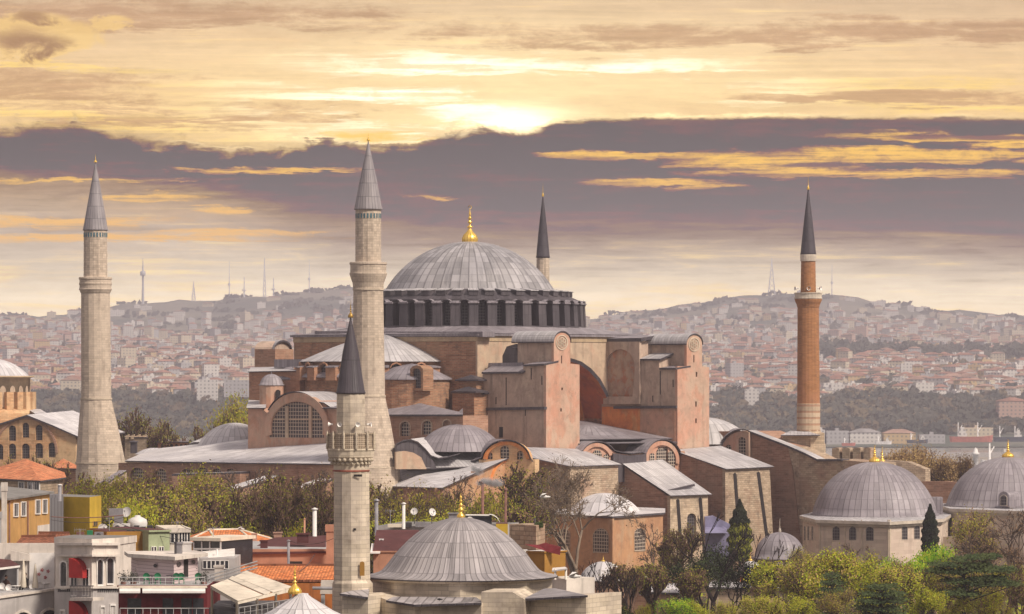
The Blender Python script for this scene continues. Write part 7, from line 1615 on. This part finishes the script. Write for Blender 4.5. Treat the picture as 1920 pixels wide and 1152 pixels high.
# ---- roof clutter: aerials, cables, pipes, pots ----
def aerial(px, py, Y, hp, label, yaw=.4):
    a = pt(px, py, Y); hh = hp / F * Y; t = thing('tv_aerial', a, label, 'aerial'); mb = MB(); mb.tube(a, a + Vector((0, 0, hh)), .025, n=5); mb.build('mast', 'metal_grey', t); d = Vector((math.cos(yaw), math.sin(yaw), 0)); n = Vector((-d.y, d.x, 0)); mb = MB(); q = a + Vector((0, 0, hh * .93)); mb.tube(q - d * .45, q + d * .45, .018, n=4)
    for i in range(6): c_ = q + d * (-.42 + .17 * i); l = .3 - .03 * i; mb.tube(c_ - n * l - d * 0, c_ + n * l, .012, n=3); mb.tube(c_ - Vector((0, 0, l * .6)), c_ + Vector((0, 0, l * .6)), .01, n=3)
    mb.build('elements', 'metal_grey', t)
aerial(150, 1018, 285.5, 26, 'tv aerial on the flat roof of the corner house'); aerial(205, 1001, 304, 30, 'tv aerial rising beside the air conditioners', 1.0); aerial(332, 1000, 308, 22, 'tv aerial on the white glazed penthouse', .1); aerial(470, 1037, 300.5, 30, 'tv aerial at the left end of the brown roof', .7); aerial(732, 990, 327, 34, 'tv aerial on the flat grey roof behind the mosque', .3); aerial(60, 926, 312, 20, 'tv aerial on the pale sloping roof of the orange-yellow house', .8); aerial(400, 1013, 291, 24, 'tv aerial on the white glazed stair head', .2)
def cable(p, q, sag, label, r=.025, mat='metal_dark'):
    A, B = pt(*p), pt(*q); mb = MB(); prev = A
    for i in range(1, 15): u = i / 14; c_ = A.lerp(B, u) - Vector((0, 0, sag * 4 * u * (1 - u))); mb.tube(prev, c_, r, n=4, cap=False); prev = c_
    tag(mb.build('cable', mat, None, A), label, 'cable')
cable((96, 969, 300), (232, 966, 311), .15, 'thick pipe line stretched before the lemon yellow house', .05, 'rust_pipe'); cable((96, 975, 300), (230, 971, 311), .3, 'thinner cable under the pipe line before the lemon yellow house'); cable((205, 973, 304), (470, 1008, 300), .9, 'long sagging cable from the air conditioner aerial to the brown roof'); cable((541, 1014, 298), (640, 1002, 296), .5, 'sagging cable from the thin grey pipe towards the minaret'); cable((332, 980, 308), (400, 992, 291), .4, 'short sagging cable between two roof aerials'); cable((560, 1072, 284), (590, 1040, 296), .2, 'slanting cable above the long orange tiled roof')
for k, (x, y, Y, w2, h2, m_, lb) in enumerate(((245, 1001, 303, 14, 7, 'metal_dark', 'dark box unit at the edge of the ochre roof'), (212, 1018, 290, 12, 9, 'wall_cream', 'cream locker on the roof beside the corner house'), (228, 1019, 290, 10, 6, 'rust_pipe', 'rusty crate next to the cream locker'), (185, 1010, 300, 16, 12, 'metal_grey', 'grey cupboard below the white dish'), (168, 1012, 301, 10, 17, 'green_plastic', 'green screen panel before the lemon yellow house'), (150, 1008, 302, 14, 10, 'rust_pipe', 'rusty bin on the brown tiled roof edge'), (425, 1052, 283, 10, 9, 'metal_grey', 'grey unit under the steel pergola'), (468, 1036, 300.4, 8, 6, 'dish_white', 'white condenser on the brown roof edge'), (655, 1036, 300, 12, 7, 'metal_grey', 'grey unit behind the nearest minaret'), (715, 1018, 304, 9, 7, 'dish_white', 'white condenser above the skylight'), (905, 990, 324, 14, 6, 'metal_grey', 'low grey unit under the glazed canopy'), (985, 1036, 286.2, 8, 5, 'dish_white', 'white box on the olive wall coping'), (440, 1140, 246, 12, 8, 'metal_grey', 'grey unit under the cream pergola'))): ac(x, y, Y, w2, h2, lb, k % 3 == 0, m_, 'roof unit', 'roof_unit')
for k, (x, y, Y) in enumerate(((232, 1099, 263), (250, 1099, 263.4), (383, 1099, 263.2))):
    a = pt(x, y, Y); t = thing('potted_plant', a, ['potted shrub at the left end of the kiosk terrace', 'second potted shrub on the kiosk terrace', 'potted shrub at the right end of the kiosk terrace'][k], 'plant'); mb = MB(); mb.lathe(a, [(.16, 0), (.22, .3), (.2, .3)], 10); mb.build('pot', 'rust_pipe', t); mb = MB(); rq = random.Random(k)
    for i in range(160): p = a + Vector((rq.gauss(0, .18), rq.gauss(0, .18), .6 + rq.gauss(0, .2))); tt = Vector((rq.gauss(0, 1), rq.gauss(0, 1), rq.gauss(0, 1))).normalized() * .07; u = tt.orthogonal().normalized() * .04; mb.face([p - tt, p + u, p + tt, p - u], 0, [(0, 0)] * 4)
    mb.build('foliage', 'wood_dark', t)
# ---------------- trees ----------------
m_plain('bark_grey', (.12, .09, .075), .9, .1, 0, .3, 1); m_plain('bark_dark', (.035, .025, .025), .9, .1, 0, .3, 1); m_plain('bark_pale', (.26, .20, .15), .9, .1, 0, .3, 1); m_plain('twig_brown', (.14, .085, .06), .9, .1, 0, .3, .5)
m_leaf('leaf_olive', (.25, .28, .03), (.40, .38, .05), .4, tr=.4); m_leaf('leaf_lime', (.40, .50, .02), (.58, .64, .06), .5, tr=.4); m_leaf('leaf_yellow', (.46, .42, .04), (.60, .50, .07), .5, tr=.4); m_leaf('leaf_green', (.14, .38, .015), (.26, .52, .03), .5, tr=.4)
m_leaf('leaf_dark', (.012, .018, .012), (.03, .035, .02), .8); m_leaf('needle_dark', (.035, .055, .022), (.07, .09, .03), .6); m_leaf('bud_brown', (.22, .13, .08), (.34, .22, .13), .4, tr=.3); m_leaf('bud_gold', (.34, .22, .08), (.42, .30, .12), .4)
def make_tree(seed, h, spread, depth=5, r0=.02, kids=(3, 4), leafm=None, nleaf=0, ls=.16, bark='bark_grey', up=.35, twist=.5, trunk=.28, pollard=False, minr=.012, droop=0., spreadl=3.6):
    rg = random.Random(seed); wood_ = MB(); tips = []
    def grow(p, d, l, r, k):
        n = 2 if k > 0 else 1; q = p
        for i in range(n):
            d = (d + Vector((rg.gauss(0, 1), rg.gauss(0, 1), rg.gauss(0, 1))) * .12 * twist * 2 + Vector((0, 0, up * .12 - droop * .1 * (depth - k)))).normalized(); q2 = q + d * l / n; rr = max(minr, r * (1 - .25 * (i + 1) / n))
            wood_.tube(q, q2, max(minr, r * (1 - .25 * i / n)), rr, 5 if k >= depth - 1 else 3, cap=False); q = q2
        if k == 0: tips.append((q, d)); return
        if k <= 2: tips.append((q, d))
        for j in range(rg.randint(*kids)):
            a = d.orthogonal().normalized(); a.rotate(Matrix.Rotation(rg.uniform(0, 6.28), 3, d)); s_ = rg.uniform(.45, .95) * spread
            grow(q if j or pollard else p + (q - p) * .75, (d + a * s_).normalized(), l * rg.uniform(.55, .82), r * rg.uniform(.5, .68), k - 1)
    grow(Vector((0, 0, 0)), Vector((rg.gauss(0, .04), rg.gauss(0, .04), 1)), h * trunk, h * r0, depth)
    top = max(v.z for v in wood_.v); wood_.v = [v * (h / top) for v in wood_.v]; tips = [(q * (h / top), d) for q, d in tips]
    leaf = None
    if leafm:
        leaf = MB()
        for i in range(nleaf):
            q, d = tips[rg.randrange(len(tips))]; p = q + Vector((rg.gauss(0, 1), rg.gauss(0, 1), rg.gauss(0, .8))) * ls * spreadl; t = Vector((rg.gauss(0, 1), rg.gauss(0, 1), rg.gauss(0, 1))).normalized(); u = t.orthogonal().normalized(); s_ = ls * rg.uniform(.5, 1.2)
            leaf.face([p - t * s_, p + u * s_ * .6, p + t * s_, p - u * s_ * .6], rg.randrange(len(leafm)), [(0, 0)] * 4)
    return wood_, bark, leaf, leafm
TREES = {}
def tree_proto(key, **kw): TREES[key] = [make_tree(**kw), None, kw['h']]
def tree(key, px, pyb, Y, hpx, label, group=None, name='tree', cat='tree', rot=None, wx=1.0):
    (wd, bark, lf, lm), ob, h0 = TREES[key]; a = pt(px, pyb, Y); sc0 = hpx / F * Y / h0; top = a.z + hpx / F * Y; a.z = min(a.z, ground_z(a.x, a.y) - .2); sc = (top - a.z) / h0; hs = math.sqrt(sc0 * sc) * wx
    if ob is None:
        ob = thing(name, (0, 0, 0), label, cat, group); wd.build('branches', bark, ob, (0, 0, 0))
        if lf: lf.build('crown', lm, ob, (0, 0, 0))
        TREES[key][1] = ob
    else:
        src = ob; ob = src.copy(); ob.name = name; COL.objects.link(ob)
        for c_ in src.children: k = c_.copy(); COL.objects.link(k); k.parent = ob
        if 'group' in ob: del ob['group']
    ob.location = a; ob.scale = (hs, hs, sc); ob.rotation_euler = (0, 0, rnd.uniform(0, 6.28) if rot is None else rot); tag(ob, label, cat, group); return ob
tree_proto('bare_a', seed=1, h=14, spread=.95, depth=7, kids=(2, 3), bark='bark_grey', leafm=['bud_brown'], nleaf=2500, ls=.08, minr=.02, trunk=.18, r0=.014)
tree_proto('bare_b', seed=5, h=14, spread=.75, depth=7, kids=(3, 3), bark='twig_brown', leafm=['bud_brown', 'leaf_olive'], nleaf=5000, ls=.1, up=.7, minr=.018, trunk=.1, r0=.009)
tree_proto('bare_big', seed=9, h=18, spread=1.0, depth=7, kids=(3, 3), bark='bark_pale', leafm=['bud_brown', 'bud_gold'], nleaf=4000, ls=.09, up=.3, trunk=.24, r0=.018, minr=.022)
tree_proto('olive_a', seed=12, h=12, spread=.9, depth=6, kids=(3, 3), bark='twig_brown', leafm=['leaf_olive', 'leaf_olive', 'bud_brown', 'leaf_yellow'], nleaf=10000, ls=.13, trunk=.1, up=.9, r0=.012, spreadl=4.5)
tree_proto('olive_b', seed=17, h=12, spread=1.0, depth=6, kids=(3, 3), bark='bark_grey', leafm=['leaf_olive', 'leaf_yellow', 'bud_brown', 'bud_brown'], nleaf=8000, ls=.12, trunk=.09, up=.8, r0=.012, spreadl=4.5)
tree_proto('lime_a', seed=21, h=9, spread=1.0, depth=6, kids=(3, 3), bark='bark_grey', leafm=['leaf_lime', 'leaf_yellow', 'leaf_olive'], nleaf=7000, ls=.13, trunk=.1, up=.8, r0=.012, spreadl=4)
tree_proto('lime_b', seed=26, h=9, spread=1.0, depth=6, kids=(3, 3), bark='twig_brown', leafm=['leaf_yellow', 'leaf_lime', 'leaf_olive', 'bud_gold'], nleaf=6500, ls=.13, trunk=.1, up=.8, r0=.012, spreadl=4)
tree_proto('green', seed=31, h=7, spread=1.05, depth=5, kids=(3, 4), bark='bark_grey', leafm=['leaf_green', 'leaf_lime'], nleaf=9000, ls=.11, trunk=.08, up=.7, r0=.012, spreadl=4)
tree_proto('pollard', seed=41, h=9, spread=.8, depth=5, kids=(2, 3), bark='bark_dark', up=1.2, trunk=.3, pollard=True, r0=.03, minr=.03)
tree_proto('gold', seed=47, h=10, spread=.6, depth=6, kids=(3, 3), bark='twig_brown', leafm=['bud_gold', 'bud_brown'], nleaf=5000, ls=.11, up=1.0, trunk=.14)
tree_proto('dark_bush', seed=51, h=9, spread=1.0, depth=6, kids=(3, 3), bark='bark_dark', leafm=['leaf_dark', 'needle_dark'], nleaf=6500, ls=.13, trunk=.26)
tree_proto('brush', seed=61, h=8, spread=.55, depth=5, kids=(3, 4), bark='twig_brown', leafm=['bud_brown', 'leaf_olive'], nleaf=2600, ls=.1, up=1.6, minr=.022, trunk=.06, r0=.012, spreadl=4)
tree_proto('brush_green', seed=63, h=8, spread=.6, depth=5, kids=(3, 4), bark='twig_brown', leafm=['leaf_olive', 'leaf_yellow', 'leaf_lime'], nleaf=5000, ls=.1, up=1.5, minr=.02, trunk=.06, r0=.012, spreadl=4)
def cypress(px, pyb, Y, hpx, wpx, label, ivy=False, seed=1):
    rg = random.Random(seed); a = pt(px, pyb, Y); h = hpx / F * Y; w_ = wpx / 2 / F * Y; t = thing('cypress', a, label, 'tree'); mb = MB(); mb.tube(Vector((a.x, a.y, min(a.z, ground_z(a.x, a.y)) - .3)), a + Vector((0, 0, h * .7)), w_ * .18, w_ * .06, 6); mb.build('trunk', 'bark_dark', t); mb = MB()
    for i in range(9000):
        z = rg.random(); rr = w_ * (math.sin(math.pi * min(1, z * .62 + .3)) ** .8) * (1 - z ** 7) * rg.uniform(.72, 1.06) * (1 + .12 * math.sin(z * 40 + rg.random())); an = rg.uniform(0, 6.28)
        p = a + Vector((rr * math.cos(an), rr * math.sin(an), z * h)); tt = Vector((rg.gauss(0, .5), rg.gauss(0, .5), 1)).normalized(); u = tt.orthogonal().normalized(); s_ = .17 * rg.uniform(.6, 1.4); m_ = 1 if (ivy and z < .62 and rg.random() < .6) else 0
        mb.face([p - tt * s_, p + u * s_ * .45, p + tt * s_ * 1.3, p - u * s_ * .45], m_, [(0, 0)] * 4)
    mb.build('crown', ['leaf_dark', 'leaf_olive'], t); return t
cypress(1387, 1052, 560, 114, 42, 'dark cypress with ivy climbing its lower half', True, 3); cypress(1744, 1045, 560, 98, 30, 'black-green pointed cypress between the two mausolea', False, 5)
G1 = 'bare trees in front of the long brick range'
L_ = [('bare_b', 150, 975, 560, 90, 'bare grey tree at the foot of the far left minaret'), ('olive_a', 205, 990, 500, 85, 'brown-olive tree right of the lemon yellow house'),
 ('olive_a', 268, 1000, 470, 100, 'budding yellow-green tree above the satellite dish'), ('olive_b', 330, 1005, 455, 112, 'yellow-green tree in the middle of the row before the brick range'), ('olive_a', 392, 1000, 470, 110, 'olive tree above the orange hipped roof'),
 ('bare_b', 300, 1000, 520, 120, 'thin bare tree behind the budding trees'), ('bare_a', 445, 1000, 500, 125, 'bare dark-trunked tree under the pale buttress top'), ('bare_b', 420, 1000, 540, 110, 'brown bare tree behind the olive tree'),
 ('bare_b', 500, 1005, 500, 130, 'bare brown tree between the two flying buttresses'), ('bare_a', 545, 1005, 480, 125, 'bare tree above the wide brown chimney'), ('bare_b', 590, 1000, 520, 120, 'bare brown tree next to the nearest minaret'),
 ('bare_a', 475, 1003, 540, 115, 'slim bare tree behind the dark-trunked one'), ('lime_a', 546, 1012, 360, 30, 'low bright green bush beside the brown roof'), ('lime_a', 480, 1012, 365, 22, 'green shrub on the orange roof edge'), ('lime_a', 400, 1042, 320, 22, 'green creeper under the orange hipped roof'),
 ('olive_b', 735, 1000, 470, 80, 'yellow-green bush right of the tall minaret foot'), ('olive_b', 778, 1000, 455, 88, 'yellow-green tree behind the left dish'), ('olive_b', 820, 995, 470, 70, 'smaller olive bush behind the right dish'), ('bare_b', 870, 1000, 520, 90, 'bare twiggy tree before the pink gabled wall'),
 ('olive_a', 935, 1000, 470, 75, 'small green tree between the smoking stacks'), ('bare_b', 965, 1055, 560, 190, 'bare brown tree left of the big bare tree'), ('bare_b', 1005, 1050, 570, 150, 'dense bare tree against the stone aisle block'),
 ('bare_big', 1078, 1075, 540, 225, 'biggest bare tree with pale spreading branches before the octagonal building'), ('bare_a', 920, 1040, 560, 150, 'slender bare tree behind the right smoking stack'),
 ('bare_a', 1250, 1110, 530, 130, 'bare tree before the first sloping buttress'), ('bare_b', 1290, 1105, 520, 125, 'twiggy bare tree right of the tiny domed annexe'), ('pollard', 1330, 1120, 470, 160, 'dark tree with cut upright limbs left of the ivy cypress'),
 ('dark_bush', 1335, 1110, 470, 85, 'dark evergreen bush below the cut limbs'), ('dark_bush', 1372, 1110, 480, 80, 'dark evergreen bush under the ivy cypress'), ('pollard', 1425, 1120, 460, 125, 'thin dark leaning tree before the squat grey dome'),
 ('pollard', 1118, 1170, 400, 120, 'left dark pollarded tree below the pale low dome'), ('pollard', 1150, 1165, 390, 115, 'middle dark pollarded tree below the pale low dome'), ('pollard', 1100, 1150, 380, 95, 'small dark pollarded tree beside the white veranda'), ('dark_bush', 1120, 1180, 330, 60, 'black evergreen bush at the mosque base corner'), ('pollard', 1182, 1165, 410, 105, 'right dark pollarded tree below the pale low dome'),
 ('lime_b', 1160, 1180, 360, 42, 'yellowish shrub behind the mosque corner'), ('lime_b', 1215, 1165, 400, 30, 'olive shrub below the brick chimneys'), ('bare_a', 1470, 1110, 520, 75, 'thin bare tree before the squat grey dome'),
 ('lime_a', 1300, 1175, 400, 48, 'bright green shrub low below the dark bush'), ('green', 1270, 1175, 400, 50, 'fresh green shrub at the bottom, right of the pink hut'), ('lime_b', 1350, 1170, 410, 42, 'yellow-green tree below the little orange kiosk'), ('lime_b', 1400, 1165, 420, 46, 'olive-yellow tree right of the little orange kiosk'),
 ('bare_b', 1440, 1150, 450, 60, 'brown twiggy tree below the squat grey dome'), ('lime_b', 1480, 1165, 430, 110, 'tall yellowish tree right of the squat grey dome'), ('olive_b', 1530, 1165, 430, 125, 'large yellow-olive tree before the left mausoleum'), ('lime_b', 1570, 1165, 420, 130, 'tall yellow-green tree before the left mausoleum'),
 ('lime_a', 1615, 1165, 425, 120, 'lime green tree before the left mausoleum middle'), ('lime_b', 1660, 1165, 420, 105, 'mustard tree before the left mausoleum right side'), ('green', 1690, 1130, 440, 78, 'vivid green round tree in the middle of the shrubbery'), ('olive_b', 1725, 1165, 430, 115, 'olive tree below the pointed cypress'),
 ('green', 1765, 1085, 470, 55, 'vivid green shrub at the foot of the pointed cypress'), ('bare_b', 1780, 1165, 450, 120, 'brown twiggy tree behind the umbrella pine'), ('lime_a', 1640, 1175, 380, 70, 'low lime shrub at bottom edge left of the small pine'), ('lime_a', 1745, 1175, 380, 75, 'low lime shrub at bottom edge right of the small pine'), ('olive_b', 1840, 1170, 420, 110, 'olive tree behind the umbrella pine trunk'),
 ('olive_b', 1830, 1070, 520, 110, 'tall half-bare tree in front of the right mausoleum'), ('bare_a', 1880, 1140, 440, 190, 'big bare forked tree at the right edge'), ('bare_a', 1855, 1120, 480, 165, 'bare many-limbed tree left of the forked one'), ('bare_b', 1905, 1165, 420, 110, 'brown bare tree at the bottom right corner'),
 ('lime_a', 1500, 1175, 380, 60, 'low lime shrub beside the white lamp post'), ('olive_b', 1570, 1180, 370, 75, 'low olive shrub right of the white lamp post'), ('bare_a', 1590, 1120, 480, 100, 'thin bare tree against the pale mausoleum wall'), ('olive_a', 1500, 1090, 540, 60, 'brownish creeper-like tree at the left mausoleum corner'),
 ('lime_b', 1870, 1180, 390, 70, 'yellowish shrub below the forked tree'), ('lime_b', 1800, 1180, 385, 60, 'yellowish shrub under the umbrella pine'), ('lime_b', 1435, 1180, 390, 62, 'yellowish shrub at the bottom below the bare twiggy tree')]
L_ += [('bare_b', 235, 1000, 540, 105, 'bare brown tree left of the vent box'), ('olive_b', 360, 1005, 440, 78, 'low yellow-green tree before the middle of the row'), ('olive_a', 235, 1000, 455, 72, 'low olive tree just above the lemon yellow house roof'), ('bare_b', 365, 1000, 560, 118, 'tall bare tree high behind the yellow-green row'),
 ('bare_b', 455, 1005, 455, 95, 'brown brush-like tree right of the orange hipped roof'), ('bare_b', 520, 1005, 450, 100, 'brown brush-like tree above the brown roof'), ('bare_b', 572, 1005, 440, 105, 'brown brush-like tree behind the silver ribbed flue'), ('bare_b', 612, 1005, 450, 105, 'brown brush-like tree touching the nearest minaret'), ('bare_b', 640, 1005, 530, 118, 'bare tree half hidden behind the nearest minaret'),
 ('bare_b', 985, 1040, 480, 110, 'brown brush behind the rubble chimney stack')]
for key, px, pyb, Y, h, lab in L_: tree(key, px, pyb, Y, h, lab, wx=(1.35 if key in ('olive_a', 'olive_b', 'bare_b') and px < 650 else 1.1))
bz = random.Random(8)
BR = [(196 + 15.5 * k, 0) for k in range(29)] + [(702 + 21 * k, 1) for k in range(12)] + [(1180 + 26 * k, 2) for k in range(5)] + [(1440 + 34 * k, 3) for k in range(14)]
for px, z in BR:
    gk = 'brush_green' if (z == 0 and px < 400 and bz.random() < .4) or (z == 1 and px < 860) or z == 3 and bz.random() < .6 else 'brush'
    Yb = bz.uniform(430, 520); hb_ = (bz.uniform(58, 92) if px < 430 else bz.uniform(26, 52)) if z == 0 else bz.uniform(50, 80) if z < 3 else bz.uniform(70, 105)
    kind = 'yellow-green' if gk == 'brush_green' else 'bare brown'; where = ['before the long brick range', 'behind the small mosque', 'before the sloping buttresses', 'before the mausolea'][z]
    tree(gk, px + bz.uniform(-5, 5), (1008 if z == 0 else 1030 if z == 1 else 1120 if z == 2 else 1150) + bz.uniform(0, 12), Yb, hb_, '%s twiggy thicket tree in the row %s' % (kind, where), '%s thicket trees %s' % (kind, where), 'thicket_tree', 'tree', wx=1.3)
for i, (px, h) in enumerate(((1668, 38), (1690, 62), (1712, 75), (1735, 82), (1755, 70), (1772, 58), (1788, 62), (1803, 48))): tree('gold', px, 912, 720 + i * 3, h, 'golden bare tree in the row between the mausoleum domes against bright water', 'golden bare trees by the bright water', wx=1.0)
for px, pyb, Y, h, lab in ((262, 848, 760, 85, 'broad reddish bare tree behind the narthex roof'), (296, 848, 770, 62, 'reddish bare tree right of the broad one'), (415, 830, 780, 62, 'olive-brown tree left of the west front'), (455, 830, 760, 80, 'olive-brown tree touching the west front edge'), (20, 905, 560, 50, 'small bare tree before the brick church windows'), (58, 905, 540, 58, 'bare tree between brick church and orange roof')): tree('bare_b' if px != 455 else 'olive_a', px, pyb, Y, h, lab, wx=1.25)
cypress(143, 812, 770, 38, 14, 'small dark cypress just left of the far left minaret', False, 8)
# layered pines
def pine(px, pyb, Y, hpx, layers, label, seed):
    rg = random.Random(seed); a = pt(px, pyb, Y); k = Y / F; t = thing('umbrella_pine', a, label, 'tree'); mb = MB(); top = hpx * k; mb.tube(Vector((a.x, a.y, ground_z(a.x, a.y) - .3)), a + Vector((.05, 0, top * .55)), .24, .18, 7); mb.tube(a + Vector((.05, 0, top * .55)), a + Vector((0, 0, top * .97)), .18, .05, 6); lf = MB()
    for (dy, x0, x1) in layers:
        z = dy * k
        for sx, ex in ((-1, x0), (1, x1)):
            e = a + Vector((ex * k, rg.uniform(-1, 1), z + abs(ex) * k * .12)); s = a + Vector((0, 0, z - abs(ex) * k * .25)); mb.tube(s, e, .09, .03, 5); n = int(abs(ex) * 17)
            for i in range(n):
                u = rg.random() ** .7; p = s.lerp(e, u) + Vector((rg.gauss(0, .4), rg.gauss(0, 1.1), .2)); p.z = e.z + .15 + rg.gauss(0, .13) - (1 - u) * .15; tt = Vector((rg.gauss(0, 1), rg.gauss(0, 1), rg.gauss(0, .35))).normalized(); w_ = tt.orthogonal().normalized(); s_ = .16 * rg.uniform(.5, 1.3); lf.face([p - tt * s_, p + w_ * s_ * .5, p + tt * s_, p - w_ * s_ * .5], 0, [(0, 0)] * 4)
    mb.build('trunk', 'bark_dark', t); lf.build('crown', ['needle_dark'], t)
pine(1807, 1175, 385, 135, [(122, -16, 60), (108, -55, 45), (95, -62, 88), (80, -30, 72), (68, -8, 95), (58, -35, 20)], 'large flat-layered umbrella pine at lower right', 4)
pine(1650, 1175, 375, 80, [(70, -18, 22), (56, -26, 34), (42, -34, 40), (28, -38, 30), (14, -30, 44)], 'smaller layered pine left of the umbrella pine', 6); pine(1560, 1180, 390, 110, [(98, -6, 7), (84, -12, 12), (70, -15, 16), (56, -19, 18), (42, -22, 20), (28, -24, 24), (14, -26, 26)], 'conical dark fir rising through the yellow shrubs', 9)
# ground cover below the shrubs, plants on the chimney stack
cv = MB(); rg = random.Random(77)
for i in range(26000):
    x, y = rg.uniform(15, 75), rg.uniform(375, 600)
    if rg.random() < .5: x = rg.uniform(-75, 5); y = rg.uniform(380, 590)
    p = Vector((x * (y / 500), y, ground_z(x, y) + rg.uniform(0, .9) * (1 if x > 0 else .6))); t = Vector((rg.gauss(0, 1), rg.gauss(0, 1), rg.gauss(0, .6))).normalized(); u = t.orthogonal().normalized(); s_ = rg.uniform(.15, .4); cv.face([p - t * s_, p + u * s_ * .6, p + t * s_, p - u * s_ * .6], rg.randrange(3), [(0, 0)] * 4)
tag(cv.build('ground_cover', ['leaf_olive', 'bud_brown', 'leaf_lime'], None, (0, 480, 0)), 'low scrubby ground cover under the trees', 'undergrowth', None, 'stuff')
mb = MB()
for i in range(350): p = pt(rg.uniform(1003, 1018), rg.uniform(980, 989), 289.6) + Vector((0, rg.uniform(-.3, .3), 0)); t = Vector((rg.gauss(0, 1), rg.gauss(0, 1), rg.gauss(0, 1))).normalized() * .09; u = t.orthogonal().normalized() * .05; mb.face([p - t, p + u, p + t, p - u], 0, [(0, 0)] * 4)
tag(mb.build('weed_tuft', 'needle_dark', None, pt(1010, 987, 289.6)), 'tuft of weeds growing on the rubble chimney stack', 'plant')
c = pt(1547, 1175, 372); t = thing('lamp_post', c, 'slim lamp post with white box lantern in the shrubbery', 'street lamp'); mb = MB(); mb.tube(Vector((c.x, c.y, ground_z(c.x, c.y))), c + Vector((0, 0, 1.4)), .05, n=6); mb.build('pole', 'metal_dark', t); mb = MB(); q = c + Vector((0, 0, 1.4)); mb.box((q.x - .18, q.y - .18, q.z), (q.x + .18, q.y + .18, q.z + .42)); mb.build('lantern', 'dish_white', t)

# keep every tree of objects at thing > part > sub-part
def depth(o):
    d = 1
    while o.parent is not None: d += 1; o = o.parent
    return d
for _ in range(3):
    for o in list(SC.objects):
        if depth(o) > 3: p = o.parent; o.location = o.location + p.location; o.parent = p.parent
for o in SC.objects:
    if o.get('label', '').startswith('conical dark fir'): o.name = 'fir_tree'
